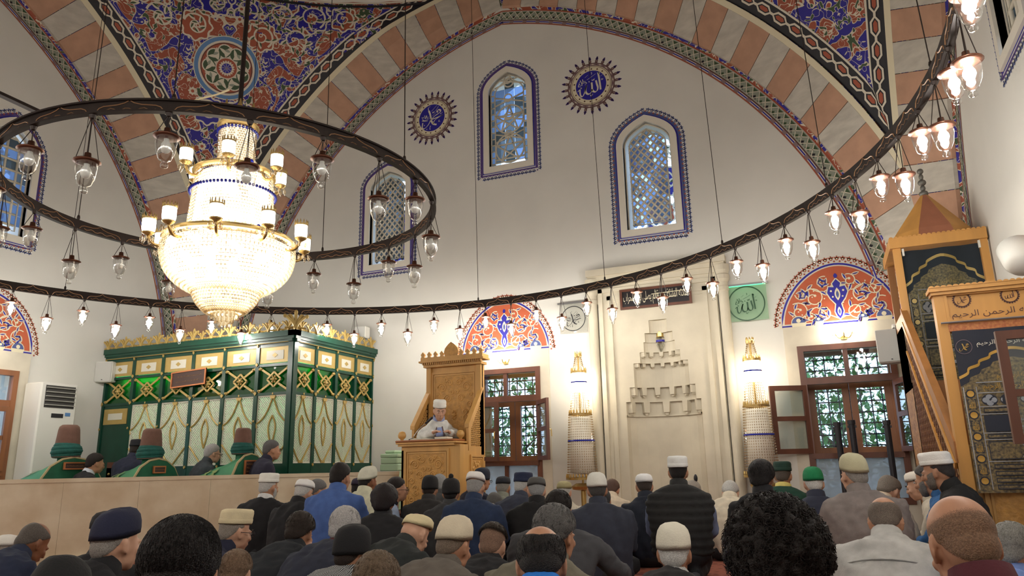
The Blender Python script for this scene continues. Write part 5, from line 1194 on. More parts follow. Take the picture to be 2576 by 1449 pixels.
# ================================================================ PREACHING CHAIR (KURSI)
m_oak = mat('honey_oak', (212, 162, 92), 0.45, var=0.16, scale=7, stretch=(1, 1, .12), bump=.03, bscale=30); m_oakr = mat('red_oak_top', (160, 96, 52), 0.35, var=.15, scale=6); m_carv = mat('carved_oak', (204, 152, 80), 0.5, var=.2, scale=24, bump=.5, bscale=28)
kx0, kx1, kyf, kyb = -5.20, -4.34, 8.62, 9.36; kr = thing('preaching_chair', 'carved honey oak preaching chair with desk and high crested back', 'pulpit chair', ((kx0+kx1)/2, (kyf+kyb)/2, 0))
FK = lambda u, v, t: (u, kyf-t, v); FKs = lambda u, v, t: (kx1+t, u, v); FKb = lambda u, v, t: (u, kyb-.05-t, v); FKs2 = lambda u, v, t: (kx0-t, u, v)
def panelled(F, u0, u1, v0, v1, root, nm, ins=.10, scroll=True):
    MB().extr([[(u0, v0), (u1, v0), (u1, v1), (u0, v1)]], F, -.03, 0).build(nm, m_oak, root)
    mb = MB(); frame(mb, F, u0+ins*.5, u1-ins*.5, v0+ins*.5, v1-ins*.5, .03, 0, .02); frame(mb, F, u0+ins*.5+.04, u1-ins*.5-.04, v0+ins*.5+.04, v1-ins*.5-.04, .018, 0, .012); mb.build('panel_moulding', m_oak, root)
    a, b, c_, d = u0+ins*.5+.06, u1-ins*.5-.06, v0+ins*.5+.06, v1-ins*.5-.06; MB().extr([[(a, c_), (b, c_), (b, d), (a, d)]], F, 0, .006).build('carved_field', m_carv, root)
    if scroll:
        mb = MB(); cu, cv, hw, hh = (a+b)/2, (c_+d)/2, (b-a)/2, (d-c_)/2; s0 = min(hw, hh)
        for sx in (-1, 1):
            for sz in (-1, 1):
                for x, z, r, t in ((.64, .70, .24, 1.5), (.25, .82, .16, 1.4), (.80, .25, .17, 1.3), (.34, .42, .19, 1.5), (.58, .06, .15, 1.3), (.13, .58, .12, 1.4), (.86, .50, .10, 1.2), (.46, .90, .10, 1.3)):
                    q = [(cu+sx*(x*hw+r*s0*(1-.7*k/20)*math.cos(k*t*.35)), cv+sz*(z*hh+r*s0*(1-.7*k/20)*math.sin(k*t*.35))) for k in range(21)]
                    q = [(min(max(u, a+.01), b-.01), min(max(v, c_+.01), d-.01)) for u, v in q]; mb.tube([F(u, v, .007) for u, v in q], .0095, 5)
        for k in range(10): an = k*PI/5; mb.ell(F(cu+.1*s0*2*math.cos(an)*.5, cv+.1*s0*2*math.sin(an), .008), (.03*s0*3*.4, .02, .03*s0*3*.4), 8, 5)
        mb.ell(F(cu, cv, .008), (.03, .03, .03), 8, 6); mb.build('carved_scroll', m_oak, root, smooth=True, kind='stuff')
ztop = 1.30
panelled(FK, kx0, kx1-.10, .12, ztop-.04, kr, 'desk_front'); panelled(FKs, kyf+.24, kyb, .12, 1.18, kr, 'side_panel', .10); MB().box((kx1-.10, kyf-.0, .12), (kx1, kyf+.24, ztop-.04)).build('corner_post', m_oak, kr)
MB().box((kx0-.04, kyf-.05, 0), (kx1+.04, kyb+.05, .12)).build('plinth', m_oak, kr); MB().box((kx0, kyf, .12), (kx0+.03, kyb, 1.2)).build('side_panel', m_oak, kr); MB().box((kx0, kyf+.2, .62), (kx1-.0, kyb, .66)).build('seat', m_oak, kr)
mb = MB(); mb.box((kx0-.03, kyf-.05, ztop-.05), (kx1-.06, kyf+.28, ztop-.02)); mb.box((kx0-.05, kyf-.07, ztop-.02), (kx1-.02, kyf+.30, ztop)); mb.build('desk_moulding', m_oak, kr); MB().bevbox((kx0-.06, kyf-.08, ztop), (kx1-.05, kyf+.27, ztop+.03), .012).build('desk_top', m_oakr, kr)
for x in (kx0-.01, kx1-.10): MB().lathe([(.02, ztop+.03), (.022, ztop+.045), (.05, ztop+.07), (.055, ztop+.10), (.04, ztop+.14), (0, ztop+.155)], (x, kyf+.02 if x < -5 else kyf+.22, 0), 14).build('knob', m_oak, kr, smooth=True)
zb_ = 2.37; panelled(FKb, kx0, kx1, 1.0, zb_, kr, 'back_board', .14); MB().box((kx0, kyb-.05, .12), (kx1, kyb+.03, 1.05)).build('back_lower', m_oak, kr)
for x in (kx0, kx1-.07): MB().box((x, kyb-.09, 1.1), (x+.07, kyb+.03, zb_)).build('back_stile', m_oak, kr)
mb = MB(); mb.box((kx0-.03, kyb-.13, zb_), (kx1+.03, kyb+.05, zb_+.035)); mb.box((kx0-.08, kyb-.18, zb_+.065), (kx1+.08, kyb+.05, zb_+.09)); mb.box((kx0-.06, kyb-.16, zb_+.09), (kx1+.06, kyb+.05, zb_+.14)); mb.build('cornice', m_oak, kr)
for k in range(30): x = kx0-.04+(kx1-kx0+.08)*(k+.25)/30; MB().box((x, kyb-.16, zb_+.035), (x+.016, kyb-.1, zb_+.065)).build('dentil', m_oak, kr)
for k in range(10):
    x = kx0-.03+(kx1-kx0+.06)*k/9
    if abs(x-(kx0+kx1)/2) < .1: continue
    G = lambda u, v, t: (x+u, kyb-.14-t, zb_+.14+v); MB().extr([[(-.03, 0), (-.018, .02), (-.034, .045), (0, .085), (.034, .045), (.018, .02), (.03, 0)]], G, -.02, .01).build('crest_finial', m_oak, kr)
xm = (kx0+kx1)/2; G = lambda u, v, t: (xm+u, kyb-.14-t, zb_+.14+v); MB().extr([[(-.10, 0), (-.115, .05), (-.10, .11), (-.05, .165), (0, .20), (.05, .165), (.10, .11), (.115, .05), (.10, 0)]], G, -.03, .012).build('crest_centre', m_carv, kr)
for F in (FKs, FKs2):
    prof = [(kyf+.26, 1.18), (kyb, 1.18), (kyb, 2.02), (kyb-.05, 2.02), (kyf+.26, 1.50)]
    hole = [(kyf+.33, 1.24), (kyb-.09, 1.24), (kyb-.09, 1.87), (kyf+.33, 1.46)]
    MB().extr([prof, hole], F, -.035, 0).build('arm_frame', m_oak, kr)
    mb = MB(); st = .052; k = -14
    while k < 24:
        for sg in (1, -1):
            a = (kyf+.33+k*st, 1.24) if sg > 0 else (kyf+.33+k*st, 1.9); b = (a[0]+.7, a[1]+sg*.7); q = seg_clip(a, b, hole, 60)
            if q: bar(mb, F, q[0], q[1], .016, -.026, -.008)
        k += 1
    mb.build('pierced_lattice', m_oak, kr)
    MB().extr([[(kyf+.24, 1.48), (kyb-.05, 2.0), (kyb-.05, 2.05), (kyf+.24, 1.53)]], F, -.05, .015).build('arm_rail', m_oak, kr)
bk = mat('book_cover', (70, 50, 46), .6); pg = mat('book_page', (226, 220, 200), .8)
def book(x, y, z, w, d, h, rz, label, opn=False):
    r = thing('book', label, 'book', (x, y, z), rz)
    if opn:
        for s in (-1, 1): mb = MB(); mb.extr([[(0, .005), (s*w*.5, .02), (s*w, .008), (s*w, .0), (0, .0)]], lambda u, v, t: (u, t, v), 0, d); mb.build('page_block', pg, r, world=False)
        MB().box((-w-.005, -.005, -.003), (w+.005, d+.005, 0)).build('cover', bk, r, world=False)
    else: MB().box((0, 0, .004), (w, d, h-.004)).build('page_block', pg, r, world=False); mb = MB(); mb.box((-.003, -.003, 0), (w+.004, d+.003, .004)); mb.box((-.003, -.003, h-.004), (w+.004, d+.003, h)); mb.box((-.004, -.003, 0), (-.001, d+.003, h)); mb.build('cover', bk, r, world=False)
book(-4.93, kyf+.0, ztop+.034, .14, .2, .02, .05, 'open book lying before the preacher', True); book(-4.72, kyf+.02, ztop+.031, .19, .15, .035, -.05, 'closed thick book on the right of the preaching desk')
def gmic(base, tip, label, head=.022):
    r = thing('microphone', label, 'microphone', base); b = np.array(base, float); t = np.array(tip, float); MB().lathe([(0, 0), (.05, 0), (.05, .015), (.015, .03), (0, .03)], base, 14).build('base', PM['k'], r)
    mid = b*.6+t*.4+np.array((0, 0, .04)); pts = cr([b+(0, 0, .02), mid, t], 6); MB().tube(pts, .005, 6).build('gooseneck', mat('steel', (170, 170, 172), .35, .9), r); d = t-mid; d /= np.linalg.norm(d); MB().tube([t-d*.02, t+d*.02, t+d*.09, t+d*.11], [.012, head*.8, head, head*.5], 8).build('mic_head', PM['k'], r, smooth=True)
gmic((-5.10, kyf+.10, ztop+.03), (-4.90, 8.75, 1.56), 'black gooseneck microphone on the preaching desk', .018)
# ================================================================ CALLIGRAPHY SIGNS
def acrylic(px, py, hw, hh, strokes, label, green):
    q = onY(px, py, YQ-.05); cx, cz = float(q[0]), float(q[2]); root = thing('acrylic_sign', label, 'sign', (cx, YQ-.05, cz-hh)); F = lambda u, v, t: (cx+u, YQ-.05-t, cz+v)
    m = glassmat('green_acrylic', (240, 253, 243), .06, .05, 0, 60, .25, (222, 246, 226)) if green else glassmat('clear_acrylic', (250, 250, 248), .04, .05, 0, 60, .25, (240, 240, 236))
    MB().extr([[(-hw, -hh), (hw, -hh), (hw, hh), (-hw, hh)]], F, 0, .012).build('acrylic_sheet', m, root)
    P = Paint(); c = 'G' if green else 'k'; P.ring((0, -.01), hw*.84, hw*.90, c, 1, 44); script(P, strokes, (0, -.02), hw*.62, c, 1); P.build('calligraphy', {'G': mat('sign_dark_green', (20, 70, 34), .4), 'k': PM['k']}, lambda u, v, t: F(u, v, t+.013), root, kind='stuff')
    MB().box((cx-hw-.03, YQ-.075, cz+hh), (cx+hw+.03, YQ-.03, cz+hh+.025)).build('hanging_bar', mat('steel', (170, 170, 172), .35, .9), root)
    if green: MB().box((cx-hw, YQ-.066, cz+hh-.008), (cx+hw, YQ-.054, cz+hh)).build('led_strip', emis('green_led', (.1, 1, .35), 2.0), root)
acrylic(1443, 800, .215, .225, MUHAM, 'clear round calligraphy sign left of the prayer niche', False); acrylic(1878, 762, .275, .25, ALLAH, 'green lit round calligraphy sign right of the prayer niche', True)
# ================================================================ MINBAR
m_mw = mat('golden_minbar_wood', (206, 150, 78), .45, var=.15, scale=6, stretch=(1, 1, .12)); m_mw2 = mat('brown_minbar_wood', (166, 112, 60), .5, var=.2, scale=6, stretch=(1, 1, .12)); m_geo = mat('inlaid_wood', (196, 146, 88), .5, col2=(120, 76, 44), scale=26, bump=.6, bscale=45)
YM, mx0, mx1 = 6.5, .90, 1.79; mi = thing('minbar', 'carved wooden minbar with curtained doorway, steep stair and spired kiosk', 'minbar', (1.34, 8.2, 0))
mz = lambda y, x=2345: float(onY(x, y, YM)[2]); FMb = lambda u, v, t: (u, YM-t, v)
zt_, za, zb1, zo = mz(712), mz(742), mz(815), mz(838)
for x in (mx0, mx1-.075): MB().box((x, YM, 0), (x+.075, YM+.12, zt_-.06)).build('portal_post', m_mw, mi)
MB().box((mx0+.07, YM+.02, zo), (mx1-.07, YM+.1, zt_-.05)).build('lintel', m_mw, mi); mb = MB(); frame(mb, FMb, mx0+.07, mx1-.07, zb1, za, .02, -.02, .004); mb.build('lintel_moulding', m_mw, mi)
mb = MB(); mb.box((mx0-.03, YM-.04, zt_-.08), (mx1, YM+.14, zt_-.05)); mb.box((mx0-.015, YM-.025, zt_-.105), (mx1, YM+.13, zt_-.08)); mb.build('portal_cornice', m_mw, mi); mb = MB()
for k in range(22): u = mx0-.03+(mx1-mx0+.03)*(k+.5)/22; r = (mx1-mx0+.03)/44; mb.extr([[(u-r, zt_-.05)]+[(u+r*math.cos(q), zt_-.05+r*.8*math.sin(q)) for q in np.linspace(PI, 0, 6)]+[(u+r, zt_-.05)]], FMb, -.02, .045)
mb.build('scalloped_crest', m_mw, mi); MB().box((mx0+.07, YM-.005, zo), (mx1-.07, YM+.03, zb1-.015)).build('patterned_strip', mat('orange_inlay', (206, 134, 74), .5, col2=(176, 96, 56), scale=60), mi)
pm, pa = onY(2420, 753, YM), onY(2541, 741, YM); rr = .056
for q, s in ((pm, MUHAM), (pa, ALLAH)):
    P = Paint(); c = (float(q[0]), float(q[2])); P.ring(c, rr*.9, rr*1.04, 'd', 1, 30); script(P, s[:5], c, rr*.72, 'd', 1, 1.1)
    for k in range(22): a = 2*PI*k/22; P.disc((c[0]+rr*1.07*math.cos(a), c[1]+rr*1.07*math.sin(a)), .007, 'd', 1, 6)
    P.build('burnt_roundel', PM, lambda u, v, t: (u, YM+.018-t, v), mi, kind='stuff')
mb = MB(); textfit(mb, BISM, lambda u, v, t: (u, YM+.016-t, v), float(onY(2395, 790, YM)[0]), mz(801, 2450), mx1-.09, mz(778, 2450), .0); mb.build('burnt_lettering', PM['d'], mi)
def kiswa(F, u0, u1, v0, v1, root, bg, olive, gold, silver, kb=1.0):
    """black and gold embroidered door curtain; F(u,v,lift)"""
    Wd, H = u1-u0, v1-v0; G = lambda a, b, t: F(u0+a*Wd, v0+b*H, t+.012*math.sin(a*14)+.004)
    mb = MB(); na, nbv = 28, 14
    for j in range(nbv+1):
        for i in range(na+1): mb.v.append(G(i/na, j/nbv, 0))
    for j in range(nbv):
        for i in range(na): a = j*(na+1)+i; mb.f.append((a, a+1, a+na+2, a+na+1))
    mb.m = [0]*len(mb.f); cl = mb.build('curtain', bg, root, smooth=True); E_ = lambda a, b, t: G(a, b*kb, t)
    P = Paint(); K = {'o': olive, 'g': gold, 't': silver, 'k': bg}
    ar = [(0, .70), (.08, .725), (.10, .755), (.19, .775), (.21, .80), (.30, .82), (.33, .845), (.5, .87)]; ar = ar+[(1-x, y) for x, y in ar[::-1][1:]]
    P.ribbon(cr(ar, 4), .018, 'g', 2); sub = [(x, y-.055) for x, y in ar]
    for i in range(len(sub)-1):
        for k in range(6):
            t0, t1 = k/6, (k+1)/6; f = lambda t: (sub[i][0]+(sub[i+1][0]-sub[i][0])*t, sub[i][1]+(sub[i+1][1]-sub[i][1])*t); a, b = f(t0), f(t1); P.poly([(a[0], .0), (b[0], .0), b, a], 'o', 1)
    def capsule(a, b, c_, d, fill, ed='k'):
        r = (d-c_)/2; P.poly([(a+r*.5*0, c_)] and [(a+r*H/Wd*(1-math.cos(q)), (c_+d)/2+r*math.sin(q)) for q in np.linspace(PI/2, -PI/2, 7)][::-1][:0] or [(a, c_), (b, c_), (b, d), (a, d)], ed, 2); P.poly([(a+.008, c_+.006), (b-.008, c_+.006), (b-.008, d-.006), (a+.008, d-.006)], fill, 3)
    kx = H/Wd
    for k in range(9):
        z = .05+k*.066
        if k % 2 == 0: P.disc((.075, z+.02), .045, 'k', 3, 16, ry=.045/kx); P.disc((.075, z+.02), .033, 'g', 4, 12, ry=.033/kx)
        else: capsule(.035, .115, z-.012, z+.052, 'o')
    P.ribbon([(.135, .02), (.135, .64)], .008, 't', 3); P.ribbon([(.02, .02), (.02, .64)], .008, 't', 3); P.ribbon([(.865, .02), (.865, .64)], .008, 't', 3); P.ribbon([(.98, .02), (.98, .64)], .008, 't', 3)
    for z in (.665, .60, .515, .47, .355, .315, .185): P.ribbon([(.14, z), (.86, z)], .005, 't', 3)
    for k in range(4):
        c = (.24+.17*k, .555)
        P.disc(c, .075, 'k', 3, 16, ry=.036)
        for q in range(4): P.disc((c[0]+.035*math.cos(q*PI/2), c[1]+.018*math.sin(q*PI/2)), .034, 't', 4, 10, ry=.017)
    capsule(.17, .83, .478, .507, 'o'); capsule(.17, .83, .322, .348, 'o'); capsule(.16, .84, .362, .462, 'k'); capsule(.16, .84, .195, .305, 'o'); capsule(.17, .30, .20, .30, 'g'); capsule(.70, .83, .20, .30, 'g')
    P.disc((.5, .25), .30*.42+.02, 'k', 4, 24, ry=.052); P.disc((.5, .25), .12, 't', 5, 24, ry=.046); P.disc((.5, .25), .03, 'g', 6, 12, ry=.012)
    for z in (.14, .10, .06, .02): capsule(.18, .82, z, z+.028, 'o')
    P.build('embroidery', K, E_, cl, kind='stuff', dz=.0012); mb = MB()
    for (a, c_, b, d) in ((.20, .61, .80, .66), (.34, .675, .66, .72)): textfit(mb, BISM, E_, a, c_, b, d, .006)
    for k in (1, 3, 5, 7): textfit(mb, '\uFDF2', E_, .045, .05+k*.066-.005, .105, .05+k*.066+.045, .007)
    for z in (.02, .06, .10, .14, .484, .328): textfit(mb, BISM, E_, .22, z+.003, .78, z+.022, .006)
    mb.build('gold_lettering', gold, cl, kind='stuff'); mb = MB(); textfit(mb, AYA, E_, .20, .37, .80, .41, .006); textfit(mb, AYA, E_, .22, .41, .78, .455, .006); mb.build('silver_lettering', silver, cl, kind='stuff'); return cl
m_navy = mat('charcoal_velvet', (52, 54, 64), .9); m_olive = mat('olive_gold_weave', (150, 128, 84), .7, col2=(66, 62, 58), scale=55, bump=.2, bscale=90); m_gth = mat('gold_thread', (192, 148, 66), .4, .3); m_sth = mat('silver_thread', (168, 168, 172), .4, .3)
zc_b = mz(1240, 2470); cu = kiswa(lambda u, v, t: (u, YM-.01-t, v), mx0+.085, mx1-.085, zc_b, zo-.0, mi, m_navy, m_olive, m_gth, m_sth)
P = Paint(); q = onY(2423, 874, YM); c = (float(q[0]), float(q[2])); P.ring(c, .052, .055, 'p', 1, 28); script(P, MUHAM[:5], c, .042, 'y', 2, 1.2); P.build('gold_roundel', PM, lambda u, v, t: (u, YM-.03-t, v), cu)
mb = MB(); textfit(mb, BISM, lambda u, v, t: (u, YM-.034-t, v), float(onY(2455, 870, YM)[0]), mz(872, 2500), mx1-.2, mz(855, 2500), 0); mb.build('white_lettering', PM['w'], cu); MB().tube([(mx0+.02, YM-.03, zb1-.005), (mx1, YM-.03, zb1-.005)], .008, 6).build('curtain_rod', mat('steel', (170, 170, 172), .35, .9), mi)
panelled(lambda u, v, t: (u, YM+.08-t, v), mx0+.075, mx1-.075, .25, zc_b+.35, mi, 'door_leaf', .12, False); MB().box((mx0-.02, YM-.04, 0), (mx1, YM+.12, .25)).build('threshold', m_mw2, mi)
YK0, YK1 = 8.74, 9.66; zkt = 3.22; FS = lambda u, v, t: (mx0-t, u, v)
zr0, zr1 = float(onX(2440, 1120, mx0)[2]), float(onX(2266, 790, mx0)[2])
MB().extr([[(YM+.1, 0), (YK1, 0), (YK1, zr1-.12), (YK0, zr1-.12), (YM+.1, zr0-.12)]], FS, -.04, 0).build('stair_side', m_geo, mi)
poly_ = [(YM+.14, .06), (YK0-.02, .06), (YK0-.02, zr1-.2), (YM+.14, zr0-.2)]; mb = MB()
for k in range(-30, 34):
    for sg in (1, -1):
        for h in (0, .035):
            q = seg_clip((YM-1.5, 1.2+k*.13+h-sg*2.2), (YM+3.5, 1.2+k*.13+h+sg*2.8), poly_, 160)
            if q: bar(mb, FS, q[0], q[1], .008, 0, .005)
mb.build('inlay_strapwork', mat('dark_inlay', (112, 70, 42), .5), mi, kind='stuff')
for d in (0, .30): mb = MB(); bar(mb, FS, (YM+.12, zr0-.14-d*1.2), (YK0, zr1-.14-d), .055 if d == 0 else .03, 0, .02); mb.build('stringer_moulding', m_mw, mi)
mb = MB(); bar(mb, FS, (YM+.12, .12), (YK0, .9), .03, 0, .015); mb.build('stringer_moulding', m_mw, mi)
MB().extr([[(YM+.05, zr0-.12), (YK0+.05, zr1-.12), (YK0+.05, zr1+.04), (YM+.05, zr0+.04)]], FS, -.05, .012).build('banister', m_mw2, mi)
for k in range(9): y0 = YM+.15+(YK0-YM-.15)*k/9; z = .25+(1.7-.25)*(k+1)/9; MB().box((mx0+.04, y0, z-.18), (mx1, y0+.26, z)).build('step', m_mw2, mi)
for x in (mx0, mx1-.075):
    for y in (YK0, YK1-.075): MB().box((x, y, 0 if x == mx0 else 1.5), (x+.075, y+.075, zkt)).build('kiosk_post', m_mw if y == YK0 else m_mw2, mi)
MB().box((mx0, YK0, 1.68), (mx1, YK1, 1.74)).build('kiosk_floor', m_mw2, mi); MB().box((mx0, YK0+.1, 1.74), (mx0+.03, YK1, zr1)).build('kiosk_side', m_mw2, mi)
mb = MB(); mb.box((mx0-.03, YK0-.03, zkt-.03), (mx1, YK1+.03, zkt+.08)); mb.build('kiosk_cornice', m_mw, mi); mb = MB()
for k in range(20): u = mx0-.03+(mx1-mx0+.03)*(k+.5)/20; r = .0225; mb.extr([[(u-r, zkt+.08)]+[(u+r*math.cos(q), zkt+.08+r*.8*math.sin(q)) for q in np.linspace(PI, 0, 5)]+[(u+r, zkt+.08)]], lambda u, v, t: (u, YK0-.03-t, v), -.03, .004)
mb.build('kiosk_crest', m_mw, mi); ap = axz(1.34, 9.2, 490)
for k in range(8):
    a0, a1 = PI/4*k+PI/8, PI/4*(k+1)+PI/8; pr = ((.46, zkt+.08), (.40, zkt+.20), (.03, ap)); mb = MB(); vs = []
    for r, z in pr: vs += [(1.345+r*math.cos(a0), 9.2+r*math.sin(a0), z), (1.345+r*math.cos(a1), 9.2+r*math.sin(a1), z)]
    mb.add(vs, [(0, 1, 3, 2), (2, 3, 5, 4)]); mb.build('spire_facet', mat('rose_brown_board', (168, 108, 82), .6, var=.1) if k % 2 else m_mw, mi)
mb = MB(); z = ap-.03
for r, h in ((.05, .08), (.03, .07), (.045, .08), (.025, .08), (.035, .07)): mb.ell((1.345, 9.2, z+h/2), (r, r, h/2), 10, 6); z += h*.9
mb.build('finial', mat('grey_metal', (120, 118, 112), .5, .6), mi, smooth=True)
m_dk = mat('dark_teal_velvet', (30, 38, 46), .9); m_ol2 = mat('olive_weave', (116, 106, 70), .7, col2=(48, 50, 46), scale=55); m_g2 = mat('dull_gold_thread', (150, 128, 70), .45, .3); m_s2 = mat('dull_silver_thread', (112, 114, 118), .45, .3)
kiswa(lambda u, v, t: (u, YK0+.05-t, v), mx0+.08, mx1-.08, 1.55, zkt-.06, mi, m_dk, m_ol2, m_g2, m_s2, 1.09)
for x in (mx0+.085, mx1-.09): MB().box((x, YK0-.005, zkt-.12), (x+.02, YK0+.02, zkt-.04)).build('curtain_bracket', m_sp, mi)
# --- open window sash, wall lamp, poles, mic stand, camera
sa = thing('open_window_sash', 'dark brown glazed window sash swung open at the right picture edge', 'window sash', (1.8, 5.6, 1.0)); FSa = lambda u, v, t: (u, 5.6-t, v); s0, s1 = onY(2499, 836, 5.6), onY(2530, 1118, 5.6); su0, sv0, sv1 = float(s0[0]), float(s1[2]), float(s0[2]); zm = float(onY(2520, 990, 5.6)[2])
mb = MB(); frame(mb, FSa, su0, XR-.0, sv0, sv1, .055, 0, .045); mb.build('frame', m_wood, sa); mb = MB(); mb.extr([[(su0+.05, zm-.025), (XR-.05, zm-.025), (XR-.05, zm+.02), (su0+.05, zm+.02)]], FSa, 0, .04); mb.build('rail', m_wood, sa); pane(FSa, su0+.05, XR-.05, sv0+.05, zm-.025, .02, sa); pane(FSa, su0+.05, XR-.05, zm+.02, sv1-.05, .02, sa)
q = onX(2562, 640, 1.62); wl = thing('wall_lamp', 'white drum wall lamp above the minbar at the right edge', 'wall lamp', (XR-.01, float(q[1]), float(q[2]))); Mr = Matrix.Rotation(R_(-38), 3, 'X')
def ori(mb, prof, n=20):
    for r, z in prof:
        for k in range(n): v = Mr @ Vector((r*math.cos(2*PI*k/n), r*math.sin(2*PI*k/n), z)); mb.v.append((float(q[0])+v.x, float(q[1])+v.y, float(q[2])+v.z))
    for i in range(len(prof)-1):
        for k in range(n): mb.f.append((i*n+k, i*n+(k+1) % n, (i+1)*n+(k+1) % n, (i+1)*n+k)); mb.m.append(0)
    return mb
ori(MB(), [(0, -.16), (.10, -.16), (.13, -.10), (.14, .08), (.13, .08), (.12, -.09), (0, -.1)]).build('shade', m_sp, wl, smooth=True); ori(MB(), [(0, .06), (.125, .06), (.125, .075), (0, .075)]).build('lit_lens', emis('lamp_lens', (1, .88, .62), 6.0), wl); MB().tube([(float(q[0])+.1, float(q[1]), float(q[2])-.05), (XR, float(q[1]), float(q[2])-.05)], .025, 8).build('bracket', m_sp, wl)
for px, top, lb in ((2106, 1062, 'leftmost black pole before the minbar window'), (2143, 1057, 'middle black pole before the minbar window'), (2232, 1057, 'rightmost black pole before the minbar window')):
    b = onY(px+10, 1150, 9.95); tz = float(onY(px, top, 9.95)[2]); r = thing('stand_pole', lb, 'pole', (float(b[0]), 9.95, 0), group='black poles before the window'); MB().lathe([(.12, 0), (.12, .02), (.03, .03), (.03, .5), (.036, .5), (.036, tz-.05), (.045, tz-.05), (.045, tz), (0, tz)], (float(b[0]), 9.95, 0), 12).build('pole', PM['k'], r); MB().box((float(b[0])-.05, 9.93, tz-.09), (float(b[0])+.05, 9.97, tz-.06)).build('clamp', PM['k'], r)
b = onY(1758, 1240, 8.6); gm = thing('microphone_stand', 'slim microphone on a stand in front of the prayer niche', 'microphone', (float(b[0]), 8.6, 0)); t = onY(1750, 1203, 8.6); MB().lathe([(0, 0), (.11, 0), (.11, .02), (.012, .03), (.012, .55), (0, .55)], (float(b[0]), 8.6, 0), 14).build('stand', PM['k'], gm); MB().tube(cr([(float(b[0]), 8.6, .5), (float(b[0]), 8.6, .65), tuple(t-np.array((-.0, 0, .05)))], 5), .007, 6).build('gooseneck', mat('steel', (170, 170, 172), .35, .9), gm); MB().ell(tuple(t), (.022, .022, .045), 8, 6).build('mic_head', PM['k'], gm, smooth=True)
q = onY(2256, 826, 9.9); sc_ = thing('security_camera', 'small white dome camera above the wall speaker', 'camera', q); MB().lathe([(0, .05), (.05, .05), (.055, 0), (.05, -.02), (0, -.02)], tuple(q), 14).build('housing', m_sp, sc_, smooth=True); MB().ell((q[0]-.03, q[1]-.03, q[2]-.02), (.03, .03, .03), 10, 6).build('lens', PM['k'], sc_, smooth=True); MB().box((q[0]-.02, q[1], q[2]-.02), (q[0]+.02, YQ, q[2]+.02)).build('bracket', m_sp, sc_)
# ================================================================ PEOPLE
JOBS = []
def fuse(mb, name, m, parent, voxel, smooth=6, wrinkle=0.0, wscale=9.0, ribs=None, kind=None, post=None):
    """closed shapes grown together into one continuous skin; finished in one batch at the end"""
    me = bpy.data.meshes.new(name); me.from_pydata(mb.v, [], mb.f); me.update()
    t = bpy.data.objects.new('tmp', me); COL.objects.link(t)
    r = t.modifiers.new('r', 'REMESH'); r.mode = 'VOXEL'; r.voxel_size = voxel
    s = t.modifiers.new('s', 'SMOOTH'); s.factor = 0.5; s.iterations = smooth
    o = linkmesh(name, bpy.data.meshes.new(name), parent, kind); JOBS.append((t, o, m, wrinkle, wscale, ribs, post)); return o
def finish():
    dg = bpy.context.evaluated_depsgraph_get()
    for t, o, m, wr, ws, ribs, post in JOBS:
        me = bpy.data.meshes.new_from_object(t.evaluated_get(dg)); old = o.data; me.name = o.name; o.data = me; bpy.data.meshes.remove(old)
        n = len(me.vertices); V = np.empty(n*3); me.vertices.foreach_get('co', V); V = V.reshape(-1, 3); N = np.empty(n*3); me.vertices.foreach_get('normal', N); N = N.reshape(-1, 3)
        if wr:
            ph = (hash(o.name) % 97)*0.37+V[:, 0].mean()*3
            d = np.array([noise.noise(Vector((p[0]*ws+ph, p[1]*ws, p[2]*ws*0.55+p[0]*ws*0.6))) for p in V])
            d2 = np.array([noise.noise(Vector((p[0]*ws*2.1+ph*2, p[1]*ws*2.1, p[2]*ws*3.0-p[0]*ws))) for p in V]); V = V+N*(((1-np.abs(d)*2.4)+.45*(1-np.abs(d2)*2.4))*wr)[:, None]
        if ribs: V = V+N*(ribs[1]*(np.abs(np.sin(V[:, 2]/ribs[0]*PI))**0.6-0.6))[:, None]*(np.abs(N[:, 2:3]) < 0.8)
        if wr or ribs: me.vertices.foreach_set('co', V.ravel())
        me.materials.clear(); me.materials.append(m); me.polygons.foreach_set('use_smooth', [True]*len(me.polygons)); me.update()
    tm = [j[0] for j in JOBS]
    for t in tm: d = t.data; bpy.data.objects.remove(t); bpy.data.meshes.remove(d)
def cloth(c, key=None): return mat('cloth_%d_%d_%d' % c if key is None else key, c, 0.9, var=0.18, scale=14, bump=0.12, bscale=160)
def skinm(c): return mat('skin_%d_%d_%d' % c, c, 0.5, var=0.10, scale=18, spec=0.35)
def hairm(c, soft=True):
    k = ('hair_%d_%d_%d' if soft else 'strand_%d_%d_%d') % c
    if k in MATS: return MATS[k]
    m = mat(k, c, 0.55, var=0.35, scale=190, bump=0.5, bscale=260, spec=0.3)
    if not soft: return m
    N = m.node_tree.nodes; L = m.node_tree.links; at = N.new('ShaderNodeAttribute'); at.attribute_name = 'mask'
    nz = N.new('ShaderNodeTexNoise'); nz.inputs['Scale'].default_value = 420; tc = N.new('ShaderNodeTexCoord'); L.new(tc.outputs['Object'], nz.inputs['Vector'])
    ad = N.new('ShaderNodeMath'); ad.operation = 'MULTIPLY_ADD'; ad.inputs[1].default_value = 1.0; ad.inputs[2].default_value = -.5; L.new(nz.outputs['Fac'], ad.inputs[0])
    s = N.new('ShaderNodeMath'); s.operation = 'ADD'; L.new(ad.outputs[0], s.inputs[0]); L.new(at.outputs['Fac'], s.inputs[1])
    mr = N.new('ShaderNodeMapRange'); mr.inputs['From Min'].default_value = .28; mr.inputs['From Max'].default_value = .62; L.new(s.outputs[0], mr.inputs['Value']); L.new(mr.outputs[0], N['Principled BSDF'].inputs['Alpha']); return m
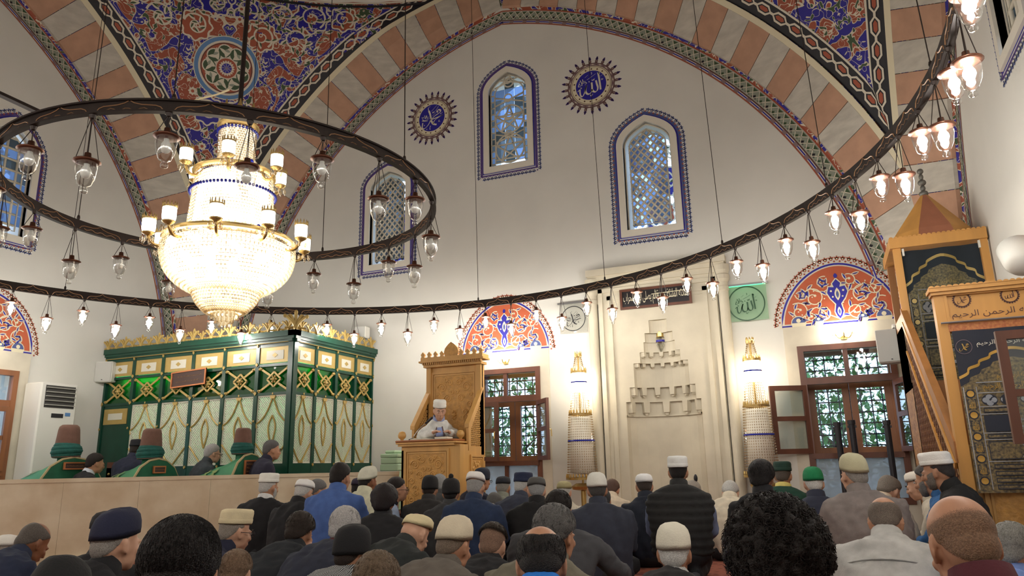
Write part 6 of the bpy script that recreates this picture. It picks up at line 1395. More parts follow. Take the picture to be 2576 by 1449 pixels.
def hairbuild(mb, name, m, parent, smooth=True):
    o = mb.build(name, m, parent, smooth=smooth, world=False); a = o.data.attributes.new('mask', 'FLOAT', 'POINT'); k = getattr(mb, 'mask', None); a.data.foreach_set('value', k if k else [1.0]*len(o.data.vertices)); return o
def capm(c): return mat('cap_%d_%d_%d' % c, c, 0.85, var=0.08, scale=12, bump=0.2, bscale=130)
SK = {'l': (206, 160, 134), 'm': (184, 136, 108), 'd': (140, 92, 66)}
ELL = (((0, -.012, .03), (.077, .098, .09)), ((0, -.035, -.02), (.066, .074, .072)), ((0, .02, -.02), (.068, .078, .085)))
FACE = (((0, .045, -.055), (.058, .052, .07)), ((0, .062, -.10), (.034, .032, .026)), ((0, .03, -.075), (.060, .05, .045)))
def headmb(mb, T, fine=True, sc=1.0):
    """skull, face, jaw, nose, brow, lips, ears, neck in head space, placed by T"""
    def e(c, r, rx=0.0, rz=0.0, n=16, m=12):
        M = Matrix.Rotation(rz, 3, 'Z') @ Matrix.Rotation(rx, 3, 'X'); prof = [(math.sin(PI*i/m), -math.cos(PI*i/m)) for i in range(m+1)]; vs = []; fs = []
        for (a, z) in prof:
            for k in range(n): q = 2*PI*k/n; p = M @ Vector((r[0]*a*math.cos(q), r[1]*a*math.sin(q), r[2]*z)); vs.append(T((c[0]+p.x)*sc, (c[1]+p.y)*sc, (c[2]+p.z)*sc))
        for i in range(m):
            for k in range(n): fs.append((i*n+k, i*n+(k+1) % n, (i+1)*n+(k+1) % n, (i+1)*n+k))
        mb.add(vs, fs)
    e(*ELL[0], n=24, m=18); e(*ELL[1]); e(*ELL[2])
    e((0, .045, -.055), (.058, .052, .07)); e((0, .062, -.10), (.034, .032, .026)); e((0, .03, -.075), (.060, .05, .045))
    e((0, .095, .004), (.046, .014, .012)); e((0, .106, -.032), (.0125, .020, .027), rx=.35); e((0, .116, -.044), (.017, .013, .012))
    for s in (-1, 1):
        e((s*.038, .078, -.035), (.022, .018, .02)); e((s*.079, -.004, -.018), (.008, .021, .033), rx=.2, rz=s*.45); e((s*.082, -.012, -.012), (.008, .011, .030), rx=.2, rz=s*.5); e((s*.076, .004, -.042), (.008, .010, .012))
    e((0, .098, -.074), (.024, .012, .006)); e((0, .096, -.083), (.020, .012, .007))
    vs = []
    mb.tube([T(0, -.012*sc, -.05*sc), T(0, -.025*sc, -.11*sc), T(0, -.036*sc, -.14*sc), T(0, -.045*sc, -.17*sc)], [.05*sc, .055*sc, .060*sc, .075*sc], 14)
def exitr(d, off, face=False):
    """distance from the skull centre along d to the outside of the head"""
    best = 0; o = Vector(ELL[0][0])
    for c, r in (ELL+FACE if face else (ELL[:2] if d[1] < .2 else ELL)):
        k = [(o[i]-c[i])/r[i] for i in range(3)]; q = [d[i]/r[i] for i in range(3)]; A_ = sum(x*x for x in q); B_ = sum(a*b for a, b in zip(k, q)); C_ = sum(x*x for x in k)-1; D_ = B_*B_-A_*C_
        if D_ > 0: best = max(best, (-B_+math.sqrt(D_))/A_)
    return best+off
sst = lambda x, a, b: (lambda t: t*t*(3-2*t))(min(1.0, max(0.0, (x-a)/(b-a))))
def hmask(kind, d):
    x, y, z = d; s = -.62*y+.78*z; base = sst(s, -.34, -.10)
    if kind == 'bald': return base*(1-sst(.30*y+.95*z-.12*abs(x), .34, .70))
    if kind == 'bald2': return base*(1-sst(.12*y+.98*z, -.30, .50))
    if kind == 'bald3': return base*(1-sst(-.12*y+.98*z-.22*abs(x), .26, .52))
    if kind == 'crown': return base*(1-sst(-.1*y+.99*z, .72, .86))
    if kind == 'fade': return sst(.2*y+.98*z, .18, .50)
    if kind == 'nape': return base*(1-sst(z+.1*y, .05, .25))
    if kind == 'beard': return sst(y, .12, .42)*sst(-z+.22*abs(x), .50, .68)
    return base
def hairmesh(kind, thick, T, sc, nu=40, nv=26, lump=0.0, ls=60.0):
    mb = MB(); c = ELL[0][0]; mb.mask = []
    for i in range(nv+1):
        th = PI*i/nv
        for k in range(nu):
            a = 2*PI*k/nu; d = (math.sin(th)*math.cos(a), math.sin(th)*math.sin(a), math.cos(th)); m = hmask(kind, d); mb.mask.append(m); r = exitr(d, -.008, kind == 'beard')
            q = r+min(1, m*1.6)*(thick+.008)+(.0065 if m > .02 else 0)*(1-min(1, m*1.6))+(lump*m*noise.noise(Vector((d[0]*ls*.1+3, d[1]*ls*.1, d[2]*ls*.1))) if lump else 0)
            mb.v.append(T(sc*(c[0]+d[0]*q), sc*(c[1]+d[1]*q), sc*(c[2]+d[2]*q)))
    for i in range(nv):
        for k in range(nu): mb.f.append((i*nu+k, (i+1)*nu+k, (i+1)*nu+(k+1) % nu, i*nu+(k+1) % nu)); mb.m.append(0)
    return mb
def strands(T, sc, kind, thick, n, curly, seed):
    rr = random.Random(seed); mb = MB(); c = ELL[0][0]
    for _ in range(n):
        while True:
            d = Vector((rr.gauss(0, 1), rr.gauss(0, 1), rr.gauss(0, 1))).normalized()
            if hmask(kind, d) > .6: break
        r = exitr(d, thick*rr.uniform(.55, 1.0) if curly else thick*1.0+rr.uniform(.0, .002)); p = Vector(c)+d*r
        if curly:
            a = d.orthogonal().normalized(); b = d.cross(a); ph = rr.uniform(0, 6.28); R = rr.uniform(.005, .010); pts = [p+a*R*math.cos(ph+k*.95)+b*R*math.sin(ph+k*.95)+d*(.0022*k-.006) for k in range(9)]; w = .0017
        else:
            dn = (Vector((0, -.35, -1))-d*d.dot(Vector((0, -.35, -1)))).normalized(); sd = d.cross(dn)*rr.uniform(-.35, .35); t = (dn+sd).normalized(); L = rr.uniform(.018, .034); pts = [p+t*L*k/3-d*(.0008+.0014*k*k*.6) for k in range(4)]; w = .0011
        mb.tube([T(q.x*sc, q.y*sc, q.z*sc) for q in pts], [w*sc*(1-.6*k/(len(pts)-1)) for k in range(len(pts))], 3, cap=False)
    return mb
CAPS = {'fez': ((1, -.005), (1.0, .03), (1.01, .065), (.97, .082), (.85, .090), (0, .093)), 'kufi': ((1.0, -.022), (1.005, .005), (.975, .035), (.885, .064), (.70, .087), (.42, .099), (0, .103)),
        'low': ((1, -.006), (1.0, .022), (.93, .05), (.75, .068), (.4, .077), (0, .079)), 'knit': ((1.0, -.05), (1.03, -.03), (1.02, .01), (.97, .045), (.84, .073), (.6, .09), (.3, .098), (0, .10))}
def capmesh(kind, T, sc, tilt, wide=1.0):
    mb = MB(); n = 28; tl = math.tan(tilt); prof = ((.93, CAPS[kind][0][1]+.012),)+CAPS[kind]
    for r, z in prof:
        for k in range(n):
            a = 2*PI*k/n; x = .0875*wide*r*math.cos(a); y = -.012+.110*wide*r*math.sin(a); zz = .048+z+y*tl+.0025*math.sin(a*3+z*40); mb.v.append(T(sc*x, sc*y, sc*zz))
    for i in range(len(prof)-1):
        for k in range(n): mb.f.append((i*n+k, i*n+(k+1) % n, (i+1)*n+(k+1) % n, (i+1)*n+k)); mb.m.append(0)
    return mb
def person(x, ytop, D, face, label, jack, hair='short', hc=(24, 20, 20), cap=None, cc=(230, 228, 220), pit=8, hyaw=0, sk='m', wd=1.0, fl=0.0, ht=.012, trou=(34, 34, 38), collar=None, style=None, sleeve=None, beard=None, glasses=False, eyes=False, sc=1.0, pose=None, stripe=False, arm=None, tilt=.10, lump=0.0, nstr=0, seam=False):
    nstr = nstr or (1100 if D < 6 and not cap and hair in ('short', 'fade') else 0); lump = lump or (.004 if hair == 'short' and not cap else 0); wd *= 1.10; near = D < 2.9; far = D > 6.2; vb = .0065 if near else (.011 if far else .009); vj = .012 if near else (.021 if far else .016)
    off = {None: .118, 'fez': .139, 'kufi': .146, 'low': .126, 'knit': .146}[cap]*sc+(ht if not cap else 0)
    H = atD(x, ytop+off*FPX/D, D); az = math.degrees(math.atan2((x-1288), FPX*1.03)); beta = math.radians(-22.5+az+face); rz = -beta
    hz = H[2]-fl; pr = math.radians(pit)
    ny, nz = -.050*sc, -.130*sc                    # neck base in head space
    NX = math.sin(math.radians(hyaw))*0; nb = (0, ny*math.cos(pr)-nz*math.sin(-pr)*-1, 0)
    nby = ny*math.cos(pr)+nz*math.sin(pr); nbz = -ny*math.sin(pr)+nz*math.cos(pr)     # Rx(-pit)
    zn = hz+nbz; hip = .11*sc; Ls = .50*sc
    if pose is None: pose = 'kneel' if zn-hip > Ls+.03 else 'cross'
    if pose == 'kneel': hip = min(.30, max(.16, zn-Ls-.01))
    dz = zn-hip; lean = math.sqrt(max(.0025, Ls*Ls-dz*dz)) if dz < Ls else .06
    lean = min(lean, .42)
    hx0, hy0 = 0.0, lean-nby                      # head centre in body space
    c, s = math.cos(rz), math.sin(rz); root = thing('person', label, 'person', (H[0]-(c*hx0-s*hy0), H[1]-(s*hx0+c*hy0), fl), rz)
    Mh = Matrix.Rotation(math.radians(-hyaw), 3, 'Z') @ Matrix.Rotation(-pr, 3, 'X'); Hl = Vector((hx0, hy0, hz))
    def T(a, b, d): v = Mh @ Vector((a, b, d)); return (Hl.x+v.x, Hl.y+v.y, Hl.z+v.z)
    # ---- spine and limbs
    def sp(t): return np.array((0, lean*(t**1.35)-.055*math.sin(PI*t)*(1 if lean < .2 else .8), hip-.02+(zn-hip+.02)*t))
    ws = .9*wd*sc; shl = sp(.80); S = {q: shl+np.array((q*.185*ws, .0, 0)) for q in (-1, 1)}
    knz = .11
    if pose == 'kneel': K = {q: np.array((q*.15, .40, .10)) for q in (-1, 1)}
    else: K = {q: np.array((q*.30, .24, .13)) for q in (-1, 1)}
    A_ = {}
    for q in (-1, 1):
        hand = np.array((q*.11, max(.30, lean+.18), .25)) if pose == 'kneel' else np.array((q*.09, max(.30, lean+.16), .20))
        el = S[q]*.52+hand*.48+np.array((q*.085*ws, -.06, -.07))
        if pose == 'chair': hand = np.array((q*.10, .33, zn-.185)); el = np.array((q*.27*ws, .08, zn-.24))
        if arm and q == arm[0] and arm[1] == 'chin': hand = np.array((hx0+q*.085, hy0+.03, hz-.13)); el = S[q]*.45+hand*.55+np.array((q*.10, .10, -.16))
        elif arm and q == arm[0]: el, hand = np.array(arm[1]), np.array(arm[2])
        A_[q] = (el, hand)
    # ---- skin: one continuous body
    mb = MB(); headmb(mb, T, sc=sc)
    mb.tube([sp(t) for t in (.02, .3, .6, .8, .92, 1.0)], [.11*sc, .10*sc, .11*sc, .11*sc, .085*sc, .06*sc], 14)
    for q in (-1, 1):
        el, hd = A_[q]; mb.tube([sp(.84), S[q]*.8+sp(.84)*.2, el, hd], [.05*sc, .045*sc, .036*sc, .025*sc], 10)
        d = hd-el; d = d/np.linalg.norm(d); sd = np.cross(d, (0, 0, 1.0)); sd /= np.linalg.norm(sd)+1e-9; up = np.cross(sd, d)
        pm_ = hd+d*.045*sc; mb.ell(tuple(pm_), (.036*sc, .036*sc, .022*sc), 10, 8)
        for k, (o_, L) in enumerate(((-.026, .055), (-.009, .068), (.009, .064), (.026, .05))):
            b0 = pm_+sd*o_*sc+d*.02*sc; mb.tube([b0, b0+d*L*.5*sc-up*.006*sc, b0+d*L*.85*sc-up*.022*sc, b0+d*L*.95*sc-up*.034*sc], [.0095*sc, .009*sc, .0085*sc, .006*sc], 7)
        tb = pm_-sd*q*.03*sc-d*.01*sc; mb.tube([tb, tb-sd*q*.022*sc+d*.02*sc, tb-sd*q*.026*sc+d*.05*sc], [.012*sc, .011*sc, .008*sc], 7)
    for q in (-1, 1): mb.tube([sp(.02), np.array((q*.09, .02, hip)), K[q]], [.08, .07, .05], 10)
    skm = skinm(SK[sk] if isinstance(sk, str) else sk); body = fuse(mb, 'body', skm, root, vb, 3)
    # ---- upper garment
    prof = ((0, .185, .14), (.12, .19, .145), (.3, .182, .135), (.5, .195, .130), (.68, .212, .125), (.78, .212, .118), (.855, .192, .108), (.91, .155, .096), (.955, .115, .085), (.985, .09, .077), (1.01, .078, .072))
    def torso(grow=0.0, t1=1.0):
        m2 = MB(); n = 22; sec = [p for p in prof if p[0] <= t1]
        for t, w, d in sec:
            p = sp(min(t, 1.0)); tg = sp(min(1, t+.03))-sp(max(0, t-.03)); tg /= np.linalg.norm(tg); fw = np.array((0, tg[2], -tg[1]))
            for k in range(n):
                a = 2*PI*k/n; cs, sn = math.cos(a), math.sin(a); e = abs(cs)**.85*(1 if cs > 0 else -1); m2.v.append(tuple(p+np.array((1, 0, 0))*(w*ws/.9*1.0*sc*0+w*wd*sc+grow)*e+fw*(d*sc+grow)*sn))
        for i in range(len(sec)-1):
            for k in range(n): m2.f.append((i*n+k, i*n+(k+1) % n, (i+1)*n+(k+1) % n, (i+1)*n+k))
        m2.f += [tuple(range(n))[::-1], tuple((len(sec)-1)*n+k for k in range(n))]; m2.m = [0]*len(m2.f); return m2
    def arms(m2, g=0.0):
        for q in (-1, 1):
            el, hd = A_[q]; wr = hd-(hd-el)*.06; m2.tube([sp(.82)+np.array((q*.09*ws, 0, .0)), S[q]*1.0, S[q]*.55+el*.45+np.array((q*.012, 0, 0)), el, el*.45+wr*.55, wr], [.07*sc+g, .078*sc+g, .064*sc+g, .056*sc+g, .050*sc+g, .042*sc+g], 12)
        return m2
    jm = cloth(jack) if not stripe else stripemat(); gn = {'vest': 'puffer_vest', 'coat': 'coat', 'shirt': 'shirt', 'quilt': 'quilted_vest'}.get(style, 'jacket')
    wv = .013
    if style in ('vest', 'quilt'):
        fuse(torso(.022 if style == 'vest' else .012), gn, jm, root, vj, 3, .002, 10, ribs=(.066, .022) if style == 'vest' else (.05, .004)); fuse(arms(MB(), -.004), 'shirt_sleeve', cloth(sleeve), root, vj, 4, .006, 12)
    else: fuse(arms(torso()), gn, jm, root, vj, 5, wv, 7.5)
    if seam:
        m2 = MB(); p = sp(.66); tg = sp(.69)-sp(.63); tg /= np.linalg.norm(tg); fw = np.array((0, tg[2], -tg[1])); pts = [p+np.array((1, 0, 0))*.205*wd*sc*math.cos(q)-fw*(.143*sc)*math.sin(q) for q in np.linspace(.35, PI-.35, 14)]; m2.tube(pts, .004, 5); m2.build('yoke_seam', cloth(tuple(int(v*.72) for v in jack)), root, smooth=True, world=False)
    cl = collar or jack; cmb = MB(); n = 18; p0, p1 = sp(.955), sp(1.0); tg = p1-p0; tg /= np.linalg.norm(tg); fw = np.array((0, tg[2], -tg[1])); hgt = .062 if style in ('vest', 'coat') or collar is None else .045
    for (r, z) in ((1.12, -.035), (1.06, .0), (.98, hgt), (.90, hgt+.004), (.86, hgt-.012), (.92, -.02)):
        for k in range(n): a = 2*PI*k/n; cmb.v.append(tuple(p1-tg*.01+np.array((1, 0, 0))*.078*sc*r*math.cos(a)+fw*(.074*sc*r*math.sin(a)-.004)+tg*z*sc*(1-.45*max(0, math.sin(a)))))
    for i in range(5):
        for k in range(n): cmb.f.append((i*n+k, i*n+(k+1) % n, (i+1)*n+(k+1) % n, (i+1)*n+k)); cmb.m.append(0)
    cmb.build('collar', checkmat() if collar == 'check' else (jm if stripe else cloth(cl)), root, smooth=True, world=False)
    # ---- trousers, socks
    mb = MB()
    if pose == 'kneel':
        mb.ell((0, -.02, hip-.02), (.19*wd, .16, .14), 16, 10)
        for q in (-1, 1): mb.tube([(q*.09, 0, hip), (q*.13, .22, hip*.8), K[q], (q*.15, .43, .075)], [.105, .095, .075, .06], 12); mb.tube([(q*.15, .42, .07), (q*.12, .1, .06), (q*.10, -.14, .05)], [.065, .06, .05], 10)
        feet = {q: ((q*.10, -.15, .05), (q*.09, -.27, .045)) for q in (-1, 1)}
    elif pose == 'chair':
        for q in (-1, 1): mb.tube([(q*.09, 0, .10), (q*.11, .34, .10), (q*.11, .36, -.1), (q*.11, .36, -.42)], [.10, .08, .07, .06], 12)
        mb.ell((0, 0, .10), (.18, .15, .10), 16, 10); feet = {q: ((q*.11, .34, -.45), (q*.11, .46, -.47)) for q in (-1, 1)}
    else:
        mb.ell((0, 0, hip-.02), (.20*wd, .16, .115), 16, 10)
        for q in (-1, 1): mb.tube([(q*.10, .02, hip), (q*.20, .15, .135), K[q]], [.105, .09, .072], 12); mb.tube([K[q], (q*.10, .33, .085), (-q*.08, .34, .07)], [.07, .058, .05], 10)
        feet = {q: ((-q*.10, .34, .06), (-q*.20, .30, .05)) for q in (-1, 1)}
    fuse(mb, 'trousers', cloth(trou), root, .022, 4, .006, 9)
    for q in (-1, 1): a, b = feet[q]; mb = MB(); mb.tube([a, tuple((np.array(a)+np.array(b))/2+np.array((0, 0, .008))), b], [.04, .042, .03], 10); mb.build('sock', cloth((72, 74, 80)), root, smooth=True, world=False)
    # ---- hair, cap, beard, glasses, eyes
    hm = hairm(hc, D < 6); fin = 72 if near else (26 if far else 40)
    if hair != 'none':
        ho = hairmesh(hair if not (cap and hair == 'short') else 'nape', ht if not cap else min(ht, .004), T, sc, fin, int(fin*.65), lump, 90 if near else 60); ho = hairbuild(ho, 'hair', hm, root)
        if hair in ('bald', 'fade') and not cap: hairbuild(hairmesh('short', .0015, T, sc, fin, int(fin*.65)), 'stubble', hairm(tuple(int(.45*a+.55*b) for a, b in zip(hc, SK[sk] if isinstance(sk, str) else sk))), ho) if hair == 'fade' else None
        if nstr: tag(hairbuild(strands(T, sc, hair, ht, nstr, lump > .015, int(x)), 'hair_strand', hairm(hc, False), ho, False), kind='stuff')
    if cap:
        co = capmesh(cap, T, sc, tilt).build('cap', capm(cc), root, smooth=True, world=False)
        if cap == 'fez':
            mb = MB(); n = 28
            for r, z in ((1.0, .0), (1.025, .004), (1.025, .026), (1.0, .030)):
                for k in range(n): a = 2*PI*k/n; y = -.012+.110*r*math.sin(a); mb.v.append(T(sc*.0875*r*math.cos(a), sc*y, sc*(.048+z+y*math.tan(tilt))))
            for i in range(3):
                for k in range(n): mb.f.append((i*n+k, i*n+(k+1) % n, (i+1)*n+(k+1) % n, (i+1)*n+k)); mb.m.append(0)
            mb.build('cap_band', capm(cc), co, smooth=True, world=False)
    if beard: hairbuild(hairmesh('beard', .004, T, sc, fin, int(fin*.65)), 'beard', hairm(beard), root)
    if eyes:
        for q in (-1, 1):
            mb = MB(); mb.ell((0, 0, 0), (.012, .006, .0038), 10, 6); mb.v = [T(q*.030*sc+a*sc, .098*sc+b*sc, -.008*sc+d*sc) for a, b, d in mb.v]; mb.build('eye', mat('eye_white', (206, 196, 186), .4), root, smooth=True, world=False)
            mb = MB(); mb.ell((0, 0, 0), (.006, .004, .0040), 8, 6); mb.v = [T(q*.030*sc+a*sc, .104*sc+b*sc, -.009*sc+d*sc) for a, b, d in mb.v]; mb.build('iris', mat('eye_iris', (40, 26, 20), .3), root, smooth=True, world=False)
            mb = MB(); mb.tube([T(q*.012*sc, .110*sc, .012*sc), T(q*.030*sc, .107*sc, .018*sc), T(q*.046*sc, .094*sc, .011*sc)], [.004*sc, .005*sc, .003*sc], 6); mb.build('eyebrow', mat('dark_brow', (52, 42, 36), .8), root, smooth=True, world=False)
    if glasses:
        mb = MB()
        for q in (-1, 1):
            mb.tube([T(q*.032+.021*math.cos(a), .118, -.010+.015*math.sin(a)) for a in np.linspace(0, 2*PI, 14, endpoint=False)], .0022, 5, close=True); mb.tube([T(q*.053, .115, -.006), T(q*.082, .06, -.004), T(q*.088, -.005, -.006)], .0022, 5)
        mb.tube([T(-.011, .119, -.008), T(.011, .119, -.008)], .002, 5); mb.build('glasses', PM['k'], root, world=False)
    return root, T
def stripemat():
    if 'striped_shirt' in MATS: return MATS['striped_shirt']
    m = mat('striped_shirt', (30, 32, 38), .9); N = m.node_tree.nodes; L = m.node_tree.links; tc = N.new('ShaderNodeTexCoord'); w = N.new('ShaderNodeTexWave'); w.inputs['Scale'].default_value = 38; w.inputs['Distortion'].default_value = 0.6; w.bands_direction = 'X'; r = N.new('ShaderNodeValToRGB'); r.color_ramp.interpolation = 'CONSTANT'; r.color_ramp.elements[0].color = rgb(28, 30, 36); r.color_ramp.elements[1].position = .6; r.color_ramp.elements[1].color = rgb(176, 178, 176)
    L.new(tc.outputs['Object'], w.inputs['Vector']); L.new(w.outputs['Fac'], r.inputs[0]); L.new(r.outputs[0], m.node_tree.nodes['Principled BSDF'].inputs['Base Color']); return m
def checkmat():
    if 'check_collar' in MATS: return MATS['check_collar']
    m = mat('check_collar', (220, 220, 216), .9); N = m.node_tree.nodes; L = m.node_tree.links; tc = N.new('ShaderNodeTexCoord'); w = N.new('ShaderNodeTexChecker'); w.inputs['Scale'].default_value = 160; w.inputs['Color1'].default_value = rgb(226, 224, 218); w.inputs['Color2'].default_value = rgb(110, 114, 116); L.new(tc.outputs['Object'], w.inputs['Vector']); L.new(w.outputs['Color'], N['Principled BSDF'].inputs['Base Color']); return m
BLK, NVY, CHA = (22, 22, 26), (32, 36, 56), (54, 54, 58)
G1, G2, WH, BR = (120, 118, 116), (80, 78, 78), (196, 194, 190), (44, 32, 26)
# --- behind the parapet
person(240, 1140, 9.6, 70, 'dark-haired man in profile beside the nearest green tomb', BLK, hc=(36, 28, 26), collar=(200, 205, 215), fl=ZPF, eyes=True)
person(345, 1106, 10.4, 40, 'man in a black cap behind the middle tomb', NVY, cap='fez', cc=(24, 24, 30), fl=ZPF, hc=BR)
person(535, 1117, 10.3, 70, 'grey-haired man with glasses behind the tombs by the lattice', (60, 66, 72), hc=(176, 172, 170), fl=ZPF, glasses=True, sk='l')
person(684, 1107, 9.75, 72, 'grey-haired man in dark navy coat beside the square-plaqued tomb', (40, 38, 56), hc=(96, 92, 92), fl=ZPF, style='coat', pit=4, hyaw=8, eyes=True, wd=1.08)
# --- the preacher
im, _ = person(1106, 1007, 9.95, 172, 'preacher in white robe and white cap seated in the wooden chair', (226, 226, 222), cap='fez', cc=(240, 238, 230), fl=.60, pose='chair', pit=15, collar=(150, 164, 205), hc=(90, 84, 80), eyes=True, sk='l', tilt=.0, style='coat', trou=(200, 200, 200), beard=None, ht=.006)
sh = MB(); sh.extr([[(-.05, .60), (.05, .60), (.055, .80), (.03, .90), (-.03, .90), (-.055, .80)]], lambda u, v, t: (u, .118+.16*max(0, .92-v)+t, v), 0, .014); sh.build('blue_shirt_front', cloth((150, 164, 210)), im, world=False)
for q in (-1, 1): mb = MB(); mb.tube([(q*.056, .182, .60), (q*.060, .150, .80), (q*.036, .130, .91)], .010, 6); mb.build('robe_trim', cloth((110, 92, 96)), im, world=False)
# --- far rows
P_ = person
P_(676, 1191, 7.6, 25, 'man in white cap and black jacket right of the parapet, looking right', BLK, cap='fez', hc=WH, collar=(206, 206, 206), hyaw=20, beard=WH, wd=1.05)
P_(765, 1207, 7.2, 35, 'white-capped bearded man in black jacket behind the blue-jacketed man', BLK, cap='low', cc=(236, 234, 232), hc=WH, beard=WH, pit=20, glasses=True, sk='l')
P_(799, 1206, 8.4, 65, 'grey-haired man half hidden behind the blue-jacketed man', (30, 34, 48), hc=(110, 108, 108), pit=18)
P_(857, 1164, 6.7, 22, 'tall man in bright blue jacket kneeling left of the preaching chair', (70, 98, 158), hc=(30, 24, 22), hyaw=14, wd=1.12, style='coat', eyes=False)
P_(925, 1174, 7.6, 28, 'man in cream cap and cream hoodie beside the parapet end', (204, 202, 176), cap='kufi', cc=(206, 204, 186), tilt=.28, style='coat', sk='d', hyaw=15)
P_(904, 1203, 9.0, 40, 'man in dark violet cap mostly hidden behind the cream hoodie', CHA, cap='low', cc=(44, 36, 56))
P_(967, 1216, 6.3, 10, 'person with bushy black hair in black jacket below the parapet end', BLK, ht=.040, lump=.012, hc=(30, 22, 24), wd=1.05)
P_(999, 1200, 7.9, 78, 'man with glasses in profile wearing a pale blue checked shirt', (150, 164, 190), hc=(36, 28, 26), glasses=True, style='shirt', collar=(24, 26, 40), eyes=True, pit=2)
P_(1082, 1196, 7.9, 12, 'man in round black cap before the preaching chair', (48, 46, 46), cap='knit', cc=(20, 18, 20), wd=1.12, hc=BR)
P_(1106, 1193, 8.9, 15, 'grey-haired man behind the round black cap', (60, 60, 60), hc=(150, 150, 150))
r, T = P_(1135, 1203, 7.3, 10, 'person in black beanie with a bobble and hooded charcoal coat', (56, 56, 58), cap='knit', cc=(20, 18, 20), style='coat', wd=1.10, pit=4)
mb = MB(); mb.ell((0, 0, 0), (.026, .026, .026), 10, 8); mb.v = [T(a, b-.02, d+.16) for a, b, d in mb.v]; mb.build('bobble', capm((20, 18, 20)), r, smooth=True, world=False); mb = MB(); mb.ell((0, 0, 0), (.13, .06, .05), 14, 8); mb.v = [T(a, b-.10, d-.165) for a, b, d in mb.v]; mb.build('hood', cloth((56, 56, 58)), r, smooth=True, world=False)
P_(1197, 1190, 6.8, 18, 'grey-haired man in white cap and dark blue jacket', (32, 48, 78), cap='low', cc=(236, 232, 228), hc=(160, 158, 156), tilt=-.15, wd=1.18, sk='l', ht=.01)
P_(1213, 1177, 9.2, 55, 'man in navy beanie by the window below the preaching chair', (34, 38, 56), cap='knit', cc=(28, 34, 52), glasses=True)
P_(1243, 1240, 8.2, 20, 'man in pale shirt hidden between dark jackets', (210, 206, 198), hc=(90, 88, 86), pit=40)
P_(1266, 1199, 8.7, 12, 'man in black cap and grey-green jacket under the window', (124, 126, 114), cap='low', cc=(30, 32, 40), hc=(140, 136, 130))
P_(1317, 1189, 7.7, 30, 'man in tall navy cap and slate suit', (54, 58, 74), cap='fez', cc=(30, 38, 66), hc=WH, sk='l', hyaw=12, wd=1.1)
P_(1350, 1201, 6.9, 0, 'man in grey knitted cap and long black coat', (18, 18, 20), cap='low', cc=(84, 82, 80), wd=1.2, style='coat', sk='l', hc=(150, 150, 150), pit=16)
P_(1420, 1211, 8.6, 15, 'man in olive skullcap beside the left crystal lamp', (200, 190, 172), cap='low', cc=(162, 152, 112), hc=WH, sk='l')
P_(1502, 1190, 6.3, -4, 'man in white crocheted cap and dark slate suit', (48, 52, 66), cap='kufi', cc=(226, 224, 214), wd=1.22, sk='m', hc=(70, 66, 64))
P_(1515, 1228, 7.5, 0, 'navy-suited man hidden behind the white crocheted cap', (38, 44, 64), hc=(60, 58, 60), wd=1.2)
P_(1541, 1206, 9.1, 12, 'brown-haired man in pale beige jacket near the niche', (206, 190, 168), hc=(92, 68, 58), pit=25, wd=1.05)
P_(1621, 1192, 7.4, -5, 'man in white cap and long dark navy jacket near the niche', (28, 34, 48), cap='low', cc=(236, 236, 236), tilt=.2, hc=(60, 50, 44), wd=1.0, pit=14, style='coat')
P_(1706, 1148, 6.5, 3, 'man kneeling upright in black puffer vest and tall white cap', (36, 36, 36), cap='fez', cc=(232, 232, 228), style='vest', sleeve=(122, 134, 166), hc=(28, 22, 20), wd=1.15, pit=4, ht=.008)
P_(1744, 1208, 8.2, 10, 'bald man half hidden right of the puffer vest', (40, 26, 34), hair='bald', hc=(170, 160, 150), sk='l', pit=20, wd=1.1)
P_(1838, 1210, 7.8, 5, 'white-haired man in cream jacket bowing his head', (222, 210, 188), hc=(202, 200, 196), pit=45, sk='l', wd=1.05)
P_(1917, 1156, 5.7, 2, 'young man with thick black hair and black shirt', (18, 18, 22), hc=(24, 20, 20), ht=.022, lump=.004, hyaw=12, wd=1.0, sk='m')
r, T = P_(1970, 1162, 7.5, 8, 'man in dark green cap and green vest with yellow collar', (22, 62, 48), cap='fez', cc=(24, 54, 44), hc=(90, 80, 72), collar=(206, 190, 110), style='quilt', sleeve=(24, 26, 30), wd=1.1)
mb = MB(); textfit(mb, BISM, lambda u, v, t: (u, -.20-t, v), -.10, .56, .10, .64, .0); mb.build('gold_script', PM['y'], r, world=False, kind='stuff')
P_(2047, 1176, 6.6, -8, 'white-haired man in bright green cap and quilted navy vest', (44, 48, 66), cap='kufi', cc=(20, 124, 76), hc=(220, 218, 214), sk='l', style='quilt', sleeve=(208, 206, 202), ht=.012)
P_(2148, 1142, 5.2, -22, 'large man in beige cap and taupe suit jacket', (128, 118, 114), cap='kufi', cc=(188, 182, 150), hc=(150, 144, 138), sk='l', wd=1.25, pit=2, hyaw=-10, tilt=.16)
P_(2238, 1197, 6.4, 35, 'balding man in cream shirt right of the taupe suit', (222, 204, 180), hair='crown', hc=(130, 120, 110), pit=35, sk='l')
P_(2312, 1186, 6.7, -78, 'white-moustached man in white cap, face in profile', (214, 204, 186), cap='low', cc=(232, 224, 212), hc=WH, sk='l', beard=None, eyes=True, pit=14)
P_(2336, 1166, 6.0, -72, 'bearded man in blue denim shirt behind the black-jacketed man', (56, 104, 158), hc=(70, 66, 66), beard=(120, 116, 114), eyes=True, pit=12, style='shirt')
P_(2358, 1138, 5.45, -76, 'bearded man in white cap and black jacket in profile before the minbar', (26, 25, 25), cap='fez', cc=(234, 230, 224), hc=(60, 54, 52), beard=(128, 118, 110), eyes=True, pit=10, trou=(88, 86, 72), wd=1.1)
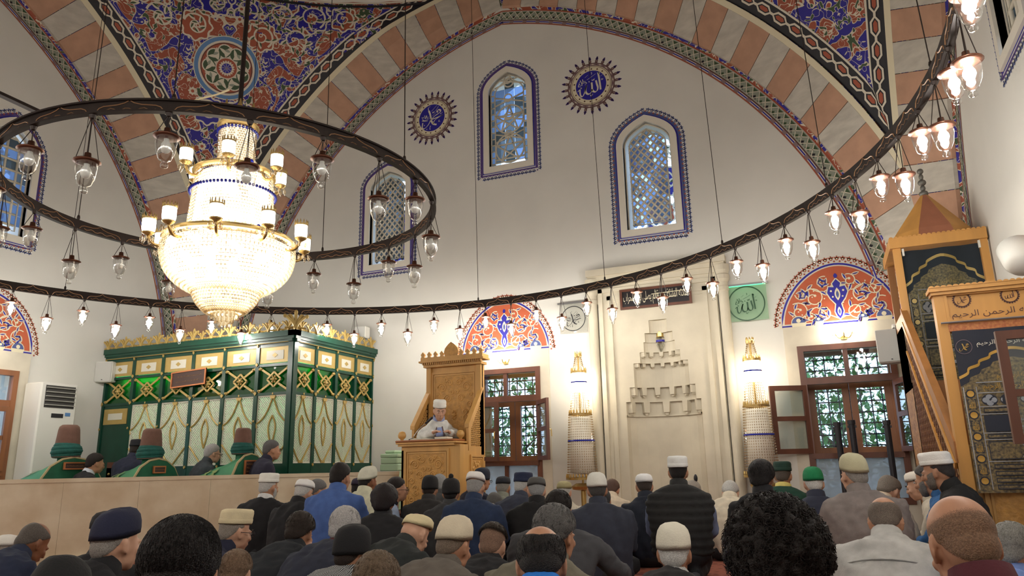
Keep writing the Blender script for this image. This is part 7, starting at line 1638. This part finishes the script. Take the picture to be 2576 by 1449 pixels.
# --- middle rows
P_(592, 1283, 4.9, 62, 'man in cream cap and glasses, profile, navy padded jacket', (36, 38, 60), cap='fez', cc=(222, 206, 168), glasses=True, sk='l', hc=(150, 140, 130), style='coat', pit=10, wd=1.1, eyes=True)
P_(755, 1288, 4.9, 30, 'dark-haired youth in black sweater with hand at chin', (30, 34, 40), hc=(46, 36, 30), ht=.016, lump=.003, pit=20, arm=(1, 'chin'))
P_(868, 1275, 4.6, 30, 'white-haired man in navy jacket with red-lined collar', (40, 44, 60), hc=(188, 184, 182), collar=(84, 30, 36), pit=14, wd=1.15, sk='l', ht=.016)
P_(887, 1322, 3.9, 28, 'man in black knitted cap and black and white striped shirt', (30, 32, 38), cap='knit', cc=(18, 18, 22), stripe=True, sk='m', hc=BR, hyaw=12)
P_(1045, 1293, 4.7, 40, 'man in cream skullcap bowing, dark jacket', (38, 42, 42), cap='low', cc=(230, 214, 170), hc=(150, 140, 130), hair='none', pit=36, wd=1.2, sk='l', tilt=.3)
P_(1142, 1299, 3.75, 34, 'man in beige skullcap and taupe jacket with a yoke seam', (100, 92, 84), cap='kufi', cc=(216, 202, 176), hc=(120, 104, 90), pit=18, wd=1.2, sk='m', tilt=.2, ht=.003, seam=True)
P_(1240, 1316, 4.6, 20, 'youth with faded haircut and black shirt', (20, 20, 24), hair='fade', hc=(54, 44, 36), ht=.018, lump=.006, pit=16, sk='l')
P_(1406, 1233, 4.9, 15, 'black-haired man in dark grey jacket leaning on his raised knee', (66, 66, 70), hc=(28, 22, 20), wd=1.25, pit=6, trou=(150, 148, 112), arm=(1, (.40, .25, .30), (.38, .48, .24)))
P_(1397, 1269, 3.3, 25, 'grey-haired man in olive jacket behind the balding man', (110, 104, 88), hc=(96, 94, 92), ht=.016, lump=.004, hyaw=10, wd=1.1)
P_(1696, 1319, 3.75, 6, 'white-haired man in white cotton cap and check collar', (30, 28, 30), cap='kufi', cc=(226, 220, 202), hc=(206, 204, 200), collar='check', tilt=.12, sk='m', pit=6)
P_(2228, 1253, 3.95, 2, 'balding man in pale grey jacket, seen from behind', (184, 182, 178), hair='bald3', hc=(112, 100, 90), sk='m', wd=1.12, ht=.006, pit=26, seam=True)
P_(2552, 1316, 3.4, 25, 'grey-haired man in blue shirt at the right picture edge', (116, 142, 204), hc=(140, 138, 132), style='shirt', pit=16)
P_(84, 1318, 4.9, 48, 'balding dark-skinned man in navy jacket at the lower left', (32, 40, 64), hair='bald', hc=(96, 88, 82), sk='d', pit=32, ht=.005, wd=1.15, hyaw=10)
P_(14, 1347, 6.0, 20, 'man in white cap cut by the left picture edge', (50, 54, 64), cap='low', cc=(232, 228, 220), hc=(160, 150, 140), sk='l')
P_(272, 1288, 3.9, 20, 'man in black skullcap hidden behind the big navy cap', (24, 24, 28), cap='low', cc=(22, 20, 24), wd=.95)
P_(135, 1405, 2.5, 30, 'person in black hood bent low at the bottom left', (18, 18, 20), cap='knit', cc=(18, 18, 20), pit=40)
P_(222, 1403, 4.6, 10, 'dark brown-haired person low beside the big navy cap', (30, 28, 28), hc=(58, 46, 40), pit=20)
P_(593, 1384, 3.5, 25, 'boy with cropped light brown hair near the black-haired man', (30, 30, 40), hc=(122, 98, 78), sk='l', sc=.88, ht=.006)
P_(948, 1388, 2.7, 20, 'boy with tousled grey-brown hair at the bottom centre', (70, 64, 58), hc=(104, 86, 68), sk='l', sc=.90, ht=.020, lump=.006, nstr=900)
# --- nearest heads
P_(293, 1283, 3.35, 52, 'large man in navy cap and black collar, lower left', (20, 20, 24), cap='kufi', cc=(28, 32, 58), hc=(150, 144, 138), sk='l', pit=4, style='coat', tilt=.18, hyaw=5, ht=.004)
P_(450, 1303, 1.72, 14, 'black-haired man nearest the camera, lower left', (22, 24, 30), hc=(24, 20, 20), ht=.013, nstr=6500, lump=.0012, pit=10, style='coat')
P_(1362, 1325, 2.55, 2, 'balding black-haired man with bright blue collar', (28, 112, 200), hair='bald3', hc=(24, 20, 20), ht=.010, sk='m', pit=26, collar=(30, 116, 206), style='coat', nstr=700, wd=1.1)
P_(1960, 1255, 1.66, 0, 'man with big curly black hair nearest the camera', (40, 40, 44), hc=(28, 22, 20), ht=.036, lump=.020, nstr=4200, pit=8)
P_(2421, 1254, 1.95, -24, 'bald man in maroon jacket nearest the camera, lower right', (84, 32, 42), hair='bald2', hc=(136, 106, 84), ht=.002, sk='m', pit=20, style='coat', wd=1.1, collar=(84, 32, 42))
finish()
